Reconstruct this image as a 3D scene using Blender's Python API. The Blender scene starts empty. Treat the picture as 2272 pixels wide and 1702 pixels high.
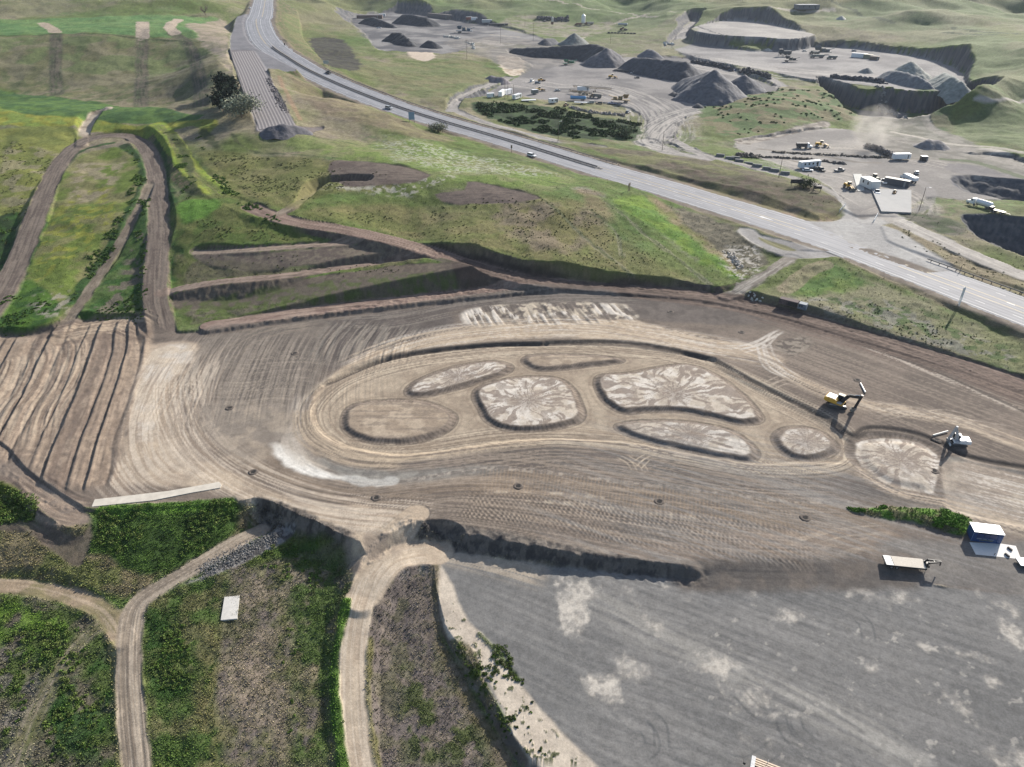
import bpy, bmesh, math, random
import numpy as np
from mathutils import Vector, Matrix
R = math.radians
rng = np.random.default_rng(7); random.seed(7)
SC = bpy.context.scene; COL = SC.collection
# ------------------------------------------------------------------ camera, sky, sun, exposure
CAMZ = 100.0; FPX = 1570.0; PIT = R(31.5); SP, CP = math.sin(PIT), math.cos(PIT)
cam = bpy.data.cameras.new('camera'); co = bpy.data.objects.new('camera', cam); COL.objects.link(co)
co.location = (0, 0, CAMZ); co.rotation_euler = (R(90) - PIT, 0, 0)
cam.sensor_width = 36; cam.lens = FPX / 2272 * 36; cam.clip_start = 1; cam.clip_end = 20000
SC.camera = co
SUN_EL, SUN_AZ = R(27), R(39)          # azimuth clockwise from +Y (straight ahead)
W_ = bpy.data.worlds.new('World'); SC.world = W_; W_.use_nodes = True
wn = W_.node_tree; sk = wn.nodes.new('ShaderNodeTexSky'); sk.sky_type = 'NISHITA'; sk.sun_disc = False
sk.sun_elevation = SUN_EL; sk.sun_rotation = SUN_AZ; sk.dust_density = 1.5
bg = wn.nodes['Background']; bg.inputs[1].default_value = 0.085
wn.links.new(sk.outputs[0], bg.inputs[0])
sl = bpy.data.lights.new('sun', 'SUN'); sl.energy = 4.4; sl.angle = R(0.5); sl.color = (1, .935, .84)
so = bpy.data.objects.new('sun', sl); COL.objects.link(so)
sd = Vector((math.sin(SUN_AZ) * math.cos(SUN_EL), math.cos(SUN_AZ) * math.cos(SUN_EL), math.sin(SUN_EL)))
so.rotation_euler = sd.to_track_quat('Z', 'Y').to_euler(); so.location = (0, 0, 300)
SC.view_settings.view_transform = 'Standard'; SC.view_settings.look = 'None'
SC.view_settings.exposure = .98; SC.view_settings.gamma = 1
SC.cycles.use_denoising = True
SC.cycles.max_bounces = 5; SC.cycles.volume_bounces = 0
KGAIN = 1.55
def lin(c): return np.where(c <= .04045, c / 12.92, ((c + .055) / 1.055) ** 2.4)
def C(r, g, b):                          # a colour read off the sunlit photograph -> surface albedo
    return (lin(np.array([r, g, b], float) / 255) / KGAIN).astype(np.float32)
# ------------------------------------------------------------------ pixels of the photograph -> points on the land
def ray(u, v):
    x = (u - 1136) / FPX; y = (v - 851) / FPX
    return np.array([x, CP - y * SP, -SP - y * CP])
def xyz(u, v, z):
    d = ray(u, v); t = (z - CAMZ) / d[2]; return d[0] * t, d[1] * t
TL = {'a': 0, 'b': 420, 'c': 840, 'd': 1252}; TC = {'1': 0, '2': 560, '3': 1120, '4': 1672}
def px(s, k='o'):                        # "x,y[,z] ..." -> list of full-resolution pixel tuples
    out = []
    for w in s.split():
        a = [float(q) for q in w.split(',')]
        if k == 'o': a[0] *= 1.02712; a[1] *= 1.02712
        elif k != 'f': a[0] = TC[k[1]] + a[0] / 3.6817; a[1] = TL[k[0]] + a[1] / 3.6817
        if len(a) == 4: a = a[:3]          # a fourth field marks a height that is already final
        elif len(a) == 3 and k == 'o': a[2] = float(np.interp(a[2], [-10, 0, 8, 14, 22, 26, 33, 40, 44, 48, 54, 58, 67, 75], [-10, 0, 3.5, 5.2, 11, 13.5, 19, 22.5, 25.5, 31, 38, 42.5, 50, 57]))
        out.append(tuple(a))
    return out
# ------------------------------------------------------------------ polar grid round the camera foot
Q = 1.0
def radii():
    r = [20.0, 30, 40, 50, 56]; 
    while r[-1] < 5000:
        x = r[-1]
        dr = .26 if x < 110 else (.0023 * x if x < 720 else (.0045 * x if x < 1600 else .02 * x))
        if x < 62: dr = 1.2
        r.append(x + dr / Q)
    return np.array(r)
RR = radii()
TH = np.concatenate([np.linspace(-180, -56, 60)[:-1], np.linspace(-56, 56, int(1480 * Q)), np.linspace(56, 180, 60)[1:]])
TH = np.radians(TH)
RG, TG = np.meshgrid(RR, TH, indexing='ij')
X = (RG * np.sin(TG)).astype(np.float32); Y = (RG * np.cos(TG)).astype(np.float32)
NR, NT = X.shape
# ------------------------------------------------------------------ noise
_tab = rng.random((512, 512)).astype(np.float32)
def vn(x, y):
    xi = np.floor(x); yi = np.floor(y); fx = (x - xi).astype(np.float32); fy = (y - yi).astype(np.float32)
    xi = xi.astype(np.int32) & 511; yi = yi.astype(np.int32) & 511
    fx = fx * fx * (3 - 2 * fx); fy = fy * fy * (3 - 2 * fy)
    x1 = (xi + 1) & 511; y1 = (yi + 1) & 511
    a = _tab[xi, yi]; b = _tab[x1, yi]; c = _tab[xi, y1]; d = _tab[x1, y1]
    return a + (b - a) * fx + (c - a) * fy + (a - b - c + d) * fx * fy
def fbm(x, y, sc, oc=4, seed=0, g=.5):
    s = 0; a = 1; t = 0; x = x / sc + seed * 17.3; y = y / sc - seed * 9.1
    for i in range(oc):
        s = s + a * vn(x, y); t += a; a *= g
        x, y = 1.63 * x - 1.21 * y + 5.2, 1.21 * x + 1.63 * y + 1.7
    return s / t
def sst(a, b, x): 
    t = np.clip((x - a) / (b - a), 0, 1); return t * t * (3 - 2 * t)
# ------------------------------------------------------------------ base relief: control points on what the photo shows
CPT = px("""200,900,0 600,900,0 1100,900,0 1600,900,0 2100,1000,0 1300,700,1 1900,800,1 700,1050,0 1300,1130,0 2350,900,1
 100,1180,-2.6 0,1250,-3.6 350,1180,-2.8 200,1115,-.4 350,1105,-.3 450,1095,-.2 300,1150,-1.6 450,1140,-1.8 200,1180,-2.6 400,1215,-3.4 560,1190,-4 700,1190,-4.2 100,1500,-6 400,1400,-5.6 600,1300,-5 650,1550,-6.6 900,1350,-5 925,1240,-3.3 870,1550,-6.4 1000,1600,-6.2
 1120,1657,-6.4 0,1657,-7 300,1657,-7 1300,1400,-4.5 1800,1500,-4 2100,1300,-1.5 2200,1650,-4 1500,1657,-5 -300,1300,-6 2500,1500,-3
 1720,640,7 1850,660,6 2000,730,4 2212,785,3 2020,640,11 1800,590,11 2400,830,3
 2212,665,13 1950,580,14.5 1700,490,16 1430,412,18.5 1150,337,22 1000,290,24.5 860,243,28 750,190,31.5 650,125,38 600,80,44 575,40,53 570,0,62
 1150,545,8,1 1000,510,10,1 1250,592,4.6,1 1330,605,3.4,1 1070,548,8.5,1 1100,470,22 1150,430,26 1030,415,27.5 830,370,33 1250,430,24 1400,470,19 1500,520,14 1580,590,8 1640,540,9 1560,470,14 1350,400,22 1300,540,15 1400,580,9 1220,380,23
 900,330,31 700,330,37 800,300,33 1000,340,27
 700,585,6,1 700,535,9,1 700,490,11.5,1 580,462,14,1 420,370,30 350,280,40 500,440,15.5,1 480,520,10.5,1 600,420,16,1 650,400,17,1 700,380,31 470,350,34 550,320,37 550,390,29 600,300,41 700,280,36
 500,650,4 900,490,18 850,440,25 960,450,23
 200,240,44 0,225,45 420,255,43 500,280,40 300,240,44 480,232,27,1
 200,85,58 0,85,58 400,85,57 0,50,62 420,50,61 200,50,62 470,100,39.5,1 478,160,35.5,1 488,70,43,1 486,115,38.5,1 500,150,35.2,1 515,190,32.5,1 530,235,29.8,1 556,285,26,1 640,275,25.5,1 655,230,28,1 640,190,30.3,1 650,166,31.6,1 720,212,28,1 790,238,25,1 760,262,24,1 850,285,20.5,1 950,318,16.5,1 500,235,28,1 460,140,37,1 450,190,31,1 200,215,35 400,225,36 0,190,38 200,150,46 400,150,45
 0,20,68 200,22,67 400,22,66 0,-5,76 200,0,76 400,0,75 520,30,60 480,0,68
 590,265,26,1
 200,450,22 150,600,10 60,690,5 250,600,9 30,450,20 30,330,32 100,380,27 200,340,30 0,640,7 345,550,7,1 340,680,3 340,400,14.5,1 240,290,33.5 60,560,12 -200,500,16 -300,300,36
 420,450,14.5,1 420,600,5,1
 900,170,29 1000,190,27 820,130,32 720,110,38 680,60,42 750,50,38 900,60,33 1000,55,32 1100,80,29 850,90,32 950,100,31 1050,130,28 900,210,29 1040,225,25 720,30,44 850,20,42 1000,20,40 650,20,50
 1350,200,18 1200,170,19 1100,180,21 1500,170,19 1450,120,22 1250,120,22 1250,85,25 1300,40,30 1100,30,36 1200,10,38 1400,60,27 1480,50,28 1550,20,34 1450,10,36
 1200,240,21 1350,270,20 1050,240,23 1250,290,21.5
 1300,300,21 1420,310,17 1480,260,17 1450,330,18 1550,350,20 1500,385,18.5 1620,390,20 1700,430,18 1780,440,16 1600,320,16
 1700,130,26 1750,150,26 1950,150,25 2050,180,25 1620,140,23 1650,165,22 1800,110,26
 1600,215,24 1700,210,27 1650,270,18 1750,240,22 1800,270,13 1950,275,10 1850,240,12
 1700,320,15 1800,330,14 1900,320,13 1980,370,13.5 1700,370,15 1850,400,15 1850,450,15 2000,400,14.5 1950,440,15 1900,290,13
 2000,500,14 2120,560,13 2212,600,12.5 2080,450,15.5 2140,440,15.5 2200,430,16 2050,490,14.5 2212,350,17 2100,330,15 1950,520,14 2100,600,12.5
 2100,250,20 2200,220,24 2000,270,14 2150,300,18 2060,300,14 2150,170,20,1 2150,120,26,1 2200,180,23,1 2000,104,21,1 1850,66,27,1 1700,45,28,1
 1900,80,23.5,1 1720,52,30,1 1672,36,32,1 1590,27,32,1 2065,100,31,1 2118,185,25,1 2000,60,29,1 1850,35,32,1 1700,18,36,1 1600,35,27,1 2100,70,31,1 2212,100,34,1 1900,10,58 2000,25,58 1780,5,60 2120,30,50 2212,40,45 2212,10,50 2100,5,60""")
pts = [(*xyz(u, v, z), z) for u, v, z in CPT]
pts += [(-215, 440, 20), (-330, 425, 20), (-125, 455, 22), (-60, 20, -8), (0, -100, -8), (150, 0, -4), (-300, 0, -8), (-400, 200, 0), (400, 100, 8), (350, 250, 15),
        (-1000, 1000, 90), (-500, 1500, 95), (0, 1700, 80), (500, 2200, 80), (1200, 1800, 75), (1500, 900, 60), (-900, 400, 50), (800, 500, 25), (2500, 2500, 160), (0, 3200, 190), (-2200, 2500, 220),
        (-4500, 0, 150), (4500, 0, 100), (0, -4500, 50), (0, 5000, 240), (3500, 3500, 210), (-3500, 3500, 250), (900, -300, 5), (-900, -300, -5)]
P = np.array(pts, float)
def kern(d2): return np.sqrt(d2 + 15.0 ** 2)
n = len(P); A = np.zeros((n + 3, n + 3)); D2 = ((P[:, None, :2] - P[None, :, :2]) ** 2).sum(-1)
A[:n, :n] = -kern(D2) + np.eye(n) * 1.5; A[:n, n] = 1; A[:n, n + 1:] = P[:, :2] / 100; A[n:, :n] = A[:n, n:].T
wgt = np.linalg.solve(A, np.concatenate([P[:, 2], [0, 0, 0]]))
ri = np.unique(np.concatenate([np.arange(0, NR, 6), [NR - 1]])); ti = np.unique(np.concatenate([np.arange(0, NT, 6), [NT - 1]]))
xs = X[np.ix_(ri, ti)].astype(float); ys = Y[np.ix_(ri, ti)].astype(float)
zc = wgt[n] + wgt[n + 1] * xs / 100 + wgt[n + 2] * ys / 100
for k in range(n): zc -= wgt[k] * kern((xs - P[k, 0]) ** 2 + (ys - P[k, 1]) ** 2)
Z = np.empty((NR, NT), np.float32)
tmp = np.stack([np.interp(np.arange(NT), ti, row) for row in zc])
fr = np.interp(np.arange(NR), ri, np.arange(len(ri))); i0 = np.minimum(fr.astype(int), len(ri) - 2); f = (fr - i0)[:, None]
Z[:] = tmp[i0] * (1 - f) + tmp[i0 + 1] * f
dist = np.hypot(X, Y)
Z += (fbm(X, Y, 60, 4, 1) - .5) * 3.2 * sst(240, 600, dist)
# far gullies and folds in the hills
rid = 1 - np.abs(fbm(X, Y, 330, 5, 2) * 2 - 1) * 1.0
farm = sst(780, 1300, dist)
Z += (rid - .72) * 72 * farm
# ------------------------------------------------------------------ helpers on the grid
def slc(x0, y0, x1, y1, w):
    """index ranges of the polar grid round a box grown by w"""
    xa, xb = min(x0, x1) - w, max(x0, x1) + w; ya, yb = min(y0, y1) - w, max(y0, y1) + w
    cx = min(max(0, xa), xb); cy = min(max(0, ya), yb)
    rmin = math.hypot(cx, cy); rmax = max(math.hypot(a, b) for a in (xa, xb) for b in (ya, yb))
    i0 = np.searchsorted(RR, rmin); i1 = np.searchsorted(RR, rmax)
    if ya <= 0 and xa <= 0 <= xb: return slice(i0, i1), slice(0, NT)
    th = [math.atan2(a, b) for a in (xa, xb) for b in (ya, yb)]
    if ya < 0: th = [t for t in th]
    j0 = np.searchsorted(TH, min(th)); j1 = np.searchsorted(TH, max(th))
    return slice(i0, i1), slice(j0, j1)
def land(u, v):
    """first hit of the sight line through a pixel with the land as built so far"""
    d = ray(u, v); th = math.atan2(d[0], d[1]); j = np.searchsorted(TH, th); h = math.hypot(d[0], d[1])
    k = (th - TH[j - 1]) / (TH[j] - TH[j - 1]); col = Z[:, j - 1] * (1 - k) + Z[:, j] * k
    zr = CAMZ + d[2] / h * RR; b = np.nonzero(zr < col)[0]
    if len(b) == 0: r = 3000.
    else:
        i = b[0]; a0 = zr[i - 1] - col[i - 1]; a1 = zr[i] - col[i]; r = RR[i - 1] + (RR[i] - RR[i - 1]) * a0 / (a0 - a1)
    return (r * math.sin(th), r * math.cos(th))
def zat(x, y):
    r = math.hypot(x, y); th = math.atan2(x, y); i = min(max(np.searchsorted(RR, r), 1), NR - 1); j = min(max(np.searchsorted(TH, th), 1), NT - 1)
    a = (r - RR[i - 1]) / (RR[i] - RR[i - 1]); b = (th - TH[j - 1]) / (TH[j] - TH[j - 1])
    return float((Z[i - 1, j - 1] * (1 - a) + Z[i, j - 1] * a) * (1 - b) + (Z[i - 1, j] * (1 - a) + Z[i, j] * a) * b)
def smooth(p, n=6, closed=False):
    """Catmull-Rom through points of any dimension"""
    p = [np.array(q, float) for q in p]; m = len(p); out = []
    rngk = range(m if closed else m - 1)
    for k in rngk:
        if closed: a, b, c, d = p[(k - 1) % m], p[k], p[(k + 1) % m], p[(k + 2) % m]
        else:
            b, c = p[k], p[k + 1]; a = p[k - 1] if k else 2 * b - c; d = p[k + 2] if k + 2 < m else 2 * c - b
        for t in np.arange(n) / n:
            out.append(.5 * ((2 * b) + (c - a) * t + (2 * a - 5 * b + 4 * c - d) * t * t + (3 * b - a - 3 * c + d) * t ** 3))
    if not closed: out.append(p[-1])
    return np.array(out)
def world(s, k='o', z=None):
    """traced pixels -> world points (x, y); with z (or a third number) cut at that height, else on the land"""
    o = []
    for q in px(s, k):
        if len(q) > 2: o.append((*xyz(q[0], q[1], q[2]), q[2]))
        elif z is not None: o.append((*xyz(q[0], q[1], z), z))
        else: o.append(land(q[0], q[1]))
    return o
def linefield(p, w):
    """p: (m,2+) points. -> slice, |d|, signed d, s (metres along), all on the slice (inf where farther than w)"""
    p = np.asarray(p, float); SI, SJ = slc(p[:, 0].min(), p[:, 1].min(), p[:, 0].max(), p[:, 1].max(), w)
    sh = (SI.stop - SI.start, SJ.stop - SJ.start); D = np.full(sh, np.inf, np.float32); G = np.zeros(sh, np.float32); S = np.zeros(sh, np.float32)
    acc = 0.
    for a, b in zip(p[:-1], p[1:]):
        ex, ey = b[0] - a[0], b[1] - a[1]; L = math.hypot(ex, ey)
        if L < 1e-6: continue
        si, sj = slc(a[0], a[1], b[0], b[1], w)
        if si.stop > si.start and sj.stop > sj.start:
            x = X[si, sj] - a[0]; y = Y[si, sj] - a[1]
            t = np.clip((x * ex + y * ey) / (L * L), 0, 1); dx = x - t * ex; dy = y - t * ey; d = np.sqrt(dx * dx + dy * dy)
            li = slice(si.start - SI.start, si.stop - SI.start); lj = slice(sj.start - SJ.start, sj.stop - SJ.start)
            m = d < D[li, lj]; D[li, lj] = np.where(m, d, D[li, lj])
            S[li, lj] = np.where(m, acc + t * L, S[li, lj]); G[li, lj] = np.where(m, np.where(ex * y - ey * x > 0, d, -d), G[li, lj])
        acc += L
    D[D > w * 1.5] = np.inf
    return (SI, SJ), D, G, S
def polyfield(p, w):
    """signed distance: negative inside, clipped at +-w"""
    p = np.asarray(p, float)[:, :2]; q = np.vstack([p, p[:1]]); sl_, D, _, _ = linefield(q, w)
    x = X[sl_]; y = Y[sl_]; ins = np.zeros(x.shape, bool)
    for a, b in zip(q[:-1], q[1:]):
        if a[1] == b[1]: continue
        c = ((a[1] > y) != (b[1] > y)) & (x < (b[0] - a[0]) * (y - a[1]) / (b[1] - a[1]) + a[0]); ins ^= c
    D = np.minimum(D, w); return sl_, np.where(ins, -D, D)
def cumlen(p): return np.concatenate([[0], np.cumsum(np.hypot(np.diff(p[:, 0]), np.diff(p[:, 1])))])
BANK = np.zeros((NR, NT), np.float32); BKIND = np.zeros((NR, NT), np.int8); BK = [1]
def bank(s, new, old, out):
    c = np.abs(new - old) * out; m = c > .12; BANK[s] = np.where(m, np.maximum(BANK[s], c), BANK[s]); BKIND[s] = np.where(m, BK[0], BKIND[s])
def grade_poly(p, up=1.2, dn=1.0, reach=30, plane=None, z=None, edge=1.0):
    p3 = np.array([q if len(q) > 2 else (q[0], q[1], z) for q in p], float)
    if plane is None: A_ = np.c_[p3[:, :2], np.ones(len(p3))]; plane = np.linalg.lstsq(A_, p3[:, 2], rcond=None)[0]
    s, d = polyfield(p3, reach)
    if BK[0] == 3: d = np.where(d < reach * .97, d + (fbm(X[s], Y[s], 24, 4, 61) - .5) * 8 + (fbm(X[s], Y[s], 5, 2, 62) - .5) * 3, d); d = np.minimum(d, reach)
    zt = plane[0] * X[s] + plane[1] * Y[s] + plane[2]
    dd = np.maximum(d, 0) ; old = Z[s].copy(); k = d >= reach * .98
    new = np.clip(old, zt - dn * dd, zt + up * dd); new = np.where(k, old, new); Z[s] = new; bank(s, new, old, d > 0)
    return s, d, new - old
def grade_line(p, hw, up=1.2, dn=1.0, reach=20):
    p = np.asarray(p, float); s, d, g, L = linefield(p, hw + reach); zt = np.interp(L, cumlen(p), p[:, 2])
    dd = np.maximum(d - hw, 0); old = Z[s].copy(); ok = d < hw + reach * .98
    with np.errstate(invalid='ignore'): new = np.where(ok, np.clip(old, zt - dn * dd, zt + up * dd), old)
    bank(s, new, old, (d > hw)); Z[s] = new; return s, d, new - old
# ------------------------------------------------------------------ earthworks (cut and fill): roads, pads, terraces, pits, banks
HWPX = px("590,-30,54 580,27,46.5 573,48,44.2 583,80,40 605,106,36.5 641,130,32.5 682,155,29 750,187,25.5 832,220,22.2 913,248.5,19 995,274,16.2 1076,297,13.8 1160,322,11.7 1332,375,8.6 1470,415,7 1582,449,6 1720,491,5.3 1857,536,4.9 1990,585,4.6 2117,632,4.4 2272,690,4.2 2400,740,4 2600,820,3.5", 'f')
HW = smooth([(*xyz(*q), q[2]) for q in HWPX], 8); HWHALF = 12.2
BK[0] = 2
grade_line(HW[::3], HWHALF + 2.5, .5, .45, 22)
# ramp of the gravel arrester bed left of the highway
APRON = [(*xyz(*q), q[2]) for q in px("512,40,45,1 497,80,41.5,1 497,112,38,1 530,140,35.2,1 560,158,33.3,1 640,158,31,1 640,128,33.5,1 600,96,38.5,1 578,50,44,1 560,20,48,1")]
grade_poly(APRON, .8, .7, 18)
RAMP = smooth([(*xyz(*q), q[2]) for q in px("522,112,37.4,1 546,160,34,1 568,210,30.2,1 592,262,26.2,1 598,278,25.4,1")], 5)
grade_line(RAMP, 8.6, .8, .7, 16)
grade_line(HW[::3], HWHALF + 1.0, 9, .45, 3)
# pads
PADPX = "-400,740 60,725 170,695 330,688 350,712 470,714 990,648 1180,624 1330,626 1560,649 1800,709 2000,769 2212,846 2600,985 2600,1350 1900,1236 1500,1238 1200,1187 1000,1150 880,1122 820,1150 790,1172 720,1145 570,1078 490,1085 200,1100 60,1060 0,1000 -300,900"
PAD = smooth([(*xyz(u, v, 0), 0) for u, v in px(PADPX)], 3, True)
LOTPX = "935,1192,-2.9 1010,1196,-2.9 1200,1226,-2.4 1500,1246,-1.0 1900,1244,-.15 2600,1340,-.1 2900,2200,-4 1500,2100,-5.5 1200,1700,-5 1110,1590,-4.7 1060,1500,-4.4 1010,1420,-4.1 962,1350,-3.7 942,1270,-3.4"
LOT = [(*xyz(*q), q[2]) for q in px(LOTPX)]
BK[0] = 1
grade_poly(PAD, 1.1, 1.0, 30, plane=(0, 0, 0))
grade_poly(LOT, .9, .75, 16)
# lobe of the pad pushed out at the lower left
LOBE = smooth([(*xyz(u, v, -.3), 0) for u, v in px("-60,1010 40,1060 110,1120 160,1140 205,1120 150,1080 60,1020 0,960")], 3, True)
grade_poly(LOBE, 2, .6, 14, plane=(0, 0, -.5))
# roads on the lower left
def road(s, hw, up=1.1, dn=.9, reach=14, k='o', n=5): 
    p = smooth([(*xyz(*q), q[2]) for q in px(s, k)], n); grade_line(p, hw, up, dn, reach); return p
BK[0] = 2
MAINRD = road("900,1110,-.1 850,1155,-.5 815,1205,-1.5 790,1265,-2.6 772,1330,-3.6 762,1400,-4.4 761,1480,-5 766,1580,-5.8 776,1657,-6.3 795,1800,-7", 2.75, .7, .6, 7)
MAINRD2 = road("945,1193,-2.9 900,1194,-2.7 850,1208,-2.3 815,1240,-2.4 785,1290,-3", 3.3, .9, .6, 5)
RDB = road("562,1146,-3.6 520,1166,-3.6 480,1189,-3.7 400,1237,-4 340,1273,-4.3 298,1305,-4.6 283,1350,-4.9 278,1450,-5.6 285,1560,-6.3 295,1657,-6.9 300,1780,-7.6", 2.1, .6, .5, 3)
RDC = road("-60,1262,-4.4 60,1268,-4.4 150,1288,-4.5 225,1320,-4.6 268,1380,-5", 1.9, .5, .4, 4)
RDD = road("250,1330,-4.7 180,1380,-5.1 110,1480,-5.8 70,1560,-6.3 30,1680,-7", 1.9, .5, .4, 4)
# hillside terraces and the switchbacks
BK[0] = 1
T3 = road("455,703,.9,1 600,682,1.0,1 760,661,1.1,1 900,645,1.1,1 1000,634,1.1,1 1120,622,1,1", 3.2, 1.25, .8, 9)
T2 = road("352,640,2.6,1 380,625,4,1 480,608,5.4,1 600,597,5.8,1 760,577,5.3,1 880,567,4.8,1 985,566,4.4,1 1060,585,3.6,1 1130,604,2.4,1", 2.6, 1.4, .62, 12)
T1 = road("425,545,7.8,1 520,541,8.9,1 620,534,9.1,1 740,526,9.1,1 840,520,8.8,1 920,540,7.6,1", 2.3, 1.4, .6, 11)
UPR = road("545,448,14.8,1 580,464,14.2,1 650,482,13,1 740,496,11.6,1 830,515,10.2,1 920,540,7.6,1 1000,566,5.2,1 1080,590,3.6,1 1160,607,2.2,1 1240,614,1.1,1 1330,622,.8,1 1450,630,.5,1 1560,645,.5,1 1700,676,.4,1 1850,720,.3,1 2050,780,.2,1 2300,860,0,1", 4.0, 1.5, .8, 15)
BK[0] = 2
GRD = road("340,268,41 375,310,36.5 410,365,17.6,1 455,405,16.4,1 510,440,15.2,1 565,462,14.4,1", 4.2, .35, .35, 9)
HP = road("-60,720,5 0,640,8.5 40,560,14 75,470,20.5 105,400,25.5 135,345,29.5 175,308,32.3 230,293,33.4 280,295,33 315,318,31.5 335,365,28.5 342,430,13.2,1 343,500,10,1 338,570,6.6,1 335,640,3.6,1 345,690,1.4,1 350,720,.4", 3.9, .8, .7, 12)
HP2 = road("322,400,14,1 300,450,11.5,1 262,520,8,1 225,580,11 185,640,6.7 150,690,3 130,720,1", 2.0, .9, .8, 7)
HPUP = road("175,312,32.3 185,280,35.5 205,250,41 232,232,44.6", 2.6, .9, .9, 6)
BK[0] = 1
DIR1 = road("600,463,14.2,1 640,440,15.2,1 690,415,25 740,400,27.5 790,396,28.6", 1.8, 1.4, .9, 6)
# quarry: floors, benches, walls and pits
def pit(s, up=2.2, dn=.8, reach=30, k='o'): 
    p = [(*xyz(*q), q[2]) for q in px(s, k)]; return p, grade_poly(smooth(p, 3, True), up, dn, reach)
BK[0] = 3
QA, _ = pit("760,40,36 860,28,37 1000,45,34 1110,62,31 1190,95,26 1120,98,26.5 1040,90,28 985,112,30 900,112,31 820,108,32 790,75,33.5", .6, .45, 20)
QB, _ = pit("1100,112,22.5 1240,118,21 1330,125,20 1500,128,20 1620,165,20.5 1680,195,20.5 1560,230,18.5 1480,255,18 1450,300,17.5 1400,305,17.5 1390,255,18.5 1330,225,18.6 1180,218,19.5 1070,215,20 1000,222,22 1090,180,20.5 1150,145,21", 1.0, .8, 16)
QC, _ = pit("1480,70,28.5 1540,95,26.5 1620,110,26 1680,108,26 1800,103,26 1960,120,26 2060,145,26 2090,190,25 1990,196,25 1850,180,25 1740,168,25 1640,150,24 1500,128,22 1450,100,25", 2.6, 1.3, 32)
QT, _ = pit("1492,62,24.5,1 1560,46,25,1 1640,48,25,1 1720,64,25,1 1760,76,24,1 1700,84,24,1 1640,80,24,1 1560,76,24,1", 1.5, 2.2, 25)
QD, _ = pit("1765,202,0,1 1837,237,-3,1 1889,250,-5,1 1976,254,-5,1 2046,250,-4,1 2112,226,0,1 2080,262,0,1 1985,276,0,1 1900,272,-1,1 1830,258,-1,1", 3.0, .5, 24)
QE, _ = pit("1590,310,15 1680,292,15 1790,275,15 1880,290,14 2010,322,13.5 2110,335,13.5 2212,352,13.5 2212,420,14.5 2080,430,15 2000,425,14.8 1930,470,14.8 1850,480,14.8 1790,405,14.8 1700,362,15 1620,335,15", .8, .6, 14)
def hollow(s, depth, slope):
    p = smooth([(*xyz(*q), q[2]) for q in px(s)], 3, True); sl_, d = polyfield(p, depth / slope + 4); d = d + (fbm(X[sl_], Y[sl_], 9, 3, 63) - .5) * 3; cut = np.clip(-d * slope, 0, depth); Z[sl_] -= cut; BANK[sl_] = np.maximum(BANK[sl_], cut * (cut < depth * .98)); BKIND[sl_] = np.where(cut > .1, 3, BKIND[sl_]); return p
QF = hollow("2060,376,6,1 2212,384,6,1 2400,390,6,1 2400,480,5.5,1 2212,440,5.5,1 2140,424,5.6,1 2080,408,6,1", 9, .5)
QG = hollow("2078,466,5.6,1 2140,464,6,1 2212,470,6,1 2400,480,6,1 2400,640,4,1 2212,556,4.5,1 2150,532,5,1 2105,508,5.2,1 2085,490,5.5,1", 17, 1.1)
QR1 = road("2330,630,12 2212,595,12.6 2100,550,13.2 2000,505,14 1925,470,14.7", 4.6, .8, .6, 10)
QR2 = road("975,240,25.5 990,215,24.6 1040,190,22.5 1100,168,21", 3.6, .9, .7, 10)
QR3 = road("975,236,25.5 1040,262,23.5 1120,285,22.4 1200,303,21.5 1300,318,20", 3.2, .7, .6, 7)
QR4 = road("1450,300,17.6 1520,335,17.5 1640,365,17 1760,400,16 1850,450,15", 3.2, .9, .6, 8)
QR5 = road("1400,305,17.6 1450,330,17.7 1520,345,17.3", 5, .9, .6, 8)
QR6 = road("1480,60,29.5 1500,45,31.5 1460,85,27 1440,105,23.5", 4, .9, .7, 10)
QR7 = road("1520,240,18.3 1600,215,19.5 1670,190,20.3 1690,185,20.8 1640,158,22", 4, .9, .7, 9)
BK[0] = 2
BRR = grade_poly([(*xyz(*q), q[2]) for q in px("1690,482,5.2,1 1770,480,5.2,1 1822,458,5.3,1 1850,470,5.3,1 1890,468,5.3,1 1960,470,5.3,1 1900,490,5.1,1 1912,520,5,1 1985,556,4.7,1 2060,584,4.6,1 2000,590,4.6,1 1850,540,4.8,1 1700,492,5.2,1")], .5, .4, 12)
LEFTAP = road("1612,500,5.2,1 1635,520,5,1 1690,543,4.7,1 1745,550,4.6,1 1800,552,4.6,1", 3.2, .5, .4, 6)
DWN = road("1710,556,4.4,1 1650,595,3.4,1 1600,625,2,1 1570,640,.9,1", 2.6, .7, .6, 7)
# where pad and lot run into each other the step fades out
def soften(s, k, it=2, fe=4):
    sl_, d = polyfield([(*xyz(u, v, 0),) for u, v in px(s)], fe); m = sst(0, -fe, d); A_ = Z[sl_].astype(np.float64)
    for _ in range(it):
        for ax in (0, 1):
            c_ = np.cumsum(np.pad(A_, [(k + 1, k) if ax == 0 else (0, 0), (k + 1, k) if ax == 1 else (0, 0)], mode='edge'), axis=ax); n_ = A_.shape[ax]
            A_ = (np.take(c_, np.arange(2 * k + 1, 2 * k + 1 + n_), ax) - np.take(c_, np.arange(0, n_), ax)) / (2 * k + 1)
    Z[sl_] += m * (A_ - Z[sl_]); BANK[sl_] *= 1 - m
soften("1470,1190 1900,1180 2700,1260 2700,1480 1900,1330 1500,1310", 16, 3, 6)
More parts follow.
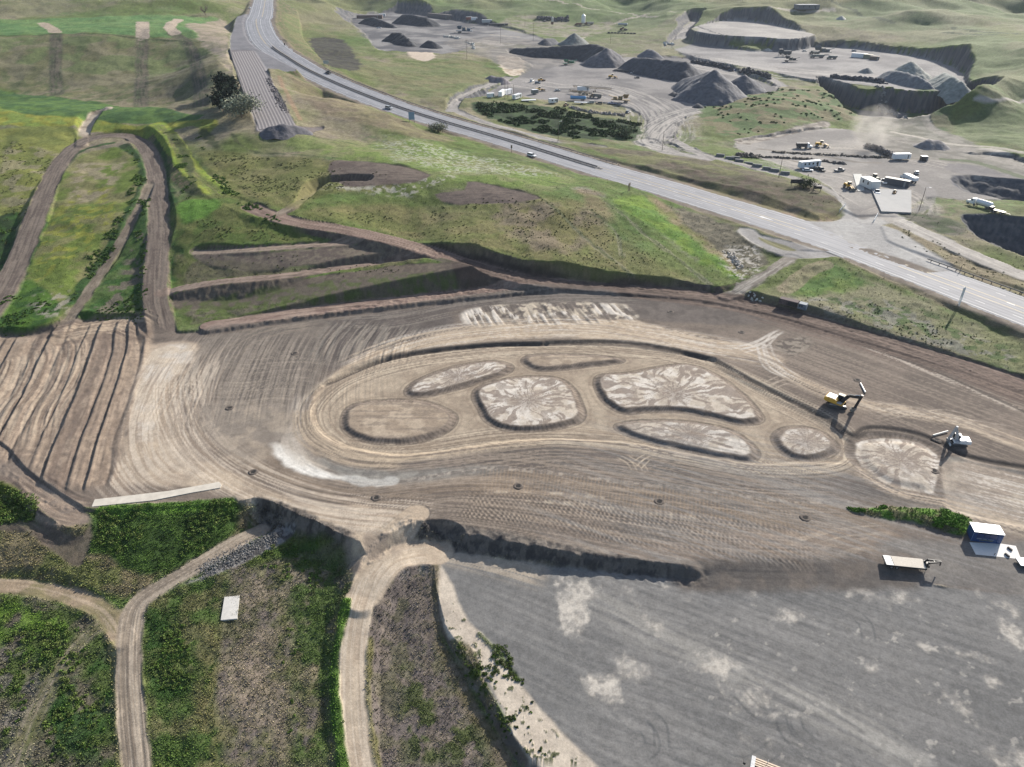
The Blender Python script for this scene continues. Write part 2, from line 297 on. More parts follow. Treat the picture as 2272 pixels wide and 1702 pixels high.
# islands of the track: low raised beds with a steep brown rim; the track itself is cut a little below the pad
ISL = {}
def isle(name, s, h, k='o', w=1.7, dome=.3):
    p = smooth([(*xyz(u, v, 0), 0) for u, v in px(s, k)], 6, True); sl_, d = polyfield(p, 30)
    d = d + (fbm(X[sl_], Y[sl_], 2.5, 3, 5) - .5) * .5
    prof = sst(0, -w, d) * h + np.clip(-d / 20, 0, 1) * dome
    ISL[name] = (p, sl_, d); return sl_, d, prof
OV = smooth([(*xyz(u, v, 0), 0) for u, v in px("668,880 690,835 760,790 880,760 1040,742 1180,737 1330,738 1430,750 1530,770 1600,810 1700,860 1790,905 1835,940 1850,965 1830,1000 1750,1003 1640,1005 1500,985 1350,958 1200,950 1080,958 960,975 860,985 760,972 700,945 672,915")], 5, True)
sl0, d0 = polyfield(OV, 8); Z[sl0] -= sst(.3, -2.0, d0 + (fbm(X[sl0], Y[sl0], 3, 2, 9) - .5) * .8) * .7
RAD = {}
for nm, s, h in [
 ('i1', "738,905 748,880 780,865 850,858 920,863 975,885 985,905 960,930 900,950 830,955 775,945 745,928", 1.1),
 ('i2', "876,845 884,828 920,808 990,785 1060,776 1100,782 1105,795 1075,810 1010,830 940,848 895,853", 1.1),
 ('i3', "1128,775 1150,762 1220,760 1300,765 1345,772 1335,780 1260,788 1190,796 1150,792", 1.0),
 ('i4', "1022,855 1030,835 1070,818 1140,808 1205,812 1240,835 1258,870 1262,895 1240,912 1170,925 1095,925 1050,905 1035,880", 1.3),
 ('i5', "1285,820 1300,805 1360,800 1440,785 1500,785 1560,812 1610,850 1645,890 1643,908 1600,912 1540,898 1470,885 1400,885 1350,888 1315,872 1295,850", 1.3),
 ('i6', "1330,915 1370,905 1440,903 1520,910 1580,925 1620,950 1640,975 1620,992 1560,985 1480,968 1400,950 1350,932", 1.2),
 ('i7', "1670,940 1690,922 1730,917 1770,925 1800,945 1812,962 1795,980 1750,990 1710,983 1682,965", 1.1)]:
    sl_, d, pr = isle(nm, s, h * .52); Z[sl_] += pr
BIG = smooth([(*xyz(u, v, 0), 0) for u, v in px("1832,955 1850,940 1900,935 1960,940 2010,955 2045,985 2050,1010 2042,1045 2035,1075 1990,1070 1920,1055 1870,1025 1838,990")], 5, True)
sB, dB = polyfield(BIG, 12); Z[sB] += -sst(1.2, -1.2, dB) * .5 + sst(-2.5, -4.5, dB) * .4
ISL['big'] = (BIG, sB, dB)
# trench strip right of the round bed and the ditch under its upper edge
STR = smooth([(*xyz(u, v, 0), 0) for u, v in px("2050,985 2212,1018 2500,1075 2500,1200 2212,1140 2120,1120 2045,1095 2040,1060")], 3, True)
sS, dS = polyfield(STR, 6); Z[sS] -= sst(.5, -1.5, dS) * .5
# scarp between pad and lot has a ledge
# planting basins / furrows on the left (dozer passes): long parallel ridges
FUR = smooth([(*xyz(u, v, 0), 0) for u, v in px("-120,745 60,728 170,700 320,692 335,735 300,830 285,900 262,960 240,1050 100,1060 30,1000 -120,980")], 3, True)
fl = np.array([xyz(*px("76,966")[0], 0), xyz(*px("169,750")[0], 0)]); fd = fl[1] - fl[0]; fd /= np.hypot(*fd); fnrm = np.array([-fd[1], fd[0]])
sF, dF = polyfield(FUR, 8); xF = X[sF] - fl[0][0]; yF = Y[sF] - fl[0][1]
aF = xF * fd[0] + yF * fd[1]; cF = xF * fnrm[0] + yF * fnrm[1]
cw = cF + .8 * np.sin(cF * .55 + 1) + .35 * np.sin(cF * 1.31) + (fbm(aF, cF, 26, 2, 3) - .5) * 1.6 - 3.5 * sst(-8, 14, aF - 52 + cF * .2) * sst(0, 20, -cF)
FW = 4.4; jit = fbm(cw * 0 + np.floor(cw / FW) * 3.7, cw * 0, 1, 1, 4)
ridge = (cw / FW) % 1.0
idx = np.floor(cw / FW)
rh = (np.sin(idx * 12.9898) * 43758.5453) % 1.0
furm = sst(.5, -3, dF)
furz = np.clip(ridge / .76, 0, 1) ** .7 * np.clip((1 - ridge) / .24, 0, 1) * (.35 + .5 * rh) - .2
Z[sF] += furz * furm + furm * .1 + furm * (fbm(aF / 8, cw / .7, 1, 3, 5) - .5) * .3 + furm * (fbm(X[sF], Y[sF], 1.3, 3, 6) - .5) * .22
# pad: very shallow corrugation left by the compactor and small lumps
sP, dP = polyfield(PAD, 5); inP = sst(1, -1, dP)
Z[sP] += inP * (fbm(X[sP], Y[sP], 14, 3, 21) - .5) * .35
# natural lumpiness of everything that was not graded is added with the paint (needs the vegetation mask)

BERM = smooth([(*xyz(u, v, 0), 0) for u, v in px("1835,1103 1870,1096 1950,1096 2040,1104 2095,1122 2090,1160 2040,1152 1960,1128 1880,1115")], 4, True)
sBm, dBm = polyfield(BERM, 4); Z[sBm] += sst(.5, -2.5, dBm) * .9
# ------------------------------------------------------------------ what the ground is made of, region by region
COLR = np.zeros((NR, NT, 3), np.float32); VEG = np.ones((NR, NT), np.float32); REG = np.zeros((NR, NT), np.int8)
REGN = ['ground', 'dirt_track', 'construction_pad', 'gravel_lot', 'quarry_floor', 'arrester_bed']
TAN = C(200, 183, 162); TANL = C(214, 200, 181); BRN = C(141, 128, 117); DBR = C(108, 97, 90); WHT = C(224, 216, 205); GRV = C(127, 129, 131); GRVL = C(165, 163, 157)
RED = C(138, 117, 108); GYP = C(212, 203, 190); OLV = C(104, 118, 62); GRN = C(94, 126, 54); GRNL = C(128, 148, 68); DGR = C(62, 84, 46); DRY = C(152, 143, 116); PUR = C(126, 115, 105); QFL = C(186, 180, 174); QDK = C(112, 113, 118); YEL = C(150, 152, 62)
def mixc(s, m, col):
    COLR[s] += (col - COLR[s]) * m[..., None]
def two(s, c1, c2, sc=6, seed=3, sharp=.12, bal=.5):
    n = fbm(X[s], Y[s], sc, 4, seed); k = sst(bal - sharp, bal + sharp, n)[..., None]; return c1 * (1 - k) + c2 * k
def apply(s, m, col, col2, csc, veg, reg, sharp=.12, bal=.5):
    c = col if col2 is None else two(s, col, col2, csc, int(csc * 7) % 31, sharp, bal)
    mixc(s, m, c)
    if veg is not None: VEG[s] += (veg - VEG[s]) * m
    if reg is not None: REG[s] = np.where(m > .5, reg, REG[s])
def area(p, col, col2=None, alpha=1., fe=.5, warp=1., wsc=5, csc=6, veg=None, reg=None, k='o', z=None, closed=True, sm=4, sharp=.12, bal=.5):
    if isinstance(p, str): p = smooth(world(p, k, z), sm, True) if sm else world(p, k, z)
    s, d = polyfield(p, fe + warp * 1.2 + .5)
    if warp: d = d + (fbm(X[s], Y[s], wsc, 4, 11) - .5) * 2.4 * warp
    apply(s, sst(fe, -fe, d) * alpha, col, col2, csc, veg, reg, sharp, bal); return s, d
def strip(p, hw, col, col2=None, alpha=1., fe=.4, warp=.5, wsc=4, csc=5, veg=None, reg=None, k='o', z=None, n=5):
    if isinstance(p, str): p = smooth(world(p, k, z), n)
    s, d, g, L = linefield(p, hw + fe + warp * 1.2 + .5)
    d = np.where(np.isinf(d), 99, d)
    if warp: d = d + (fbm(X[s], Y[s], wsc, 3, 12) - .5) * 2.4 * warp
    apply(s, sst(hw + fe, hw - fe, d) * alpha, col, col2, csc, veg, reg); return s, d, g, L
def flow(p, hw, cols, ls=14, ws=.8, th=.5, sh=.1, alpha=.7, fe=1.5, k='o', z=None, n=5, seed=0, rut=0):
    """wheel and blade marks that run along a traced line"""
    if isinstance(p, str): p = smooth(world(p, k, z), n)
    s, d, g, L = linefield(p, hw + fe + .5); d = np.where(np.isinf(d), 99, d); m = sst(hw + fe, hw - fe, d); T_ = cumlen(np.asarray(p))[-1]; tp = min(hw * 1.2 + 1, T_ * .25)
    if np.hypot(p[0][0] - p[-1][0], p[0][1] - p[-1][1]) > 1: m = m * sst(0, tp, L) * sst(T_, T_ - tp, L)
    ls *= .7; ws *= .55; sh *= .75
    for q, c in enumerate(cols):
        nz = fbm(L / ls, g / ws, 1.0, 4, seed + q * 7 + 1); mixc(s, m * sst(th - sh, th + sh, nz) * alpha, c)
    if rut: nz = fbm(L / ls, g / ws, 1.0, 2, seed + 3); Z[s] += m * (nz - .5) * rut
def wheel(p, col, gap=1.9, w=.22, alpha=.6, k='o', z=0, n=6, fade=.4):
    """one pair of wheel tracks"""
    if isinstance(p, str): p = smooth(world(p, k, z), n)
    s, d, g, L = linefield(p, gap / 2 + w + .6); T = cumlen(np.asarray(p))[-1]
    dd = np.abs(np.abs(g) - gap / 2); dd = np.where(np.isinf(d), 9, dd); m = sst(w + .18, w - .12, dd) * alpha
    m *= np.clip(np.minimum(L, T - L) / (T * .15 + 1e-3), 0, 1) * (.6 + .8 * (fbm(L, g, 3, 2, 4) - .25)); mixc(s, np.clip(m, 0, 1), col)
def spots(p, col, sc=1.5, th=.62, sh=.05, alpha=.8, k='o', z=None, seed=5, fe=2, warp=2, veg=None, oc=3):
    if isinstance(p, str): p = world(p, k, z)
    s, d = polyfield(p, fe + warp * 1.2 + .5); d = d + (fbm(X[s], Y[s], 8, 3, 8) - .5) * 2.4 * warp
    m = sst(fe, -fe, d) * sst(th - sh, th + sh, fbm(X[s], Y[s], sc, oc, seed)) * alpha; mixc(s, m, col)
    if veg is not None: VEG[s] += (veg - VEG[s]) * m
# natural hillside
a = fbm(X, Y, 90, 4, 31)[..., None]; b = fbm(X, Y, 17, 4, 32)[..., None]; c = fbm(X, Y, 3.2, 3, 33)[..., None]
COLR[:] = OLV; COLR += (DRY - COLR) * sst(.42, .66, a * .6 + b * .4); COLR += (PUR - COLR) * sst(.5, .72, b * .65 + c * .35) * .7; COLR += (GRN - COLR) * sst(.5, .68, (1 - a) * .5 + c * .25 + b * .25) * .75
COLR *= (.8 + .4 * c)
far = sst(700, 1100, dist)[..., None]; COLR += (two(np.s_[:, :], C(90, 114, 60), C(122, 124, 84), 230, 41) - COLR) * far * .8
del a, b, c, far
# banks left by the earthworks
sB_ = np.s_[:, :]
bm = sst(.1, .35, BANK); rough = fbm(X, Y, 1.1, 3, 51)
for kk, (c1, c2, v) in {1: (C(98, 88, 81), C(118, 107, 96), .25), 2: (C(84, 100, 55), C(122, 112, 88), 1), 3: (C(98, 99, 104), C(132, 128, 125), .1)}.items():
    m = bm * (BKIND == kk); n_ = sst(.35, .65, rough)[..., None]; COLR += ((c1 * (1 - n_) + c2 * n_) - COLR) * m[..., None]; VEG += (v - VEG) * m
del rough, bm
# ---- upper left: ridges, green bands, tracks over the ridge
area("-100,190 0,194 120,210 240,227 380,239 440,252 400,266 300,268 150,262 100,252 0,236 -100,232", C(72, 104, 58), C(95, 125, 62), fe=.8, warp=1.5, csc=5)
area("-100,236 0,234 100,252 190,262 190,276 100,276 0,272 -100,270", GRNL, YEL, fe=1, csc=6)
area("180,268 300,270 420,262 470,262 440,300 420,275 340,285 230,288 180,288", C(124, 140, 62), YEL, fe=1, csc=7)
area("0,44 200,38 400,35 480,42 480,60 430,90 400,82 300,78 100,74 -50,76 -50,46", C(94, 132, 76), C(112, 142, 84), fe=1.5, warp=3, csc=14)
area("0,80 120,76 300,80 440,86 470,110 470,230 400,236 240,226 120,206 0,190 -60,190 -60,80", C(124, 120, 88), C(138, 130, 106), fe=3, warp=4, wsc=15, csc=12, alpha=.85)
spots("0,150 470,150 470,230 240,226 0,190", C(98, 108, 68), 7, .55, .06, .7, seed=9)
spots("0,80 440,86 470,130 0,130", C(112, 128, 78), 14, .5, .08, .7, seed=19)
for q in ("122,76 121,110 119,150 122,190 124,207", "305,80 308,110 306,150 305,200 304,232", "372,72 400,90 420,130 432,180 434,236"):
    strip(q, 4.2, C(88, 100, 68), C(104, 98, 84), .85, .8, .6); flow(q, 4, [C(72, 78, 58), C(122, 112, 98)], 25, 1.1)
strip("92,50 106,58 122,72", 4.2, C(186, 170, 150), reg=1); strip("308,47 308,62 308,80", 5, C(190, 174, 156), reg=1); strip("386,44 372,50 366,60 378,72", 4.6, C(190, 174, 156), reg=1)
area("405,50 490,45 495,120 505,165 470,120 430,85", C(172, 158, 140), C(150, 142, 118), fe=2, warp=3, veg=.4)
strip("-20,78 150,76 300,82 440,90", 1.2, C(60, 78, 42), alpha=.8, warp=.8)
strip(HPUP, 3.2, C(198, 184, 166), C(160, 145, 128), reg=1, veg=0)
# big hairpin and dozer roads of the left hillside
area("0,280 170,285 120,370 60,460 0,560 -80,560 -80,280", C(118, 126, 66), C(136, 140, 72), fe=1.5, csc=9)
spots("0,300 130,330 60,470 0,560", C(150, 142, 112), 6, .55, .05, .8)
area("140,370 180,330 250,318 300,335 312,370 300,430 262,500 215,570 180,620 120,650 75,640 60,600 85,500 110,430", C(136, 134, 88), C(112, 130, 58), fe=1.2, csc=9)
spots("150,420 250,400 250,480 160,560 80,600 90,500", YEL, 3, .56, .05, .8, seed=12); spots("160,350 270,345 240,420 150,450", C(165, 152, 126), 4, .5, .06, .8, seed=2)
for q, w in (("268,315 305,345 314,390 290,450 255,510 220,565 185,615 155,650", 2.6), ("340,300 352,340 362,400 380,470 384,560 378,600", 2.0), ("20,470 10,540 0,590", 4), ("0,650 40,600 90,480 115,400 145,350 180,322 240,308", 1.5)):
    strip(q, w, C(56, 92, 40), C(42, 68, 34), .95, .7, 1.2, csc=3)
area("300,430 322,430 322,560 300,670 170,690 200,640 250,560 285,480", C(60, 94, 42), C(88, 112, 58), fe=.8, csc=4)
spots("250,600 300,500 320,520 300,660 200,680", C(125, 112, 104), 4, .55, .05, .8)
area("0,650 60,600 110,640 130,680 70,715 0,725 -80,730 -80,660", C(58, 92, 38), C(84, 118, 44), fe=.8, csc=4); spots("60,640 150,620 160,690 90,690", C(165, 158, 145), 2, .55, .05, .8)
strip(HP, 4.0, C(124, 112, 103), C(108, 97, 90), veg=.05, reg=1); flow(HP, 3.9, [C(96, 86, 80), C(146, 134, 122)], 18, .7, .52, alpha=.6, rut=.15)
strip(HP2, 1.8, C(150, 138, 122), C(132, 120, 106), veg=.15, reg=1); flow(HP2, 1.8, [C(112, 102, 90)], 6, .5)
strip(GRD, 4.8, C(132, 154, 58), C(150, 160, 64), warp=.8); flow(GRD, 1.9, [C(138, 124, 100), C(104, 116, 60)], 16, .6, .45, alpha=.85)
for q, w in (("372,290 400,330 412,380 420,420 450,450", 2.0), ("440,285 470,320 485,365 520,405 575,445", 2.2), ("500,290 530,320 620,332 700,338", .9)):
    strip(q, w, C(66, 78, 48), C(84, 90, 58), .85, .7, 1.4, csc=3)
area("378,440 520,420 560,450 640,500 660,520 440,530 385,520", C(112, 118, 66), C(94, 112, 54), fe=2, csc=5); area("385,440 460,430 470,450 400,480", C(100, 140, 54), fe=1.5)
area("400,640 540,620 760,590 985,578 990,600 985,625 760,650 600,670 455,695 400,700", C(86, 104, 48), C(104, 104, 78), alpha=.85, fe=1, csc=4)
area("425,560 640,585 860,560 890,570 600,592 480,600 385,612 380,545", C(106, 112, 62), C(122, 116, 84), alpha=.8, fe=1, csc=4)
# slopes below the terrace roads: raw loose brown dirt
area("425,545 560,544 740,530 900,528 930,545 860,555 700,570 560,585 470,575 430,562", DBR, C(128, 118, 104), fe=.5, warp=.7, csc=1.2, veg=.2); area("385,632 600,602 880,572 985,572 990,604 860,622 700,642 540,660 400,668", C(106, 95, 86), C(122, 111, 98), fe=.6, warp=.9, csc=1.2, veg=.2)
area("985,570 1060,585 1140,608 1180,618 1000,634 985,625", C(96, 84, 76), DBR, fe=.5, veg=.1, csc=2, reg=1)
area("900,525 1000,545 1120,575 1200,580 1300,600 1420,612 1300,622 1180,612 1060,588 960,552", C(84, 74, 69), C(70, 63, 60), fe=.5, csc=2, veg=.05)
area("400,655 600,620 800,598 990,596 1000,628 900,640 760,652 600,672 470,690 420,690", C(112, 104, 92), C(92, 106, 58), fe=1, warp=1.4, csc=2.2, alpha=.75); area("430,562 640,575 880,552 900,566 760,574 600,592 480,600 400,612", C(116, 110, 88), C(104, 98, 84), fe=1, warp=1, csc=2.2, alpha=.7)
area("860,525 1000,556 1120,590 1180,612 1000,632 985,575 900,560", C(92, 82, 75), C(112, 101, 92), fe=.8, warp=1, csc=2, alpha=.85, veg=.1)
for q, w, c1, c2 in ((T3, 3.2, RED, C(160, 140, 128)), (T2, 2.4, C(132, 116, 106), C(150, 134, 122)), (T1, 2.1, C(136, 124, 112), C(152, 138, 124)), (UPR, 4.0, RED, C(120, 101, 92))):
    strip(q, w, c1, c2, fe=.3, warp=.3, veg=.03, reg=1); flow(q, w, [C(98, 84, 77), C(168, 148, 134)], 16, .55, .53, alpha=.6, fe=.3, rut=.12)
strip(DIR1, 1.9, C(172, 156, 138), C(132, 116, 104), veg=.05, reg=1)
# central hill
area("640,340 700,345 840,380 830,410 700,420 640,450 580,440 480,400 430,330 520,330", C(118, 120, 68), C(132, 128, 82), alpha=.8, fe=2, csc=6)
area("670,455 830,440 940,445 1150,430 1260,440 1320,500 1400,560 1500,600 1330,612 1180,570 1000,530 800,490 670,475", C(120, 122, 72), C(138, 130, 88), alpha=.8, fe=3, csc=7)
area("1080,440 1200,445 1300,480 1280,530 1180,540 1090,500", C(140, 124, 108), C(126, 120, 78), alpha=.75, fe=4, warp=5, csc=8)
area("700,300 900,300 1000,330 1240,380 1200,410 1050,400 960,390 840,370 720,345 560,300 600,290", C(118, 140, 66), C(134, 138, 92), alpha=.75, fe=3, warp=4, csc=9)
spots("820,300 950,310 1100,350 1200,375 1100,385 960,370 860,345", C(186, 188, 172), 1.1, .54, .06, .65, seed=14, fe=6, warp=8); spots("760,360 930,385 1000,380 900,420 700,410", C(186, 182, 168), 2, .57, .05, .8, seed=15)
area("1230,410 1260,405 1330,440 1420,500 1520,570 1600,600 1560,560 1430,480 1360,440 1300,430", C(154, 150, 138), C(126, 124, 92), .7, 1.5, 2, csc=3)
area("1320,430 1400,430 1460,470 1560,540 1600,595 1560,590 1450,520 1360,460", C(98, 134, 50), C(120, 148, 56), fe=2, warp=3)
area("1245,415 1270,412 1330,460 1300,475", C(150, 126, 104), fe=3, alpha=.6, warp=3); area("1400,425 1450,445 1560,520 1610,560 1600,590 1500,510 1440,470", C(160, 136, 114), C(128, 120, 80), fe=2, alpha=.75, warp=2)
area("1440,440 1540,470 1610,500 1640,530 1660,560 1620,590 1580,560 1530,520", C(96, 92, 78), C(124, 118, 100), fe=2, warp=3, csc=2); spots("1570,530 1640,530 1640,600 1590,620 1560,570", C(198, 192, 182), 1.2, .56, .04, .9)
for q in ("1170,430 1250,500 1330,570 1370,615", "1290,425 1390,500 1480,570 1540,625", "1255,445 1330,500 1345,560"): flow(q, 1.2, [C(165, 158, 138)], 14, .6, .45, alpha=.6, fe=.3); strip(q, .5, C(72, 88, 46), alpha=.6, warp=.6)
for q in ("650,288 760,310 930,335 1240,372 1330,395 1400,430", "720,340 940,370 1120,380 1230,405", "880,290 1000,322 1150,352 1290,400"): strip(q, .5, C(76, 94, 52), alpha=.7, warp=.7)
area("712,352 740,345 800,350 860,358 930,378 900,392 820,400 745,402 715,385", C(102, 90, 84), C(118, 106, 97), fe=.6, warp=.8, csc=3, veg=.15, sm=2); flow("715,370 800,378 925,380", 6, [C(84, 74, 70), C(132, 120, 110)], 9, .9, alpha=.6)
area("938,418 1005,410 1008,392 1060,398 1160,424 1150,432 1090,440 1010,442 960,436", C(100, 89, 84), C(120, 107, 99), fe=.6, warp=.8, csc=3, veg=.15, sm=2); flow("940,425 1040,418 1155,428", 6, [C(82, 73, 70), C(134, 120, 110)], 9, .9, alpha=.6)
# bank above the pad road, raw dark cut
# fields by the highway
area("1640,640 1720,600 1790,572 1860,590 2000,650 2212,725 2400,790 2400,870 2212,800 2000,740 1850,700 1740,665", C(132, 134, 94), C(146, 142, 112), alpha=.9, fe=2, csc=10)
area("1720,590 1790,572 1850,590 1880,610 1800,630 1740,640 1700,625", C(92, 124, 58), C(110, 132, 62), fe=2, warp=3); spots("1700,640 1900,640 2212,770 2212,800 1900,720", C(146, 144, 132), 3, .54, .05, .8); spots("1750,630 1960,650 2212,760 2212,795 1900,700", C(78, 104, 52), 2.4, .58, .04, .8, seed=23)
strip("1700,622 1740,590 1780,574", 3, C(168, 150, 128), alpha=.6)
# highway shoulders: brown-grey gravel band and tan grass verge
s, d, g, L = linefield(HW[::2], 30); d = np.where(np.isinf(d), 99, d) + (fbm(X[s], Y[s], 6, 3, 6) - .5) * 1.5
mixc(s, sst(18, 15, d) * .8, two(s, C(138, 124, 106), C(120, 118, 84), 6)); mixc(s, sst(15, 13.2, d), two(s, C(122, 112, 104), C(140, 130, 118), 3)); VEG[s] *= 1 - sst(16, 13, d)
area([(*q[:2],) for q in APRON], C(132, 131, 136), C(122, 122, 127), fe=.4, warp=.2, veg=0, reg=5, csc=8)
area("575,160 612,230 640,270 700,275 660,290 560,285 565,272 622,268 598,215 572,165", C(112, 106, 108), C(128, 118, 114), fe=.5, veg=.05, csc=3)
area("620,158 700,205 830,245 980,300 920,300 760,262 660,215 628,180", C(146, 134, 104), C(132, 116, 98), alpha=.7, fe=3, warp=3); strip("603,162 625,210 650,262", 1.2, C(168, 136, 112), alpha=.6)
# ---- right of the highway
area("615,30 700,60 760,100 800,130 900,140 1000,130 1080,160 1070,210 980,240 930,220 830,185 740,150 680,120 630,80", C(126, 124, 86), C(112, 122, 76), fe=3, csc=14, alpha=.8)
area("668,85 700,80 745,90 770,125 780,150 740,150 700,135 680,115", C(64, 62, 60), C(80, 80, 66), fe=2, warp=4, csc=3, veg=.9)
area("1060,105 1200,112 1330,130 1320,150 1200,172 1090,150", C(122, 118, 118), C(140, 134, 130), fe=4, warp=5, csc=8, alpha=.8, veg=0); area("880,112 925,108 940,125 915,132 890,125", C(206, 190, 172), fe=1.5, warp=2, veg=0); area("1075,120 1120,122 1135,145 1110,165 1085,150", C(222, 208, 188), C(190, 172, 150), fe=1.5, warp=2, veg=0, csc=3)
spots("760,40 1000,40 1190,90 1000,105 820,108", C(212, 204, 194), 16, .5, .08, .9)
area("770,62 840,65 960,85 1000,100 880,110 820,100", C(104, 103, 108), C(140, 134, 128), fe=3, warp=4, csc=6, alpha=.7)
QFLC = C(180, 174, 168); 
for q, w in ((QR2, 3.6), (QR3, 3.2), (QR4, 3.2), (QR5, 6), (QR6, 4.5), (QR7, 4), (QR1, 4.6)): strip(q, w, C(172, 167, 163), C(154, 150, 146), fe=.8, warp=1, veg=0, reg=4); flow(q, w, [C(124, 121, 120), C(192, 186, 178)], 25, 1.2, .55, alpha=.55)
for p_, c1, c2 in ((QA, C(148, 146, 145), C(94, 94, 99)), (QB, C(152, 148, 146), C(118, 116, 117)), (QC, C(162, 159, 157), C(130, 128, 129)), (QT, C(182, 177, 171), C(160, 156, 152)), (QD, C(146, 142, 138), C(116, 114, 114)), (QE, C(168, 163, 157), C(138, 134, 131))):
    area(smooth(p_, 3, True), c1, c2, fe=1, warp=1.5, csc=22, veg=0, reg=4, sharp=.18)
for p_ in (QF, QG): area(p_, C(96, 98, 106), C(84, 88, 98), fe=1, warp=1, csc=9, veg=0, reg=4)
flow("1480,130 1620,150 1800,165 1990,180", 26, [C(134, 130, 128), C(196, 190, 183)], 60, 4, .52, alpha=.7, fe=6)
flow("1080,165 1200,190 1300,190 1400,230 1420,280 1390,305", 22, [C(112, 110, 110), C(194, 188, 180)], 30, 2.2, .55, alpha=.6, fe=6); flow("1560,225 1450,255 1400,300 1440,320 1520,330", 10, [C(116, 114, 114), C(196, 190, 182)], 30, 1.4, .5, alpha=.7, fe=3)
flow("1700,330 1850,325 2000,345 2212,400", 14, [C(132, 126, 121), C(194, 187, 177)], 30, 2, .52, alpha=.6, fe=4); flow("1620,335 1750,365 1850,385 1960,440 1900,480", 12, [C(136, 130, 126), C(198, 190, 180)], 26, 1.8, .55, alpha=.6, fe=4)
strip("1920,375 1970,385 2010,410 2000,445 1960,455", 2.2, C(150, 146, 144), alpha=.7); strip("1640,322 1760,335 1850,350 1900,352", 1.3, C(134, 126, 116), alpha=.8, warp=.8); strip("1600,330 1700,345 1760,362", 1, C(128, 118, 108), alpha=.8, warp=.8)
area("1250,88 1330,85 1480,30 1500,38 1440,75 1500,60 1500,90 1440,110 1350,110 1280,112", C(122, 128, 88), C(134, 130, 104), fe=3, csc=12, alpha=.7)
for q in ("1120,90 1220,118 1290,130 1350,118", "1250,88 1300,60 1400,30 1490,38", "1060,75 1120,80", "1180,0 1280,20 1420,36"): strip(q, 2.6, C(178, 168, 154), alpha=.9, warp=1, reg=4)
area("1080,120 1140,100 1180,95 1240,110 1350,120 1300,135 1180,130", C(116, 112, 110), C(100, 96, 94), fe=3, warp=3, alpha=.7)
area("1130,30 1250,50 1330,50 1290,75 1190,80 1080,60", C(158, 148, 134), C(120, 128, 84), fe=3, csc=10, alpha=.8)
area("1025,222 1180,230 1300,255 1380,268 1370,300 1260,300 1160,285 1040,250", C(58, 84, 42), C(46, 66, 38), fe=1.5, warp=2.5, csc=4)
area("1515,230 1640,200 1740,195 1840,225 1850,255 1760,262 1600,292 1540,280", C(88, 112, 62), C(124, 118, 86), fe=2.5, warp=4, csc=9, sharp=.07)
area("1590,300 1680,288 1780,262 1790,275 1700,292 1620,312", C(128, 120, 112), C(176, 168, 158), fe=1, warp=1.5, csc=3, veg=.1)
area("1200,300 1320,318 1500,340 1640,370 1780,410 1820,450 1780,478 1640,440 1440,380 1290,330", C(122, 120, 82), C(108, 96, 84), fe=2, warp=3, csc=9, alpha=.85); area("1440,350 1560,372 1700,400 1800,435 1760,455 1600,420 1470,372", C(98, 84, 74), C(84, 82, 60), fe=3, warp=3, csc=4, alpha=.85); area("1640,455 1760,455 1815,465 1780,478 1700,470", C(158, 132, 112), C(130, 120, 82), fe=1.5)
area("1900,470 1960,500 2060,540 2212,610 2212,645 2060,590 1940,530 1890,490", C(146, 138, 106), C(140, 128, 104), fe=1.5, csc=8, alpha=.9); strip("1930,480 2000,515 2100,560 2212,608", 1.2, C(78, 72, 62), alpha=.8, warp=.7)
area("1935,455 2010,462 2080,480 2090,500 2060,512 2000,490", C(74, 88, 58), C(104, 102, 90), fe=1.5, warp=1.5)
area("2100,250 2212,220 2300,220 2300,330 2180,310 2080,300 2060,270", C(110, 126, 82), C(92, 112, 68), fe=3, csc=16, alpha=.8); area("1960,240 2020,240 2060,290 2110,320 2060,335 1990,290", C(86, 108, 66), C(116, 116, 84), fe=3, csc=8); area("2070,320 2140,320 2212,345 2212,360 2110,345", C(206, 198, 186), fe=1.5, veg=0)
area("1880,285 1960,290 2050,310 2080,335 1990,335 1900,330", C(108, 106, 106), C(96, 108, 78), fe=2, alpha=.8)
area("1850,0 2000,20 2100,50 2212,90 2300,120 2300,220 2130,210 2100,110 2000,90 1850,62 1720,45", C(112, 128, 84), C(134, 136, 102), fe=4, warp=6, csc=40, alpha=.85)
for q in ("1795,0 1850,25 1900,40 1930,50", "2040,70 2120,75 2160,72", "2060,60 2110,68 2200,72"): strip(q, 3, C(66, 82, 58), alpha=.8, warp=2)
strip("1650,28 1700,20 1760,24 1800,22", 4, C(196, 186, 170), alpha=.9, warp=1)
# the side apron, the dusty junction
def dustroad(p, **k): strip(p, k.get('hw', 4), C(186, 182, 176), C(172, 168, 164), fe=.8, warp=.7, veg=0, reg=1)
dustroad(LEFTAP, hw=3.6); strip(DWN, 2.4, C(150, 142, 132), C(126, 118, 110), veg=0, reg=1, fe=.6, warp=1); flow(DWN, 2.2, [C(190, 184, 174)], 10, .6)
area("1600,492 1650,508 1740,532 1820,556 1760,560 1690,552 1640,532 1608,508", C(170, 167, 165), C(156, 153, 150), fe=.6, warp=.6, veg=0, reg=1); area("1640,512 1700,532 1720,542 1690,540 1650,524", C(128, 126, 92), fe=.4, warp=.4)
area("1790,400 1850,470 1890,468 1960,470 1900,490 1910,520 1980,555 2060,580 2020,575 1900,545 1820,520 1740,500 1690,478 1790,478 1822,455", C(188, 185, 181), C(174, 171, 168), fe=1, warp=1, veg=0, reg=4)

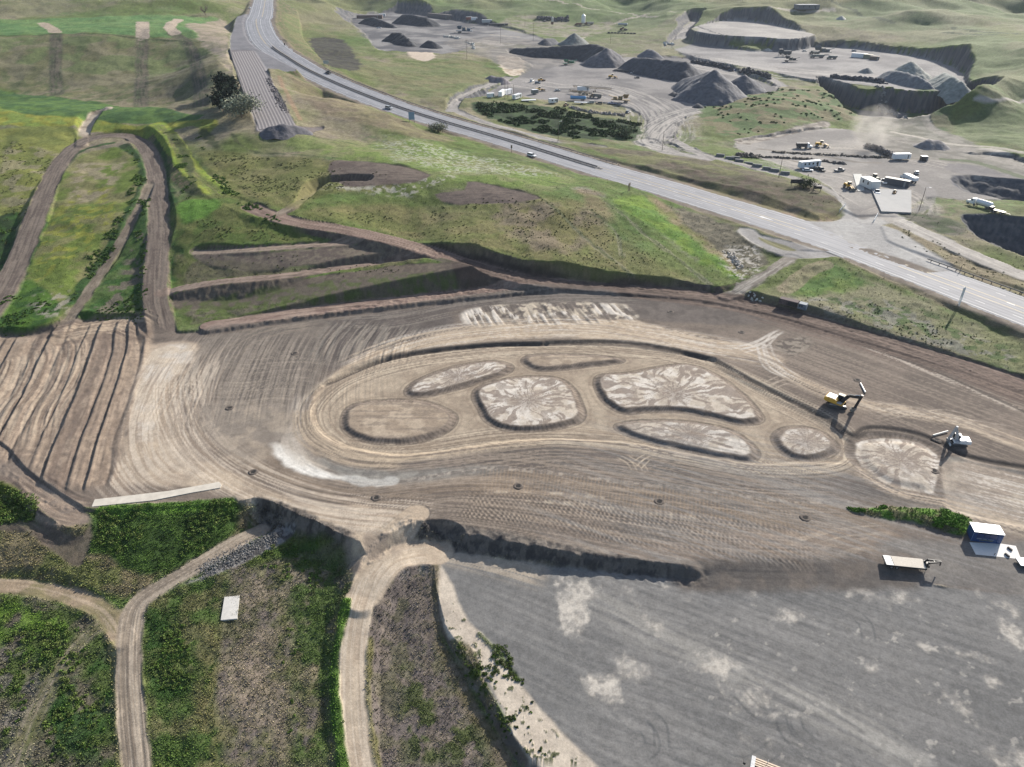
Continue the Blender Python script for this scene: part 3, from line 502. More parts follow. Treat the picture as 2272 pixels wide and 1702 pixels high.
strip("1965,255 2010,275 2060,302 2110,330 2150,348", 2.5, C(186, 178, 166), alpha=.9, warp=1, veg=0, reg=4); area("2045,336 2110,345 2212,375 2300,395 2300,405 2200,385 2100,358 2040,345", C(80, 96, 66), C(104, 104, 84), fe=1.5, warp=1.5)
area("1900,300 1990,305 2060,325 2080,345 2000,345 1910,338", C(110, 108, 106), C(128, 122, 114), fe=2, warp=2, veg=.1, csc=4); area("2060,352 2212,372 2300,380 2300,395 2212,388 2060,372", C(134, 130, 130), C(116, 114, 116), fe=1.5, veg=0, csc=8)
area("2110,208 2160,212 2212,214 2212,222 2160,220 2110,218", C(190, 182, 172), fe=1, veg=0)

area("1872,482 1900,486 1950,503 2010,543 2075,590 2030,588 1950,560 1850,524 1760,496 1700,480 1800,478", C(186, 184, 181), C(172, 170, 168), fe=1, warp=.6, veg=0, reg=4, csc=7)
strip(QR1, 4.4, C(196, 190, 182), C(178, 172, 165), fe=.6, warp=.5, veg=0, reg=4); flow(QR1, 4, [C(214, 208, 198), C(160, 155, 150)], 30, 1.2, .54)
area("1880,252 2000,258 2060,290 2130,325 2212,345 2212,384 2120,360 2000,345 1900,322 1850,290", C(150, 145, 138), C(118, 116, 108), fe=2, warp=3, veg=.15, csc=6, alpha=.85); area("960,92 1050,80 1130,84 1240,112 1300,124 1130,150 1060,130", C(148, 142, 136), C(112, 110, 108), fe=2, warp=4, veg=.1, csc=9, alpha=.7); strip("2040,345 2110,352 2212,384", 3, C(84, 100, 68), alpha=.8, warp=1.5); strip("2212,330 2150,318 2060,312 2000,300 1930,285", 2, C(196, 188, 176), alpha=.8, warp=1, veg=0)
strip([q[:2] for q in RAMP], 9.4, C(140, 136, 138), C(128, 124, 126), fe=.6, warp=.3, veg=0, reg=5)
area("1480,395 1600,415 1760,455 1815,465 1780,478 1640,455 1440,400", C(150, 134, 112), C(134, 126, 88), fe=2, warp=2, alpha=.7)
# ---- the construction pad
area(PAD, C(131, 119, 109), C(113, 103, 95), fe=.4, warp=.4, veg=0, reg=2, csc=9, sharp=.2); area(LOBE, C(150, 134, 120), BRN, fe=.4, warp=.6, veg=.02, reg=2, csc=3)
area("460,712 720,690 990,652 1180,628 1330,628 1560,652 1660,690 1560,700 1390,690 1340,668 1000,668 990,700 880,738 760,790 700,790 700,700", C(112, 104, 99), C(98, 91, 87), fe=1.5, warp=1.5, csc=4, z=0)
flow("700,700 850,690 1000,660 1200,640 1400,640", 6, [C(94, 87, 84), C(150, 142, 132)], 20, .9, .55, alpha=.5, z=0)
# tilled checker left of the track
area("395,790 430,735 560,712 700,690 700,760 680,860 660,900 600,960 520,960 430,900 395,850", C(130, 121, 112), C(116, 108, 101), fe=1, z=0)
flow("640,700 600,760 560,850 540,960", 34, [C(100, 93, 88), C(160, 149, 137)], 30, .75, .56, .06, .5, 6, z=0, rut=.12); flow("560,700 520,760 480,850 450,930", 20, [C(100, 93, 88), C(162, 151, 139)], 30, .8, .56, .06, .5, 6, z=0, seed=4, rut=.12)
flow("420,850 500,855 600,848 670,855", 22, [C(178, 166, 150)], 18, .45, .6, .05, .45, 6, z=0, seed=9)
# dozed windrows at the top (700-840, 700-780)
flow("770,790 790,740 830,690", 15, [C(86, 80, 78), C(148, 140, 130)], 16, 1.1, .52, .06, .75, 3, z=0, seed=13, rut=.5)
flow("460,780 560,720 700,690", 5, [C(160, 148, 134)], 12, .8, .5, alpha=.5, z=0)
# white gypsum patches and rill marks at the top centre
area("1000,680 1050,662 1180,655 1330,655 1360,668 1370,690 1280,700 1150,702 1020,705", C(196, 184, 166), C(120, 111, 104), fe=1, warp=1.5, csc=2.5, z=0, sharp=.05)
sT, dT = polyfield(smooth(world("1000,675 1060,662 1180,657 1330,657 1362,672 1368,692 1280,700 1150,703 1020,704", z=0), 4, True), 3); fT = fbm(X[sT] / 1.1 + (Y[sT] - 200) * .25, Y[sT] / 9, 1, 3, 44); gT = fbm(X[sT], Y[sT], 9, 3, 45); mT = sst(1.5, -1.5, dT)
mixc(sT, mT * sst(.5, .56, fT) * sst(.38, .5, gT) * .9, WHT); mixc(sT, mT * sst(.5, .44, fT) * .6, C(108, 99, 93)); Z[sT] += mT * (fT - .5) * .5
# pale traffic band round the north side, spreading into the tracks to the right
area("730,800 790,765 900,735 1000,712 1100,700 1250,696 1370,692 1450,712 1540,735 1640,752 1700,780 1640,775 1540,765 1440,748 1330,733 1180,730 1040,738 890,758 780,790 720,830", TAN, C(186, 168, 146), fe=1.2, warp=1.6, z=0, csc=5)
flow("740,805 890,742 1040,716 1250,705 1400,722 1560,752 1700,775", 6.5, [WHT, C(156, 140, 124), C(206, 190, 168)], 22, .8, .55, .07, .6, 2, z=0, seed=31)
flow("1560,752 1640,765 1700,805 1790,850 1900,880 2050,905 2212,960 2400,1010", 2.6, [TANL, C(190, 172, 150)], 20, .6, .42, .1, .8, 1.2, z=0); 
for q in ("1560,750 1620,748 1660,730 1690,712", "1600,760 1650,745 1675,722 1692,716", "1640,735 1650,770 1680,800 1720,820", "1655,735 1668,770 1700,800 1730,818", "1640,745 1655,790 1700,815", "1590,755 1640,738 1680,716"): wheel(q, WHT, 1.6, .3, .8)
for q in ("1650,850 1670,835 1700,825 1740,838", "1640,850 1655,832 1690,815", "1880,900 1960,885 2060,905 2212,930", "1860,880 1950,880 2080,915 2212,965", "1990,900 2040,890 2110,905", "1890,905 2000,893 2212,950"): wheel(q, TANL, 2.0, .22, .55)
# right of the track: brown with fine passes
flow("1600,700 1760,760 1950,830 2212,930 2400,1000", 26, [C(112, 101, 94), C(156, 143, 130)], 34, .9, .55, .07, .55, 4, z=0, seed=41); flow("1600,660 1800,715 2000,775 2212,850 2400,905", 8, [C(92, 82, 77), C(122, 104, 95)], 40, .9, .52, .07, .6, 1.5, z=0, seed=42)
flow("1850,740 2000,800 2212,890", 1.2, [C(196, 184, 170)], 8, .5, .42, .1, .8, .4, z=0); flow("1830,735 1990,790 2150,860 2300,930", .7, [C(70, 62, 58)], 20, .4, .3, .1, .8, .3, z=0); flow("1880,735 2050,800 2212,850", .6, [C(80, 72, 66)], 20, .4, .3, .1, .8, .3, z=0)
area("1680,740 1720,725 1750,735 1735,760 1700,768", C(98, 90, 84), C(150, 140, 128), fe=1.2, warp=1.5, csc=1.2, z=0)
# south half: bands that follow the lower edge of the track
G1 = "470,1010 560,1045 700,1075 850,1080 1000,1062 1200,1060 1500,1085 1800,1130 1900,1150"
area("560,960 640,990 760,1030 900,1030 1080,1015 1250,1035 1450,1055 1650,1080 1850,1090 1880,1130 1700,1135 1450,1100 1200,1075 1000,1070 850,1085 720,1080 600,1050 500,1005 480,960", C(142, 127, 112), C(128, 115, 103), fe=1.5, z=0, csc=8)
area("700,960 860,985 1080,960 1200,952 1350,960 1500,988 1640,1008 1760,1008 1850,1030 1950,1062 1850,1075 1650,1062 1450,1035 1250,1010 1080,1000 900,1015 780,1010 700,985", C(116, 107, 101), C(104, 97, 92), fe=1.2, z=0, csc=6)
for q, w, sd_ in (("690,930 740,985 860,1003 1080,975 1200,965 1350,975 1500,1005 1650,1030 1850,1050", 8.5, 51), ("640,985 760,1030 900,1022 1080,1005 1250,1030 1450,1055 1650,1078 1850,1085", 5, 52), ("560,1050 720,1090 850,1080 1000,1062 1200,1075 1450,1110 1700,1140 1900,1165", 6, 53), ("900,1115 1000,1120 1200,1150 1400,1185 1600,1210 1850,1215", 7, 54)):
    flow(q, w, [C(104, 96, 91), C(166, 152, 137)], 36, .6, .53, .06, .6, 2, z=0, seed=sd_, rut=.08)
area("700,985 760,1012 900,1016 1040,1005 1080,1015 900,1040 800,1040 740,1030 690,1000", C(150, 148, 142), C(130, 128, 124), fe=1.5, warp=.8, z=0, csc=2, alpha=.8)
strip("870,1040 1000,1018 1100,1012 1300,1035 1500,1058 1700,1082 1850,1085", .7, C(176, 166, 154), C(120, 112, 106), .7, .3, .4, z=0, csc=.8); strip("1130,1080 1300,1095 1500,1120", .5, C(196, 184, 166), BRN, .8, .3, .5, z=0, csc=1.5); strip("1050,1062 1200,1066 1300,1075", .4, C(206, 192, 172), BRN, .7, .3, .5, z=0, csc=1.5)
area("585,965 600,955 640,985 690,1015 745,1032 720,1036 660,1022 610,995", C(238, 234, 226), fe=.8, warp=1.2, z=0); area("600,930 640,930 660,985 700,1010 660,1000 620,975", C(206, 196, 182), fe=2, warp=2, z=0, alpha=.7); flow("660,850 640,900 620,950 640,990", 2, [C(206, 196, 184)], 9, .5, .4, alpha=.6, z=0); strip("745,1032 800,1044 850,1040", 1.2, C(206, 204, 198), alpha=.7, z=0, warp=1)
# stamped crawler rows along the bottom of the pad
ct = smooth(world("960,1085 1100,1100 1300,1125 1500,1150 1650,1170 1800,1195", z=0), 8); s, d, g, L = linefield(ct, 7); d = np.where(np.isinf(d), 99, d)
wob = fbm(X[s], Y[s], 5, 2, 77) * 2; w1 = np.sin((L + g * .35 + wob) / 1.0 * 2 * np.pi) * np.sin((g + .3 * wob) / 1.9 * 2 * np.pi); mk = sst(6.5, 4.5, d) * sst(0, 8, L) * sst(cumlen(ct)[-1], cumlen(ct)[-1] - 8, L) * (.35 + .65 * sst(.35, .6, fbm(L / 12, g / 2.5, 1, 2, 8)))
mixc(s, mk * sst(.1, .7, w1) * .7, C(176, 160, 142)); mixc(s, mk * sst(.1, .7, -w1) * .5, C(102, 92, 84)); Z[s] += mk * w1 * .09
ct = smooth(world("1000,1035 1150,1042 1350,1065 1600,1100 1800,1120", z=0), 8); s, d, g, L = linefield(ct, 5); d = np.where(np.isinf(d), 99, d); w1 = np.sin(L / .8 * 2 * np.pi) * .6 + (fbm(L, g * 3, 1.5, 2, 3) - .5); mixc(s, sst(5, 3.5, d) * sst(0, 8, L) * sst(cumlen(ct)[-1], cumlen(ct)[-1] - 8, L) * sst(.1, .5, w1) * .35, C(178, 156, 130))
# left apron of pale soil and the haul road that skirts the bottom
area("300,760 330,745 400,737 425,745 415,775 395,800 390,850 400,920 440,985 490,1015 560,1050 640,1080 700,1085 820,1100 880,1110 850,1150 790,1165 700,1140 600,1090 520,1075 440,1050 300,1050 250,1045 270,960 290,900", TAN, C(178, 162, 144), fe=1.2, warp=1.5, z=0, csc=6)
area("310,770 380,745 415,750 400,790 350,850 330,950 300,940 300,860", TANL, WHT, fe=1.5, warp=2, z=0, alpha=.7, csc=4)
flow("400,745 345,850 330,950 380,1020 470,1030", 14, [C(160, 144, 128), C(218, 204, 186)], 20, .8, .53, .07, .6, 3, z=0, seed=61); flow("385,800 390,880 430,960 520,1030 640,1080 760,1105 880,1115 960,1125", 6.5, [C(168, 152, 134), C(220, 206, 188)], 30, .7, .53, .07, .6, 2, z=0, seed=62, rut=.06)
flow("480,1000 430,930 405,850", 6, [C(132, 120, 110)], 22, .9, .45, .08, .5, 3, z=0, seed=63)
area("430,880 520,875 620,880 640,930 590,970 560,1000 500,985 450,940", C(150, 140, 129), C(176, 163, 147), fe=2.5, warp=2, z=0, alpha=.7, csc=3)
# furrowed field
mixc(sF, furm, two(sF, C(146, 130, 116), C(162, 145, 128), 7, 5)); bandc = ((np.sin(idx * 3.1 + 1) * 43758.5) % 1.0); mixc(sF, furm * sst(.5, .6, bandc) * .8, C(130, 115, 104)); mixc(sF, furm * sst(.84, .93, ridge) * .5, C(104, 92, 84)); nz = fbm(aF / 14, cw / .5, 1, 3, 66); mixc(sF, furm * sst(.5, .62, nz) * .45, C(184, 166, 147)); mixc(sF, furm * sst(.52, .62, fbm(X[sF], Y[sF], 1.6, 4, 68)) * .3, C(110, 97, 88)); mixc(sF, furm * sst(.56, .64, fbm(aF / 9, cw / .7, 1, 3, 67)) * .35, C(112, 99, 90))  # dark lines paint in the shadows of the steep furrow edges
area("-60,740 60,728 90,760 60,820 20,900 -60,980", C(176, 160, 142), C(150, 134, 118), fe=2, warp=3, z=0, alpha=.6); flow("60,745 100,760 80,830 30,900 0,1000", 12, [C(112, 98, 88), C(190, 174, 154)], 20, 1.1, .55, .06, .6, 3, z=0, seed=67, rut=.5)
area("90,725 170,700 230,690 300,690 330,715 300,740 200,735 110,750", C(150, 134, 118), C(120, 106, 96), fe=1, warp=1.5, z=0, csc=3); flow("90,735 180,715 260,700 320,720", 6, [C(104, 92, 84), C(196, 178, 156)], 14, .8, .52, .06, .6, 2, z=0, rut=.5, seed=68)
flow("0,1030 60,1075 120,1110 190,1125", 6, [C(116, 102, 93), C(178, 160, 142)], 16, .8, .52, .06, .7, 1.5, z=0, rut=.3, seed=69)
area("1330,612 1560,636 1800,696 2000,755 2212,832 2400,890 2400,930 2212,866 2000,788 1800,727 1560,666 1330,636", C(96, 82, 75), C(116, 100, 91), fe=.6, warp=.5, alpha=.85, csc=3, z=.3); flow("1330,624 1560,651 1800,711 2000,771 2212,849 2400,910", 4.5, [C(78, 67, 62), C(142, 124, 113)], 30, .7, .55, .06, .6, .8, z=.3, rut=.15)
area("1000,560 1100,586 1200,602 1330,612 1330,624 1200,620 1060,604 985,590", C(92, 79, 73), C(112, 97, 89), fe=.5, alpha=.7, csc=3)
# slab strips and the pale track loop
area(OV, C(186, 171, 151), C(168, 153, 135), fe=.6, warp=.5, z=0, csc=4)
RING = smooth([(*xyz(u, v, 0), 0) for u, v in px("735,960 690,920 690,870 760,815 900,775 1060,755 1180,750 1330,752 1450,765 1560,800 1680,860 1780,912 1815,950 1790,995 1640,1000 1480,975 1350,948 1200,938 1060,945 900,968 800,968 735,960")], 6)
flow(RING, 4.5, [C(136, 123, 110), C(212, 197, 175)], 30, .6, .52, .07, .75, 2, seed=71, rut=.08); flow(RING, 1.0, [C(124, 113, 102)], 40, .4, .5, .08, .5, .5, seed=72)
s, d = polyfield(OV, 6); rimn = fbm(X[s], Y[s], 9, 3, 72); th_ = np.arctan2(Y[s] - 190, X[s]); mixc(s, sst(1.6, .6, np.abs(d + .4)) * .75 * (Y[s] > 178) , C(112, 102, 94)); mixc(s, sst(2.2, .2, np.abs(d + 4.2)) * .4, C(150, 134, 117))  # far rim only: shade of the inward slope painted dark
for q in ("668,880 672,915 700,945 760,972 860,985 960,975 1080,958 1200,950", "650,880 655,930 690,965 770,995 880,1000"): flow(q, 2.2, [C(148, 134, 118), C(204, 186, 162)], 22, .5, .5, .08, .6, 1, z=0, seed=75)
for nm in ('i1', 'i2', 'i3', 'i4', 'i5', 'i6', 'i7', 'big'):
    p_, s, d = ISL[nm]; cx, cy = p_[:, 0].mean(), p_[:, 1].mean(); dn = d + (fbm(X[s], Y[s], 1.5, 3, 81) - .5) * .8
    mixc(s, sst(.6, .1, dn), two(s, C(128, 116, 106), C(146, 133, 121), 1.2)); th_ = np.arctan2(Y[s] - cy, X[s] - cx); rr_ = np.hypot(X[s] - cx, Y[s] - cy)
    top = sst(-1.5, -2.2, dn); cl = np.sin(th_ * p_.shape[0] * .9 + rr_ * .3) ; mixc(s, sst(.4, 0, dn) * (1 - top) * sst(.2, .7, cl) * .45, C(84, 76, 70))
    if nm in ('i1', 'i3'): cc = two(s, C(166, 150, 132), C(190, 174, 154), 3); mixc(s, top, cc); nz = fbm(X[s] / 9, Y[s] / .8, 1, 3, 83); mixc(s, top * sst(.52, .6, nz) * .5, C(128, 117, 108))
    else:
        mixc(s, top, two(s, WHT, C(206, 194, 178), 3)); kx = 3.2 if nm == 'big' else 2.2
        w = 4.2 * np.cumsum([0])[0] + fbm(th_ * 13 + (fbm(X[s], Y[s], 5, 2, 3) - .5) * 7, rr_ / 5, 1, 4, 84); mixc(s, top * sst(.5, .56, w) * sst(1.2, .5, w * 0 + .5) * .85, C(146, 132, 121)); mixc(s, top * sst(5, 1, rr_ + (w - .5) * 12) * .5, C(138, 125, 115)); nz = fbm(X[s], Y[s], 2.0, 3, 86); mixc(s, top * sst(.58, .64, nz) * .6, C(148, 135, 124))
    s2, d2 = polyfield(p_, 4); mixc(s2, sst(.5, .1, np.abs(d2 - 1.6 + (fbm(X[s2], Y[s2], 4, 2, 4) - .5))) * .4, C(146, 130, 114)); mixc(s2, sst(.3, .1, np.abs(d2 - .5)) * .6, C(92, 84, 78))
# rim ditches on the upper side of the track, slope shade painted in dark
for q, w in (("1180,738 1330,738 1430,750 1540,775", .9), ("1540,775 1620,820 1700,860 1790,905 1840,940 1880,925 1960,932 2030,955 2090,985 2212,1010 2400,1040", 1.0), ("700,830 800,785 900,760 1040,745 1180,740", .7)):
    flow(q, w, [C(74, 67, 63), C(96, 88, 82)], 14, .4, .42, .1, .85, .5, z=0); pp = smooth(world(q, z=0), 5); s, d, g, L = linefield(pp, w + 1.5); Z[s] -= sst(w + .5, 0, np.where(np.isinf(d), 99, d)) * .45
area(STR, C(190, 178, 162), C(168, 155, 141), fe=.5, warp=.5, z=0, csc=4); flow("2040,1030 2212,1075 2400,1120", 9, [WHT, C(142, 130, 119)], 16, .8, .55, .06, .6, 2, z=0, seed=88); flow("2040,1090 2212,1140 2400,1190", 3, [C(204, 188, 166)], 16, .6, .4, z=0, alpha=.7)
flow("1830,1005 1900,1040 1960,1070 2060,1090 2212,1130", 2, [TAN], 16, .6, .4, z=0, alpha=.7)
for q in ("1335,985 1360,1000 1372,1020", "1350,985 1385,1005 1395,1020", "1372,1000 1395,985 1420,978", "1380,1010 1400,990"): wheel(q, C(206, 190, 168), 1.2, .12, .8)
area("1300,1195 1500,1215 1750,1195 1900,1180 1950,1150 1800,1140 1600,1150", C(146, 130, 116), C(166, 148, 132), fe=2, warp=2, alpha=.5, z=0, csc=4); flow("1700,1195 1820,1160 1950,1150", 4, [C(196, 180, 160)], 14, .8, .5, z=0, alpha=.5)
# ---- gravel lot
area([q[:2] for q in LOT], C(142, 140, 137), C(129, 128, 126), fe=.3, warp=.6, veg=0, reg=3, csc=14, sharp=.25)
LZ = None
area("940,1190 1010,1190 1200,1218 1500,1246 1900,1250 2000,1232 1980,1200 1900,1180 1960,1165 2100,1170 2300,1180 2400,1300 1900,1262 1500,1262 1200,1236", C(142, 138, 133), C(126, 123, 120), fe=1.5, warp=1.5, veg=0, reg=3, csc=6, alpha=.8)
flow("960,1215 1150,1290 1400,1400 1700,1540 2000,1690", 60, [C(116, 115, 114), C(166, 163, 158)], 50, 1.3, .56, .1, .34, 10, seed=91); flow("1180,1250 1500,1330 1900,1460 2400,1640", 60, [C(114, 113, 112), C(164, 161, 157)], 40, .9, .57, .1, .3, 10, seed=90); flow("940,1180 1060,1205 1200,1245", 3.5, [C(206, 190, 168), C(184, 172, 156)], 24, 1, .42, .1, .85, 2, seed=92)
flow("1200,1260 1330,1320 1420,1370 1530,1420 1700,1500 1850,1570 2000,1657", 3.2, [C(176, 172, 164)], 16, 1.2, .5, .1, .6, 3, seed=93); flow("1680,1480 1780,1530 1900,1600 2030,1657", 1.2, [C(186, 182, 174)], 20, .8, .38, .1, .7, 1, seed=94)
for q, c_, f_ in (("1205,1290 1260,1265 1300,1270 1290,1290 1240,1310", 1, 2.2), ("1215,1310 1240,1330 1245,1375 1225,1365", 1, 1.5), ("1265,1470 1285,1460 1300,1478 1330,1485 1340,1500 1300,1510 1275,1500", 1, 1.3), ("1345,1440 1365,1450 1400,1480 1390,1485 1350,1470", .7, 1.8), ("1510,1415 1545,1415 1565,1432 1550,1440 1520,1430", .9, 2), ("1605,1490 1640,1475 1660,1500 1640,1540 1615,1530", .9, 2.6), ("1385,1330 1440,1355 1420,1360", .8, 1.2), ("1450,1250 1560,1262 1650,1258 1560,1275 1480,1272", .8, 2), ("1660,1340 1700,1320 1740,1330 1700,1350", 1, .8), ("1840,1260 1900,1280 1960,1290 1900,1300 1850,1280", .7, 1.4), ("2060,1400 2100,1405 2125,1425 2100,1430 2070,1415", .9, 1), ("2150,1340 2212,1360 2212,1400 2170,1380", .9, 1.2), ("1870,1440 1890,1440 1885,1450", .9, .5), ("2050,1510 2080,1520 2120,1560 2080,1540", .8, .8), ("2110,1280 2180,1320 2140,1300", .7, 1), ("2160,1640 2212,1640 2212,1657 2170,1657", .9, 1), ("1980,1390 2020,1400 2000,1405", .8, .6), ("2130,1465 2150,1475 2135,1480", .8, .6), ("1290,1250 1360,1290 1300,1280", .5, 3)):
    s, d = polyfield(smooth(world(q), 3, True), f_ * 3 + 1); val = -d / f_ * .9 + (fbm(X[s], Y[s], 3.2, 5, 150, .62) - .5) * 6.5; m = sst(-.7, 1.5, val) * .85 * c_ * (.55 + .9 * sst(.3, .7, fbm(X[s], Y[s], .7, 3, 151))); mixc(s, np.clip(m, 0, 1), C(214, 206, 194))
spots("1600,1300 2212,1300 2212,1657 1700,1657 1400,1400", C(200, 194, 184), 1.6, .745, .035, .6, seed=95, oc=5)
for q in ("1380,1560 1400,1580 1410,1610 1390,1630", "1400,1545 1425,1570 1430,1620", "1690,1545 1700,1580 1740,1620 1790,1640", "1710,1540 1725,1580 1770,1620", "1560,1640 1620,1650 1680,1610", "1850,1330 1870,1350 1878,1390", "1440,1650 1500,1670 1560,1665", "1590,1490 1640,1540 1700,1550"): wheel(q, C(96, 98, 100), 2.2, .16, .55, z=None)
for q in ("1260,1300 1330,1330", "1300,1530 1380,1600 1500,1620"): flow(q, 1, [C(104, 106, 108)], 9, .3, .5, z=None, alpha=.5)
# scarp between the pad and the lot: dark broken rock with a thin ledge
sK, dK = area("868,1126 950,1138 1100,1164 1300,1202 1500,1235 1508,1248 1300,1229 1100,1200 1010,1184 940,1172 900,1150", C(88, 84, 82), C(122, 115, 108), fe=.4, warp=.7, wsc=2, csc=.9, z=-1.2, reg=0, sharp=.08)
Z[sK] += sst(1, -1, dK) * (fbm(X[sK], Y[sK], 1.6, 4, 120) - .5) * .9
strip("960,1160 1100,1184 1250,1210 1400,1232", .25, C(120, 114, 108), alpha=.7, z=-1.6, warp=.2)
sK, dK = area("560,1084 640,1112 720,1146 765,1166 760,1185 700,1178 640,1172 575,1150 555,1120", C(90, 84, 80), C(126, 118, 110), fe=.5, warp=.8, wsc=2, csc=.9, z=-1.6, sharp=.08); Z[sK] += sst(1, -1, dK) * (fbm(X[sK], Y[sK], 1.6, 4, 121) - .5) * .8
strip("1490,1240 1600,1242 1750,1242 1950,1240", 3.2, C(126, 117, 109), C(112, 106, 101), fe=1.2, warp=.8, veg=0, reg=3, z=-.4, csc=3)
# chalk-white edge of the lot with weeds
area("942,1215 958,1230 985,1285 1010,1335 1050,1380 1100,1440 1160,1520 1230,1600 1290,1670 1180,1670 1120,1600 1085,1530 1040,1450 1010,1390 970,1380 952,1330 945,1270", C(226, 212, 193), C(214, 200, 182), fe=.4, warp=.5, veg=0, csc=3)
spots("950,1270 1010,1340 1100,1450 1200,1580 1270,1657 1150,1657 1080,1530 1010,1400 960,1370", C(92, 100, 66), .9, .7, .03, .9, seed=97, fe=.5, warp=.3, veg=.5); area("975,1385 1010,1395 1040,1450 1080,1530 1100,1570 1060,1540 1020,1470 990,1420", C(98, 112, 56), C(140, 130, 110), fe=.5, warp=.8, veg=.8, csc=1.5); strip("1035,1370 1060,1395 1090,1430 1120,1470", .4, C(76, 98, 44), alpha=.9, warp=.5, veg=1)
area("930,1200 950,1210 945,1290 960,1380 1000,1450 1060,1560 1110,1657 1060,1657 1000,1560 960,1460 930,1370 925,1260", C(136, 124, 106), C(116, 108, 84), fe=.6, warp=.8, veg=.5, csc=2)
# ---- lower left: rough ground, pale dirt roads, lush weeds
area("820,1245 880,1205 930,1200 930,1300 940,1400 985,1500 1050,1657 810,1657 790,1540 790,1420 800,1320", C(112, 103, 99), C(128, 118, 112), fe=.8, veg=.55, csc=1.6, sharp=.1); spots("810,1245 930,1210 980,1500 1050,1657 810,1657", C(140, 128, 114), 1.4, .54, .06, .6, seed=142); spots("810,1245 930,1210 980,1500 1050,1657 810,1657", C(112, 112, 80), 2.6, .56, .06, .5, seed=143); spots("850,1450 960,1450 1050,1600 1050,1657 870,1657", C(84, 98, 52), 2.5, .5, .06, .8, seed=98, veg=1); spots("870,1200 930,1200 920,1260 860,1250", C(150, 146, 142), 1.2, .5, .05, .7)
area("490,1170 560,1150 700,1165 770,1195 745,1260 725,1340 715,1450 735,1657 470,1657 460,1450 480,1300 500,1240", C(124, 114, 108), C(108, 106, 84), fe=1, veg=.75, csc=4)
spots("490,1200 740,1200 720,1400 730,1657 480,1657 500,1400", C(122, 122, 82), 1.2, .5, .08, .6, seed=140); spots("490,1200 740,1200 720,1400 730,1657 480,1657 500,1400", C(150, 138, 118), 2.2, .56, .06, .6, seed=141); spots("620,1200 740,1200 720,1400 730,1657 620,1657 640,1400", C(84, 108, 52), 3, .46, .08, .85, seed=99, veg=1); spots("480,1250 640,1250 620,1657 500,1657", C(152, 138, 124), 5, .54, .06, .7, seed=100); area("560,1160 640,1150 720,1170 640,1200 540,1220", C(70, 96, 44), C(100, 112, 60), fe=1, veg=1)
area("-60,1120 100,1150 200,1130 500,1090 520,1130 470,1180 360,1230 270,1290 100,1250 -60,1250", C(114, 118, 74), C(132, 122, 96), fe=1, veg=.9, csc=5)
area("200,1100 300,1095 500,1085 515,1120 500,1160 380,1230 300,1240 230,1200 170,1190 190,1140", C(82, 108, 50), C(64, 88, 42), fe=.8, warp=1.2, veg=1, csc=2.5); strip("220,1105 320,1100 420,1092 495,1085", 1.5, C(104, 138, 56), C(84, 116, 50), veg=1)
area("-60,1290 100,1290 190,1320 240,1360 250,1450 255,1657 -60,1657", C(88, 104, 58), C(112, 106, 92), fe=1, veg=.95, csc=4); spots("-40,1290 180,1310 160,1400 -40,1420", C(100, 130, 50), 3, .48, .06, .8, seed=101); spots("80,1400 240,1380 250,1657 100,1657", C(54, 88, 40), 4, .46, .07, .85, seed=102); spots("-40,1400 100,1400 60,1657 -40,1657", C(128, 122, 116), 3, .52, .05, .8, seed=103)
area("310,1330 340,1290 480,1245 475,1300 470,1400 470,1500 480,1657 340,1657 315,1500", C(86, 108, 56), C(116, 116, 80), fe=1, veg=1, csc=3.5); area("310,1330 370,1330 400,1420 405,1500 340,1510 315,1450", C(60, 88, 42), C(92, 106, 60), fe=1, warp=1, veg=1, csc=2); spots("440,1350 480,1350 490,1657 440,1657", C(136, 128, 90), 3, .48, .07, .7, seed=104)
area("-60,1030 30,1040 60,1070 60,1110 110,1140 170,1160 200,1125 190,1180 170,1225 110,1190 60,1150 -60,1130", C(120, 106, 98), C(104, 92, 86), fe=.5, warp=.8, veg=.15, csc=1.5, alpha=.8); area("-60,1075 30,1078 62,1100 60,1125 -60,1120", C(78, 110, 48), C(60, 88, 42), fe=.8, veg=1); area("-60,1040 20,1050 35,1065 -60,1065", C(98, 112, 44), fe=.8, veg=1)
strip(RDD, 1.7, C(142, 134, 116), C(120, 116, 86), alpha=.85, fe=.5, veg=.4, reg=1); flow(RDD, 1.7, [C(168, 156, 138), C(96, 104, 64)], 14, .5, .5, .08, .6, .5)
strip(RDC, 1.8, C(164, 146, 124), C(140, 130, 100), fe=.5, veg=.15, reg=1); flow(RDC, 1.7, [C(190, 172, 150)], 14, .5, .5)
strip("250,1395 262,1500 268,1657", 1.2, C(150, 144, 104), alpha=.7); strip(RDB, 2.15, C(168, 154, 137), C(146, 134, 120), fe=.35, warp=.35, veg=.05, reg=1); flow(RDB, 2.1, [C(126, 115, 104), C(196, 182, 164)], 20, .45, .53, .07, .65, .4, rut=.1); strip("600,1125 540,1165 470,1215 400,1250 340,1290", 1.6, C(148, 144, 140), C(104, 100, 98), fe=.5, veg=.2, csc=.7) if 0 else None
area("640,1130 600,1140 540,1185 470,1225 420,1250 400,1262 470,1240 560,1200 620,1165", C(150, 147, 144), C(96, 93, 92), fe=.4, warp=.4, veg=.3, csc=.8, sharp=.06)
s, d, g, L = strip(MAINRD, 2.7, C(206, 189, 167), C(194, 176, 155), fe=.3, warp=.25, veg=0, reg=1); strip(MAINRD2, 3.3, C(206, 189, 167), C(194, 176, 155), fe=.4, warp=.3, veg=0, reg=1); flow(MAINRD, 2.6, [C(178, 162, 143), C(224, 209, 189)], 60, .5, .52, .08, .55, .3); flow(MAINRD2, 3.2, [C(178, 162, 143), C(224, 209, 189)], 60, .5, .52, .08, .55, .3)
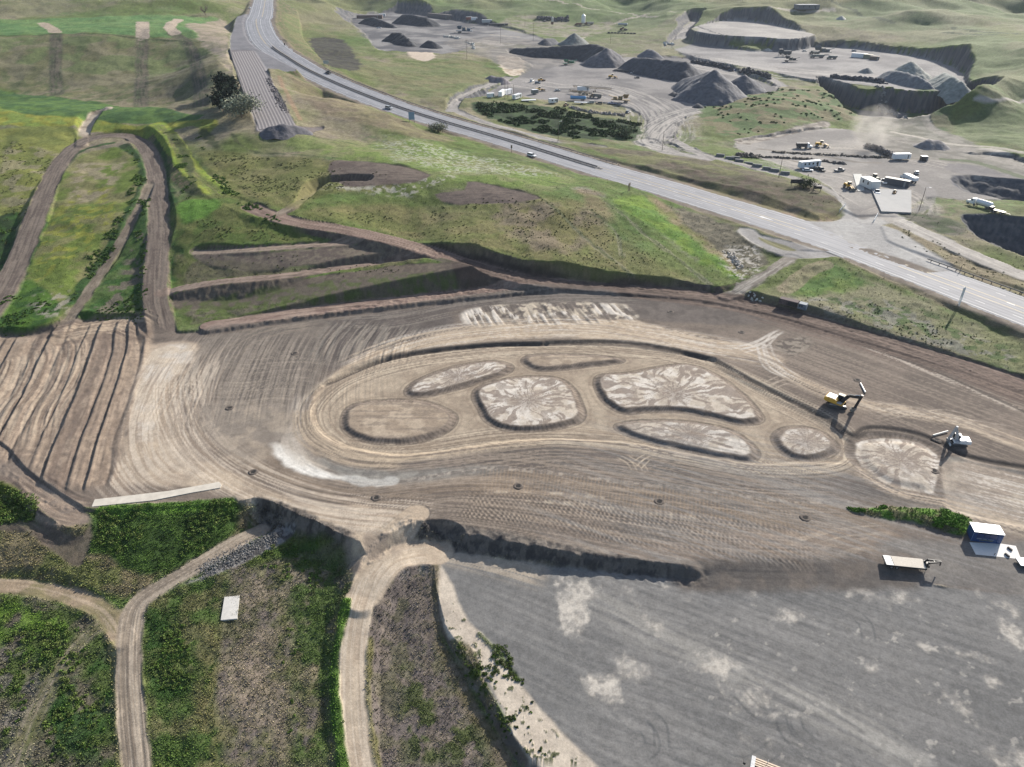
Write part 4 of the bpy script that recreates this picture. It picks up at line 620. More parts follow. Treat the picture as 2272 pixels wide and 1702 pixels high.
area("745,1180 790,1160 850,1155 900,1165 880,1190 820,1220 780,1250 760,1260", C(196, 179, 158), C(160, 146, 132), fe=1.2, warp=1.2, veg=.1, csc=3)
strip("748,1300 727,1400 722,1450 727,1540 740,1657", .9, C(84, 114, 50), C(104, 136, 58), fe=.35, warp=.4, veg=1); strip("800,1380 795,1500 808,1600 820,1657", .5, C(120, 118, 66), alpha=.7, veg=.8)
area(BERM, C(98, 134, 52), C(118, 116, 84), fe=.4, warp=.9, veg=1, csc=2)
# raw banks and rock faces keep their own colour whatever was painted round them
rough = fbm(X, Y, 1.1, 3, 51); lay = fbm(Z * .8 + (rough - .5), X * .01, 1, 3, 52)
m = sst(.6, 1.6, BANK) * (BKIND == 3); n_ = sst(.3, .7, rough * .5 + lay * .5)[..., None]; COLR += ((C(84, 87, 94) * (1 - n_) + C(124, 122, 121) * n_) - COLR) * m[..., None]; VEG *= 1 - m; REG = np.where(m > .5, 0, REG)
del rough, lay
# natural lumpiness where plants grow, small lumps on raw banks
COLR += (COLR.mean(-1, keepdims=True) * np.array([1.04, 1.02, .86], np.float32) - COLR) * (VEG[..., None] * .04)
Z += (fbm(X, Y, 24, 3, 130) - .5) * VEG * 2.6 * sst(170, 260, dist)
amp = .30 * VEG * sst(330, 120, dist) + .07 * VEG + .05
Z += (fbm(X, Y, 1.9, 3, 111) - .45) * amp * 1.5; Z += (fbm(X, Y, 6.5, 2, 112) - .5) * VEG * .9 * sst(40, 90, dist)
m = sst(.1, .5, BANK) * (BKIND != 2); Z += m * (fbm(X, Y, 1.4, 3, 113) - .5) * .7; Z += m * (BKIND == 3) * (fbm(X, Y, 7, 3, 114) - .5) * 3
COLR = np.clip(COLR * (1 + (fbm(X, Y, .8, 3, 115)[..., None] - .5) * .38), .004, .75).astype(np.float32)
# ------------------------------------------------------------------ the ground sheet
def tagk(o, kind): o['kind'] = kind
def npmesh(name, v, f, mat=None, col=None, veg=None, smooth_=True):
    m = bpy.data.meshes.new(name); m.vertices.add(len(v)); m.vertices.foreach_set('co', np.ascontiguousarray(v, np.float32).ravel())
    k = f.shape[1]; m.loops.add(f.size); m.loops.foreach_set('vertex_index', np.ascontiguousarray(f, np.int32).ravel())
    m.polygons.add(len(f)); m.polygons.foreach_set('loop_start', np.arange(0, f.size, k, dtype=np.int32))
    if smooth_: m.polygons.foreach_set('use_smooth', np.ones(len(f), bool))
    m.update(calc_edges=True)
    if col is not None:
        a = m.attributes.new('albedo', 'FLOAT_COLOR', 'POINT'); c4 = np.ones((len(v), 4), np.float32); c4[:, :3] = col; a.data.foreach_set('color', c4.ravel())
    if veg is not None:
        a = m.attributes.new('veg', 'FLOAT', 'POINT'); a.data.foreach_set('value', veg.astype(np.float32).ravel())
    o = bpy.data.objects.new(name, m); COL.objects.link(o)
    if mat: m.materials.append(mat)
    return o
def nd(nt, t, **k):
    n_ = nt.nodes.new(t)
    for a, b in k.items(): setattr(n_, a, b)
    return n_
def ground_mat():
    m = bpy.data.materials.new('ground'); m.use_nodes = True; nt = m.node_tree; L = nt.links; b = nt.nodes['Principled BSDF']
    b.inputs['Roughness'].default_value = .95; b.inputs['Specular IOR Level'].default_value = .15
    at = nd(nt, 'ShaderNodeAttribute', attribute_name='albedo'); vg = nd(nt, 'ShaderNodeAttribute', attribute_name='veg'); tc = nd(nt, 'ShaderNodeTexCoord')
    def noise(sc, det, ro=.6):
        n_ = nd(nt, 'ShaderNodeTexNoise'); n_.inputs['Scale'].default_value = sc; n_.inputs['Detail'].default_value = det; n_.inputs['Roughness'].default_value = ro
        L.new(tc.outputs['Object'], n_.inputs['Vector']); return n_
    def math_(op, a, b_=None, c=None):
        n_ = nd(nt, 'ShaderNodeMath', operation=op)
        for i, q in enumerate((a, b_, c)):
            if q is None: continue
            if isinstance(q, (int, float)): n_.inputs[i].default_value = q
            else: L.new(q, n_.inputs[i])
        return n_.outputs[0]
    n1 = noise(2.6, 6, .72); n2 = noise(.55, 4)
    a1 = math_('MULTIPLY_ADD', vg.outputs['Fac'], 1.1, .95)
    f1 = math_('MULTIPLY', math_('SUBTRACT', n1.outputs[0], .5), a1)
    f2 = math_('MULTIPLY', math_('SUBTRACT', n2.outputs[0], .5), math_('MULTIPLY_ADD', vg.outputs['Fac'], .8, .3))
    g = math_('ADD', math_('ADD', f1, f2), 1.0)
    mx = nd(nt, 'ShaderNodeVectorMath', operation='SCALE'); L.new(at.outputs['Color'], mx.inputs[0]); L.new(g, mx.inputs['Scale'])
    L.new(mx.outputs[0], b.inputs['Base Color'])
    bp = nd(nt, 'ShaderNodeBump'); bp.inputs['Distance'].default_value = .25; bp.inputs['Strength'].default_value = .55
    hsum = math_('MULTIPLY', n1.outputs[0], math_('MULTIPLY_ADD', vg.outputs['Fac'], 1.6, .35)); L.new(hsum, bp.inputs['Height']); L.new(bp.outputs[0], b.inputs['Normal'])
    return m
GM = ground_mat()
idg = np.arange(NR * NT, dtype=np.int32).reshape(NR, NT)
F = np.stack([idg[:-1, :-1], idg[:-1, 1:], idg[1:, 1:], idg[1:, :-1]], -1).reshape(-1, 4)
V = np.stack([X, Y, Z], -1).reshape(-1, 3); CC = COLR.reshape(-1, 3); VV = VEG.ravel()
rg = REG[:-1, :-1].ravel()
for k, nm in enumerate(REGN):
    sel = F[rg == k]
    if len(sel) == 0: continue
    used, inv = np.unique(sel, return_inverse=True)
    o = npmesh(nm, V[used], inv.reshape(-1, 4), GM, CC[used], VV[used]); o['kind'] = 'structure'
# ------------------------------------------------------------------ builders
MATS = {}
def mat(name, c, rough=.6, metal=0., var=.25, sc=3., bump=0., emit=None):
    if name in MATS: return MATS[name]
    m = bpy.data.materials.new(name); m.use_nodes = True; nt = m.node_tree; L = nt.links; b = nt.nodes['Principled BSDF']
    b.inputs['Roughness'].default_value = rough; b.inputs['Metallic'].default_value = metal
    tc = nd(nt, 'ShaderNodeTexCoord'); n_ = nd(nt, 'ShaderNodeTexNoise'); n_.inputs['Scale'].default_value = sc; n_.inputs['Detail'].default_value = 5; L.new(tc.outputs['Object'], n_.inputs['Vector'])
    r = nd(nt, 'ShaderNodeValToRGB'); c = np.array(c, float); r.color_ramp.elements[0].position = .3; r.color_ramp.elements[1].position = .7
    r.color_ramp.elements[0].color = (*np.clip(c * (1 - var), 0, 1), 1); r.color_ramp.elements[1].color = (*np.clip(c * (1 + var), 0, 1), 1)
    L.new(n_.outputs[0], r.inputs[0]); L.new(r.outputs[0], b.inputs['Base Color'])
    if bump: bp = nd(nt, 'ShaderNodeBump'); bp.inputs['Strength'].default_value = .6; bp.inputs['Distance'].default_value = bump; L.new(n_.outputs[0], bp.inputs['Height']); L.new(bp.outputs[0], b.inputs['Normal'])
    MATS[name] = m; return m
YEL_M = mat('yellow_paint', (.62, .36, .05), .45, var=.18); BLK = mat('black_paint', (.02, .022, .026), .5); TYR = mat('tyre_rubber', (.03, .03, .032), .85); GLS = mat('dark_glass', (.02, .028, .035), .12)
WHTM = mat('white_paint', (.72, .73, .74), .4, var=.06); STL = mat('grey_steel', (.22, .23, .24), .5, .3); WOOD = mat('bleached_planks', (.50, .455, .39), .8, var=.12, sc=6); DUST = mat('dusty_steel', (.20, .185, .165), .8); CONC = mat('pale_concrete', (.52, .5, .46), .85, var=.1, sc=2)
GALV = mat('galvanised_steel', (.33, .34, .36), .5, .4); RUST = mat('rusty_steel', (.16, .085, .05), .8); TARW = mat('weathered_timber', (.13, .10, .08), .9)
class MB:
    def __init__(s): s.v = []; s.f = []
    def add(s, v, f, M=None):
        k = len(s.v); s.v += [tuple(M @ Vector(p)) if M else tuple(p) for p in v]; s.f += [tuple(i + k for i in q) for q in f]; return s
    def box(s, x0, x1, y0, y1, z0, z1, t=0, M=None):
        """box; t pulls the top in by t metres on every side"""
        v = [(x0, y0, z0), (x1, y0, z0), (x1, y1, z0), (x0, y1, z0), (x0 + t, y0 + t, z1), (x1 - t, y0 + t, z1), (x1 - t, y1 - t, z1), (x0 + t, y1 - t, z1)]
        return s.add(v, [(0, 3, 2, 1), (4, 5, 6, 7), (0, 1, 5, 4), (1, 2, 6, 5), (2, 3, 7, 6), (3, 0, 4, 7)], M)
    def prism(s, prof, y0, y1, M=None, ins=0):
        """side outline (x, z) pulled across from y0 to y1"""
        n_ = len(prof); cx = sum(p[0] for p in prof) / n_; cz = sum(p[1] for p in prof) / n_
        v = [(x, y0, z) for x, z in prof] + [(x, y1, z) for x, z in prof]
        return s.add(v, [tuple(range(n_)), tuple(range(2 * n_ - 1, n_ - 1, -1))] + [(i, i + n_, (i + 1) % n_ + n_, (i + 1) % n_) for i in range(n_)], M)
    def cyl(s, a, b, r, r2=None, n=12, M=None, cap=True):
        a, b = Vector(a), Vector(b); r2 = r if r2 is None else r2; d = (b - a).normalized(); u = d.orthogonal().normalized(); w = d.cross(u)
        v = [a + (u * math.cos(t) + w * math.sin(t)) * r for t in [2 * math.pi * i / n for i in range(n)]] + [b + (u * math.cos(t) + w * math.sin(t)) * r2 for t in [2 * math.pi * i / n for i in range(n)]]
        f = [(i, (i + 1) % n, (i + 1) % n + n, i + n) for i in range(n)]
        if cap: f += [tuple(range(n - 1, -1, -1)), tuple(range(n, 2 * n))]
        return s.add(v, f, M)
    def bar(s, a, b, w, h=None):
        a, b = Vector(a), Vector(b); h = h or w; d = (b - a); L = d.length; M = Matrix.Translation(a) @ d.to_track_quat('X', 'Z').to_matrix().to_4x4()
        return s.box(0, L, -w / 2, w / 2, -h / 2, h / 2, 0, M)
    def tube(s, pts, r, n=6):
        for a, b in zip(pts[:-1], pts[1:]): s.cyl(a, b, r, n=n)
        return s
    def build(s, name, m, parent=None, bev=0, smooth_=False, loc=None, rz=0):
        me = bpy.data.meshes.new(name); me.from_pydata(s.v, [], s.f); me.materials.append(m); me.update()
        if bev or True:
            bm = bmesh.new(); bm.from_mesh(me); bmesh.ops.recalc_face_normals(bm, faces=bm.faces)
            if bev: bmesh.ops.bevel(bm, geom=[e for e in bm.edges if len(e.link_faces) == 2 and e.calc_face_angle(0) > .5], offset=bev, segments=1, affect='EDGES', clamp_overlap=True)
            bm.to_mesh(me); bm.free()
        if smooth_: me.polygons.foreach_set('use_smooth', [True] * len(me.polygons))
        o = bpy.data.objects.new(name, me); COL.objects.link(o)
        if parent: o.parent = parent
        if loc is not None: o.location = loc
        o.rotation_euler.z = rz; return o
def tag(o, label, cat, group=None, kind=None):
    o['label'] = label; o['category'] = cat
    if group: o['group'] = group
    if kind: o['kind'] = kind
    return o
def root(name, label, cat, loc, rz=0, group=None, tilt=None):
    o = bpy.data.objects.new(name, None); COL.objects.link(o); o.location = loc; o.rotation_euler = (0, 0, rz); o.empty_display_size = .5
    return tag(o, label, cat, group)
def dup(o, loc, rz=0, label=None, scale=None, parent=None):
    c = o.copy(); COL.objects.link(c)
    if parent: c.parent = parent
    else:
        c.location = loc; c.rotation_euler = (0, 0, rz)
        if label: c['label'] = label
        if scale: c.scale = scale
    for k in KIDS.get(o.name, []): dup(k, None, parent=c)
    return c
KIDS = {}
def kids(o):
    """remember a finished thing's parts so that copies can be made without bpy.ops"""
    for c in [q for q in COL.objects if q.parent is o]: KIDS.setdefault(o.name, []).append(c); kids(c)
    return o
def G(k, x, y, dz=0):
    u, v = px(f'{x},{y}', k)[0]; a = land(u, v); return (a[0], a[1], zat(*a) + dz)
def HD(k, x0, y0, x1, y1):
    a, b = G(k, x0, y0), G(k, x1, y1); return math.atan2(b[1] - a[1], b[0] - a[0])
def GP(k, x, y, z):
    u, v = px(f'{x},{y}', k)[0]; a = xyz(u, v, z); return (a[0], a[1], z)
# ------------------------------------------------------------------ the highway
def resample(p, step):
    L = cumlen(p); m = np.arange(0, L[-1], step); return np.stack([np.interp(m, L, p[:, k]) for k in range(p.shape[1])], -1), m
HR, HS = resample(HW, 3.0); HR[:, 2] += .08
tn = np.gradient(HR[:, :2], axis=0); tn /= np.hypot(tn[:, 0], tn[:, 1])[:, None]; HN = np.stack([-tn[:, 1], tn[:, 0]], -1)   # + is the far (uphill) side
def hpt(s, g, dz=0):
    x = np.interp(s, HS, HR[:, 0]) + g * np.interp(s, HS, HN[:, 0]); y = np.interp(s, HS, HR[:, 1]) + g * np.interp(s, HS, HN[:, 1]); return (x, y, np.interp(s, HS, HR[:, 2]) + dz)
def ribbon(g0, g1, s0, s1, dz, mb, g0b=None, g1b=None):
    st = [s0] + [q for q in HS if s0 < q < s1] + [s1]; k = len(mb.v)
    for q in st:
        t = (q - s0) / max(s1 - s0, 1e-6); a = g0 + ((g0b - g0) * t if g0b is not None else 0); b = g1 + ((g1b - g1) * t if g1b is not None else 0)
        mb.v += [hpt(q, a, dz), hpt(q, b, dz)]
    for i in range(len(st) - 1): mb.f.append((k + 2 * i, k + 2 * i + 2, k + 2 * i + 3, k + 2 * i + 1))
def s_at(u, v):
    a = land(u, v); d = (HR[:, 0] - a[0]) ** 2 + (HR[:, 1] - a[1]) ** 2; i = int(d.argmin()); g = (a[0] - HR[i, 0]) * HN[i, 0] + (a[1] - HR[i, 1]) * HN[i, 1]; return HS[i], g
am = bpy.data.materials.new('asphalt'); am.use_nodes = True; nt = am.node_tree; LN = nt.links; pb = nt.nodes['Principled BSDF']; pb.inputs['Roughness'].default_value = .8; pb.inputs['Specular IOR Level'].default_value = .35
uv = nd(nt, 'ShaderNodeUVMap'); mp = nd(nt, 'ShaderNodeMapping'); mp.inputs['Scale'].default_value = (.012, .9, 1); LN.new(uv.outputs[0], mp.inputs[0]); n1 = nd(nt, 'ShaderNodeTexNoise'); n1.inputs['Scale'].default_value = 1; n1.inputs['Detail'].default_value = 4; LN.new(mp.outputs[0], n1.inputs['Vector'])
mp2 = nd(nt, 'ShaderNodeMapping'); mp2.inputs['Scale'].default_value = (.09, .35, 1); LN.new(uv.outputs[0], mp2.inputs[0]); n2 = nd(nt, 'ShaderNodeTexNoise'); n2.inputs['Scale'].default_value = 1; n2.inputs['Detail'].default_value = 6; LN.new(mp2.outputs[0], n2.inputs['Vector'])
mxn = nd(nt, 'ShaderNodeMix', data_type='FLOAT'); mxn.inputs[0].default_value = .45; LN.new(n1.outputs[0], mxn.inputs[2]); LN.new(n2.outputs[0], mxn.inputs[3])
rp = nd(nt, 'ShaderNodeValToRGB'); rp.color_ramp.elements[0].position = .36; rp.color_ramp.elements[1].position = .64; rp.color_ramp.elements[0].color = (*C(133, 135, 142), 1); rp.color_ramp.elements[1].color = (*C(167, 168, 173), 1); sx = nd(nt, 'ShaderNodeSeparateXYZ'); LN.new(uv.outputs[0], sx.inputs[0]); m1 = nd(nt, 'ShaderNodeMath', operation='MULTIPLY'); m1.inputs[1].default_value = 2 * math.pi / 1.95; LN.new(sx.outputs[1], m1.inputs[0]); m2 = nd(nt, 'ShaderNodeMath', operation='COSINE'); LN.new(m1.outputs[0], m2.inputs[0]); m3 = nd(nt, 'ShaderNodeMath', operation='MULTIPLY_ADD'); m3.inputs[1].default_value = .045; LN.new(m2.outputs[0], m3.inputs[0]); LN.new(mxn.outputs[0], m3.inputs[2]); LN.new(m3.outputs[0], rp.inputs[0]); LN.new(rp.outputs[0], pb.inputs['Base Color'])
GS = [-HWHALF, -9, -6, -3, 0, 3, 6, 9, HWHALF]; hv = []; huv = []
for i in range(len(HS)):
    for g in GS: hv.append((HR[i, 0] + g * HN[i, 0], HR[i, 1] + g * HN[i, 1], HR[i, 2] - .12 * (abs(g) > 12) * 1)); huv.append((HS[i], g))
ng = len(GS); hf = np.array([(i * ng + j, (i + 1) * ng + j, (i + 1) * ng + j + 1, i * ng + j + 1) for i in range(len(HS) - 1) for j in range(ng - 1)])
hwy = npmesh('highway', np.array(hv), hf, am); hwy['kind'] = 'structure'
ul = hwy.data.uv_layers.new(name='UVMap'); ul.data.foreach_set('uv', np.array(huv, np.float32)[hf.ravel()].ravel())
SBAR0 = s_at(605, 106)[0]; SBAR1 = s_at(1332, 375)[0]; SX0 = s_at(1800, 510)[0]; SX1 = s_at(1990, 580)[0]; SEND = HS[-1] - 1
wl = MB(); yl = MB()
E = 10.1
ribbon(-E, -E + .28, 2, SX0 - 20, .012, wl); ribbon(-E, -E + .28, SX1 - 25, SEND, .012, wl); ribbon(E - .28, E, 2, SX0 - 8, .012, wl); ribbon(E - .28, E, SX1 + 22, SEND, .012, wl)
for s_ in np.arange(4, SEND, 12):
    for g in (-5.8, 5.8): ribbon(g - .1, g + .1, s_, s_ + 3.2, .012, wl)
sp = s_at(573, 40)[0]
for a, b in ((SBAR0 - 18, SBAR1 + 8),): ribbon(-2.0, -1.8, a, b, .012, yl); ribbon(1.8, 2.0, a, b, .012, yl)
for a, b, g in ((4, sp - 8, -1.5), (4, sp - 8, -2.1), (sp + 8, SBAR0 - 16, 2.1), (sp + 8, SBAR0 - 16, 1.5)): ribbon(-g - .12, -g + .12, a, b, .012, yl)
ribbon(1.7, 2.0, sp + 8, SBAR0 - 4, .012, wl, 1.7, 1.9) ; ribbon(-2.0, -1.7, 4, sp - 8, .012, wl)
for g in (-1.95, -1.6, 1.6, 1.95): ribbon(g - .08, g + .08, SBAR1 + 10, SX0 - 2, .012, yl); ribbon(g - .08, g + .08, SX1 + 4, SEND, .012, yl)
ribbon(-.8, .8, SX0 - 22, SX0 - 16, .014, wl, -.1, .1); ribbon(-.15, .15, SX0 - 34, SX0 - 16, .013, wl)
for s_ in np.arange(SBAR1 + 20, SX0 - 30, 7.5): ribbon(-1.75, -1.45, s_, s_ + 2.6, .016, wl)
for s_ in np.arange(SX1 + 40, SEND, 7.5): ribbon(1.2, 1.6, s_, s_ + 2.6, .016, wl)
o = wl.build('lane_markings', mat('road_white', C(222, 222, 222), .7, var=.15, sc=.8)); o['kind'] = 'structure'
o = yl.build('centre_markings', mat('road_yellow', C(206, 186, 140), .7, var=.15, sc=.8)); o['kind'] = 'structure'
ms = MB(); ribbon(-1.15, 1.15, SBAR0, SBAR1, .02, ms); o = ms.build('median_shade_strip', mat('median_shade', C(70, 72, 80), .9)); o['kind'] = 'structure'  # dark strip paints the rail's shadow onto the median
def rail(name, label, s0, s1, g, step, h=.75, thick=.12, double=False, m=GALV):
    r = root(name, label, 'guard rail', hpt(s0, g)); r0 = Vector(r.location); b = MB()
    st = np.arange(s0, s1, 3.0)
    for a, c in zip(st[:-1], st[1:]):
        for off in ((-.22, .22) if double else (0,)): b.bar(Vector(hpt(a, g + off, h - .12)) - r0, Vector(hpt(c, g + off, h - .12)) - r0, .08, .36)
    b.build('rail', m, r); n_ = max(int((s1 - s0) / step), 2); first = None
    for i in range(min(n_, 98)):
        p = Vector(hpt(s0 + (s1 - s0) * (i + .5) / min(n_, 98), g, -.1)) - r0
        if first is None: q = MB(); q.box(-.1, .1, -.1, .1, 0, h + .05); first = q.build('post', TARW, r); first.location = p
        else: c = first.copy(); COL.objects.link(c); c.parent = r; c.location = p
    return r
rail('guard_rail', 'long double steel guard rail running down the dark median of the highway', SBAR0, SBAR1, 0, 3.8, .85, double=True, m=mat('dark_rail', (.09, .09, .10), .6))
rail('guard_rail', 'steel guard rail on timber posts along the far edge of the curving highway', s_at(723, 152)[0], s_at(1390, 368)[0], 12.0, 3.8, m=mat('weathered_rail', (.16, .155, .15), .7))
sg = s_at(2055, 578)[0]; rail('guard_rail', 'guard rail on dark posts beside the lower right stretch of highway', sg, SEND, 11.8, 3.0, .8, m=mat('weathered_rail', (.16, .155, .15)))

# gravel-filled bed for runaway trucks: long wheel-made ridges
BP, BS = resample(RAMP, 2.0); bt = np.gradient(BP[:, :2], axis=0); bt /= np.hypot(bt[:, 0], bt[:, 1])[:, None]; bn_ = np.stack([-bt[:, 1], bt[:, 0]], -1); gs = np.arange(-8.4, 8.41, .3); bv = []; bc = []
for i in range(len(BP)):
    for g in gs:
        w = (math.sin(g / 1.65 * 2 * math.pi + .25 * math.sin(i * .11)) * .5 + .5) ** 2; bv.append((BP[i, 0] + g * bn_[i, 0], BP[i, 1] + g * bn_[i, 1], BP[i, 2] + .1 + w * .1)); bc.append(C(134, 130, 132) * (1 - w) + C(176, 170, 168) * w)
nb = len(gs); o = npmesh('arrester_bed_gravel', np.array(bv), np.array([(i * nb + j, (i + 1) * nb + j, (i + 1) * nb + j + 1, i * nb + j + 1) for i in range(len(BP) - 1) for j in range(nb - 1)]), GM, np.array(bc), np.zeros(len(bv))); o['kind'] = 'structure'
# ------------------------------------------------------------------ vehicles and machines
def paint(rgb, name): return mat(name, C(*rgb), .35, var=.08)
def wheels(r, spots, rad, w, rim=True, par=None):
    first = None
    for (x, y) in spots:
        sgn = 1 if y > 0 else -1
        q = MB(); q.cyl((0, -w / 2, 0), (0, w / 2, 0), rad, n=16); o = q.build('wheel', TYR, par or r, loc=(x, y, rad), smooth_=False)
        if rim: q = MB(); q.cyl((0, -w / 2 - .01, 0), (0, w / 2 + .01, 0), rad * .55, n=10); q.build('rim', mat('rim_metal', (.3, .3, .31), .4, .5), o)
def car(name, label, loc, rz, m, kind='sedan', cat='car', group=None, L=None):
    L = L or {'sedan': 4.7, 'suv': 4.8, 'pickup': 5.8, 'van': 5.4}[kind]; w = .92 if kind == 'sedan' else .98; h = {'sedan': 1.45, 'suv': 1.75, 'pickup': 1.85, 'van': 2.1}[kind]; s = L / 4.7; b = h * .55
    r = root(name, label, cat, loc, rz, group); q = MB(); a = L / 2
    q.prism([(-a, .35), (a, .35), (a, b * .85), (a * .88, b), (-a * .95, b), (-a, b * .92)], -w, w); q.build('body', m, r, bev=.06)
    if kind == 'pickup': x0, x1 = -a * .18, a * .45
    elif kind == 'sedan': x0, x1 = -a * .75, a * .42
    else: x0, x1 = -a * .93, a * .45
    g = MB(); g.add([(x0, -w * .93, b), (x1, -w * .93, b), (x1, w * .93, b), (x0, w * .93, b), (x0 + .25 * s, -w * .78, h - .06), (x1 - .6 * s, -w * .78, h - .06), (x1 - .6 * s, w * .78, h - .06), (x0 + .25 * s, w * .78, h - .06)],
          [(0, 3, 2, 1), (4, 5, 6, 7), (0, 1, 5, 4), (1, 2, 6, 5), (2, 3, 7, 6), (3, 0, 4, 7)]); g.build('windows', GLS, r)
    q = MB(); q.box(x0 + .2 * s, x1 - .55 * s, -w * .79, w * .79, h - .08, h, .04); q.build('roof', m, r)
    if kind == 'pickup': q = MB(); q.box(-a * .93, -a * .22, -w * .8, w * .8, b - .02, b + .015); q.build('cargo_bed', BLK, r)
    for y in (-.62, .62): q = MB(); q.box(a - .03, a + .02, y - .16, y + .16, b * .62, b * .8); q.build('headlight', mat('lamp_glass', (.75, .75, .72), .2), r)
    wheels(r, [(-a * .62, -w + .1), (-a * .62, w - .1), (a * .64, -w + .1), (a * .64, w - .1)], .34, .24); return r
def loader(label, loc, rz, s=1., m=None, group=None, name='wheel_loader', lift=.0):
    m = m or YEL_M; r = root(name, label, 'loader', loc, rz, group); S = lambda *a: [q * s for q in a]
    q = MB(); q.prism([(-4.0 * s, 1.0 * s), (-.4 * s, .9 * s), (-.3 * s, 1.9 * s), (-1.2 * s, 2.3 * s), (-3.7 * s, 2.25 * s), (-4.0 * s, 1.9 * s)], -.85 * s, .85 * s); q.build('engine_body', m, r, bev=.06)
    q = MB(); q.box(*S(-1.5, .1, -.7, .7, 2.25, 3.3), .08 * s); c = q.build('cab', GLS, r); q = MB(); q.box(*S(-1.6, .2, -.8, .8, 3.3, 3.42)); q.build('cab_roof', mat('cream_paint', (.6, .55, .42), .5), c)
    q = MB(); q.box(*S(.1, 2.4, -.45, .45, .8, 1.5)); q.build('front_frame', m, r)
    q = MB()
    for y in (-.55, .55): q.bar(Vector(S(.8, y, 1.8)), Vector(S(3.4, y, .9 + lift)), .22 * s, .4 * s)
    q.bar(Vector(S(3.2, -.6, .9 + lift)), Vector(S(3.2, .6, .9 + lift)), .25 * s); q.build('lift_arm', m, r)
    q = MB(); z = lift; q.prism([(3.3 * s, (z + .2) * s), (4.5 * s, (z + .12) * s), (4.55 * s, (z + .2) * s), (3.6 * s, (z + .35) * s), (3.55 * s, (z + 1.15) * s), (4.1 * s, (z + 1.45) * s), (4.0 * s, (z + 1.5) * s), (3.35 * s, (z + 1.2) * s)], -1.5 * s, 1.5 * s); q.build('bucket', DUST, r)
    wheels(r, [(-2.7 * s, -1.05 * s), (-2.7 * s, 1.05 * s), (1.5 * s, -1.05 * s), (1.5 * s, 1.05 * s)], .85 * s, .62 * s); return r
def excavator(label, loc, rz, house, reach, body, boomm, s=1., parts=None, blade=False, mirror=1, bw=.42):
    """rz: heading of the tracks; house: extra turn of the upper works; reach: joint points (x forward, z up) boom foot, knee, stick top, bucket pin"""
    r = root('excavator', label, 'excavator', loc, rz); M = Matrix.Rotation(house, 4, 'Z')
    for y in (-1.15 * s, 1.15 * s):
        q = MB(); pr = [(-2.0, .1), (-1.75, 0), (1.75, 0), (2.0, .1), (2.2, .42), (2.0, .78), (1.75, .88), (-1.75, .88), (-2.0, .78), (-2.2, .42)]; q.prism([(a * s, b * s) for a, b in pr], y - .3 * s, y + .3 * s); t = q.build('track', mat('track_steel', (.05, .05, .052), .7), r)
        q = MB()
        for i in range(16): x = (-1.75 + i * 3.5 / 15) * s; q.box(x - .08 * s, x + .05 * s, y - .31 * s, y + .31 * s, .885 * s, .93 * s)
        q.build('track_shoes', mat('polished_steel', (.5, .5, .5), .45, .3), t)
    q = MB(); q.box(-1.4 * s, 1.4 * s, -.9 * s, .9 * s, .4 * s, .8 * s); q.cyl((0, 0, .8 * s), (0, 0, 1.05 * s), .75 * s, n=16); q.build('undercarriage', BLK, r)
    if blade: q = MB(); q.box(2.3 * s, 2.5 * s, -1.4 * s, 1.4 * s, .05 * s, .6 * s); q.build('blade', body, r)
    q = MB(); q.box(-2.5 * s, 1.5 * s, -1.35 * s, 1.35 * s, 1.05 * s, 1.35 * s, 0, M); q.prism([(-2.9 * s, 1.15 * s), (-2.0 * s, 1.1 * s), (-2.0 * s, 2.2 * s), (-2.7 * s, 2.2 * s), (-2.9 * s, 2.0 * s)], -1.35 * s, 1.35 * s, M); q.box(-2.0 * s, .1 * s, -1.35 * s * mirror, -.15 * s * mirror, 1.35 * s, 2.15 * s, 0, M) if mirror > 0 else q.box(-2.0 * s, .1 * s, .15 * s, 1.35 * s, 1.35 * s, 2.15 * s, 0, M)
    q.box(-2.0 * s, -.4 * s, -1.3 * s, 1.3 * s, 1.35 * s, 2.12 * s, 0, M); q.build('engine_house', body, r, bev=.05)
    q = MB(); q.box(-2.6 * s, -.5 * s, -1.1 * s, 1.1 * s, 2.2 * s, 2.26 * s, .03, M); q.box(.15 * s, 1.2 * s, -1.3 * s * mirror if mirror > 0 else .4 * s, -.4 * s if mirror > 0 else 1.3 * s, 1.4 * s, 1.62 * s, 0, M); q.build('engine_cover', mat('pale_steel', (.42, .43, .45), .4, .2), r)
    ya, yb = (.4 * s, 1.3 * s) if mirror > 0 else (-1.3 * s, -.4 * s)
    q = MB(); q.prism([(-.35 * s, 1.35 * s), (1.35 * s, 1.35 * s), (1.45 * s, 2.1 * s), (1.05 * s, 2.85 * s), (-.35 * s, 2.85 * s)], ya, yb, M); c = q.build('cab', GLS, r)
    q = MB(); q.box(-.42 * s, 1.1 * s, ya - .04, yb + .04, 2.85 * s, 2.94 * s, 0, M)
    for x in (-.38, 1.3): 
        for y in (ya, yb): q.bar(M @ Vector((x * s, y, 1.35 * s)), M @ Vector(((x if x < 0 else 1.0) * s, y, 2.9 * s)), .09 * s)
    q.build('cab_frame', body if boomm is not BLK else mat('cream_paint', (.6, .55, .42)), c)
    P_ = [M @ Vector((x, 0, z)) for x, z in reach]; w = bw * s
    q = MB(); q.bar(P_[0], P_[1], w, .8 * s); q.bar(P_[1], P_[2], w, .68 * s); q.build('boom', boomm, r, bev=.03)
    q = MB(); q.bar(P_[2] + (P_[2] - P_[3]).normalized() * .7 * s, P_[3], w * .85, .58 * s); q.build('stick', boomm, r, bev=.03)
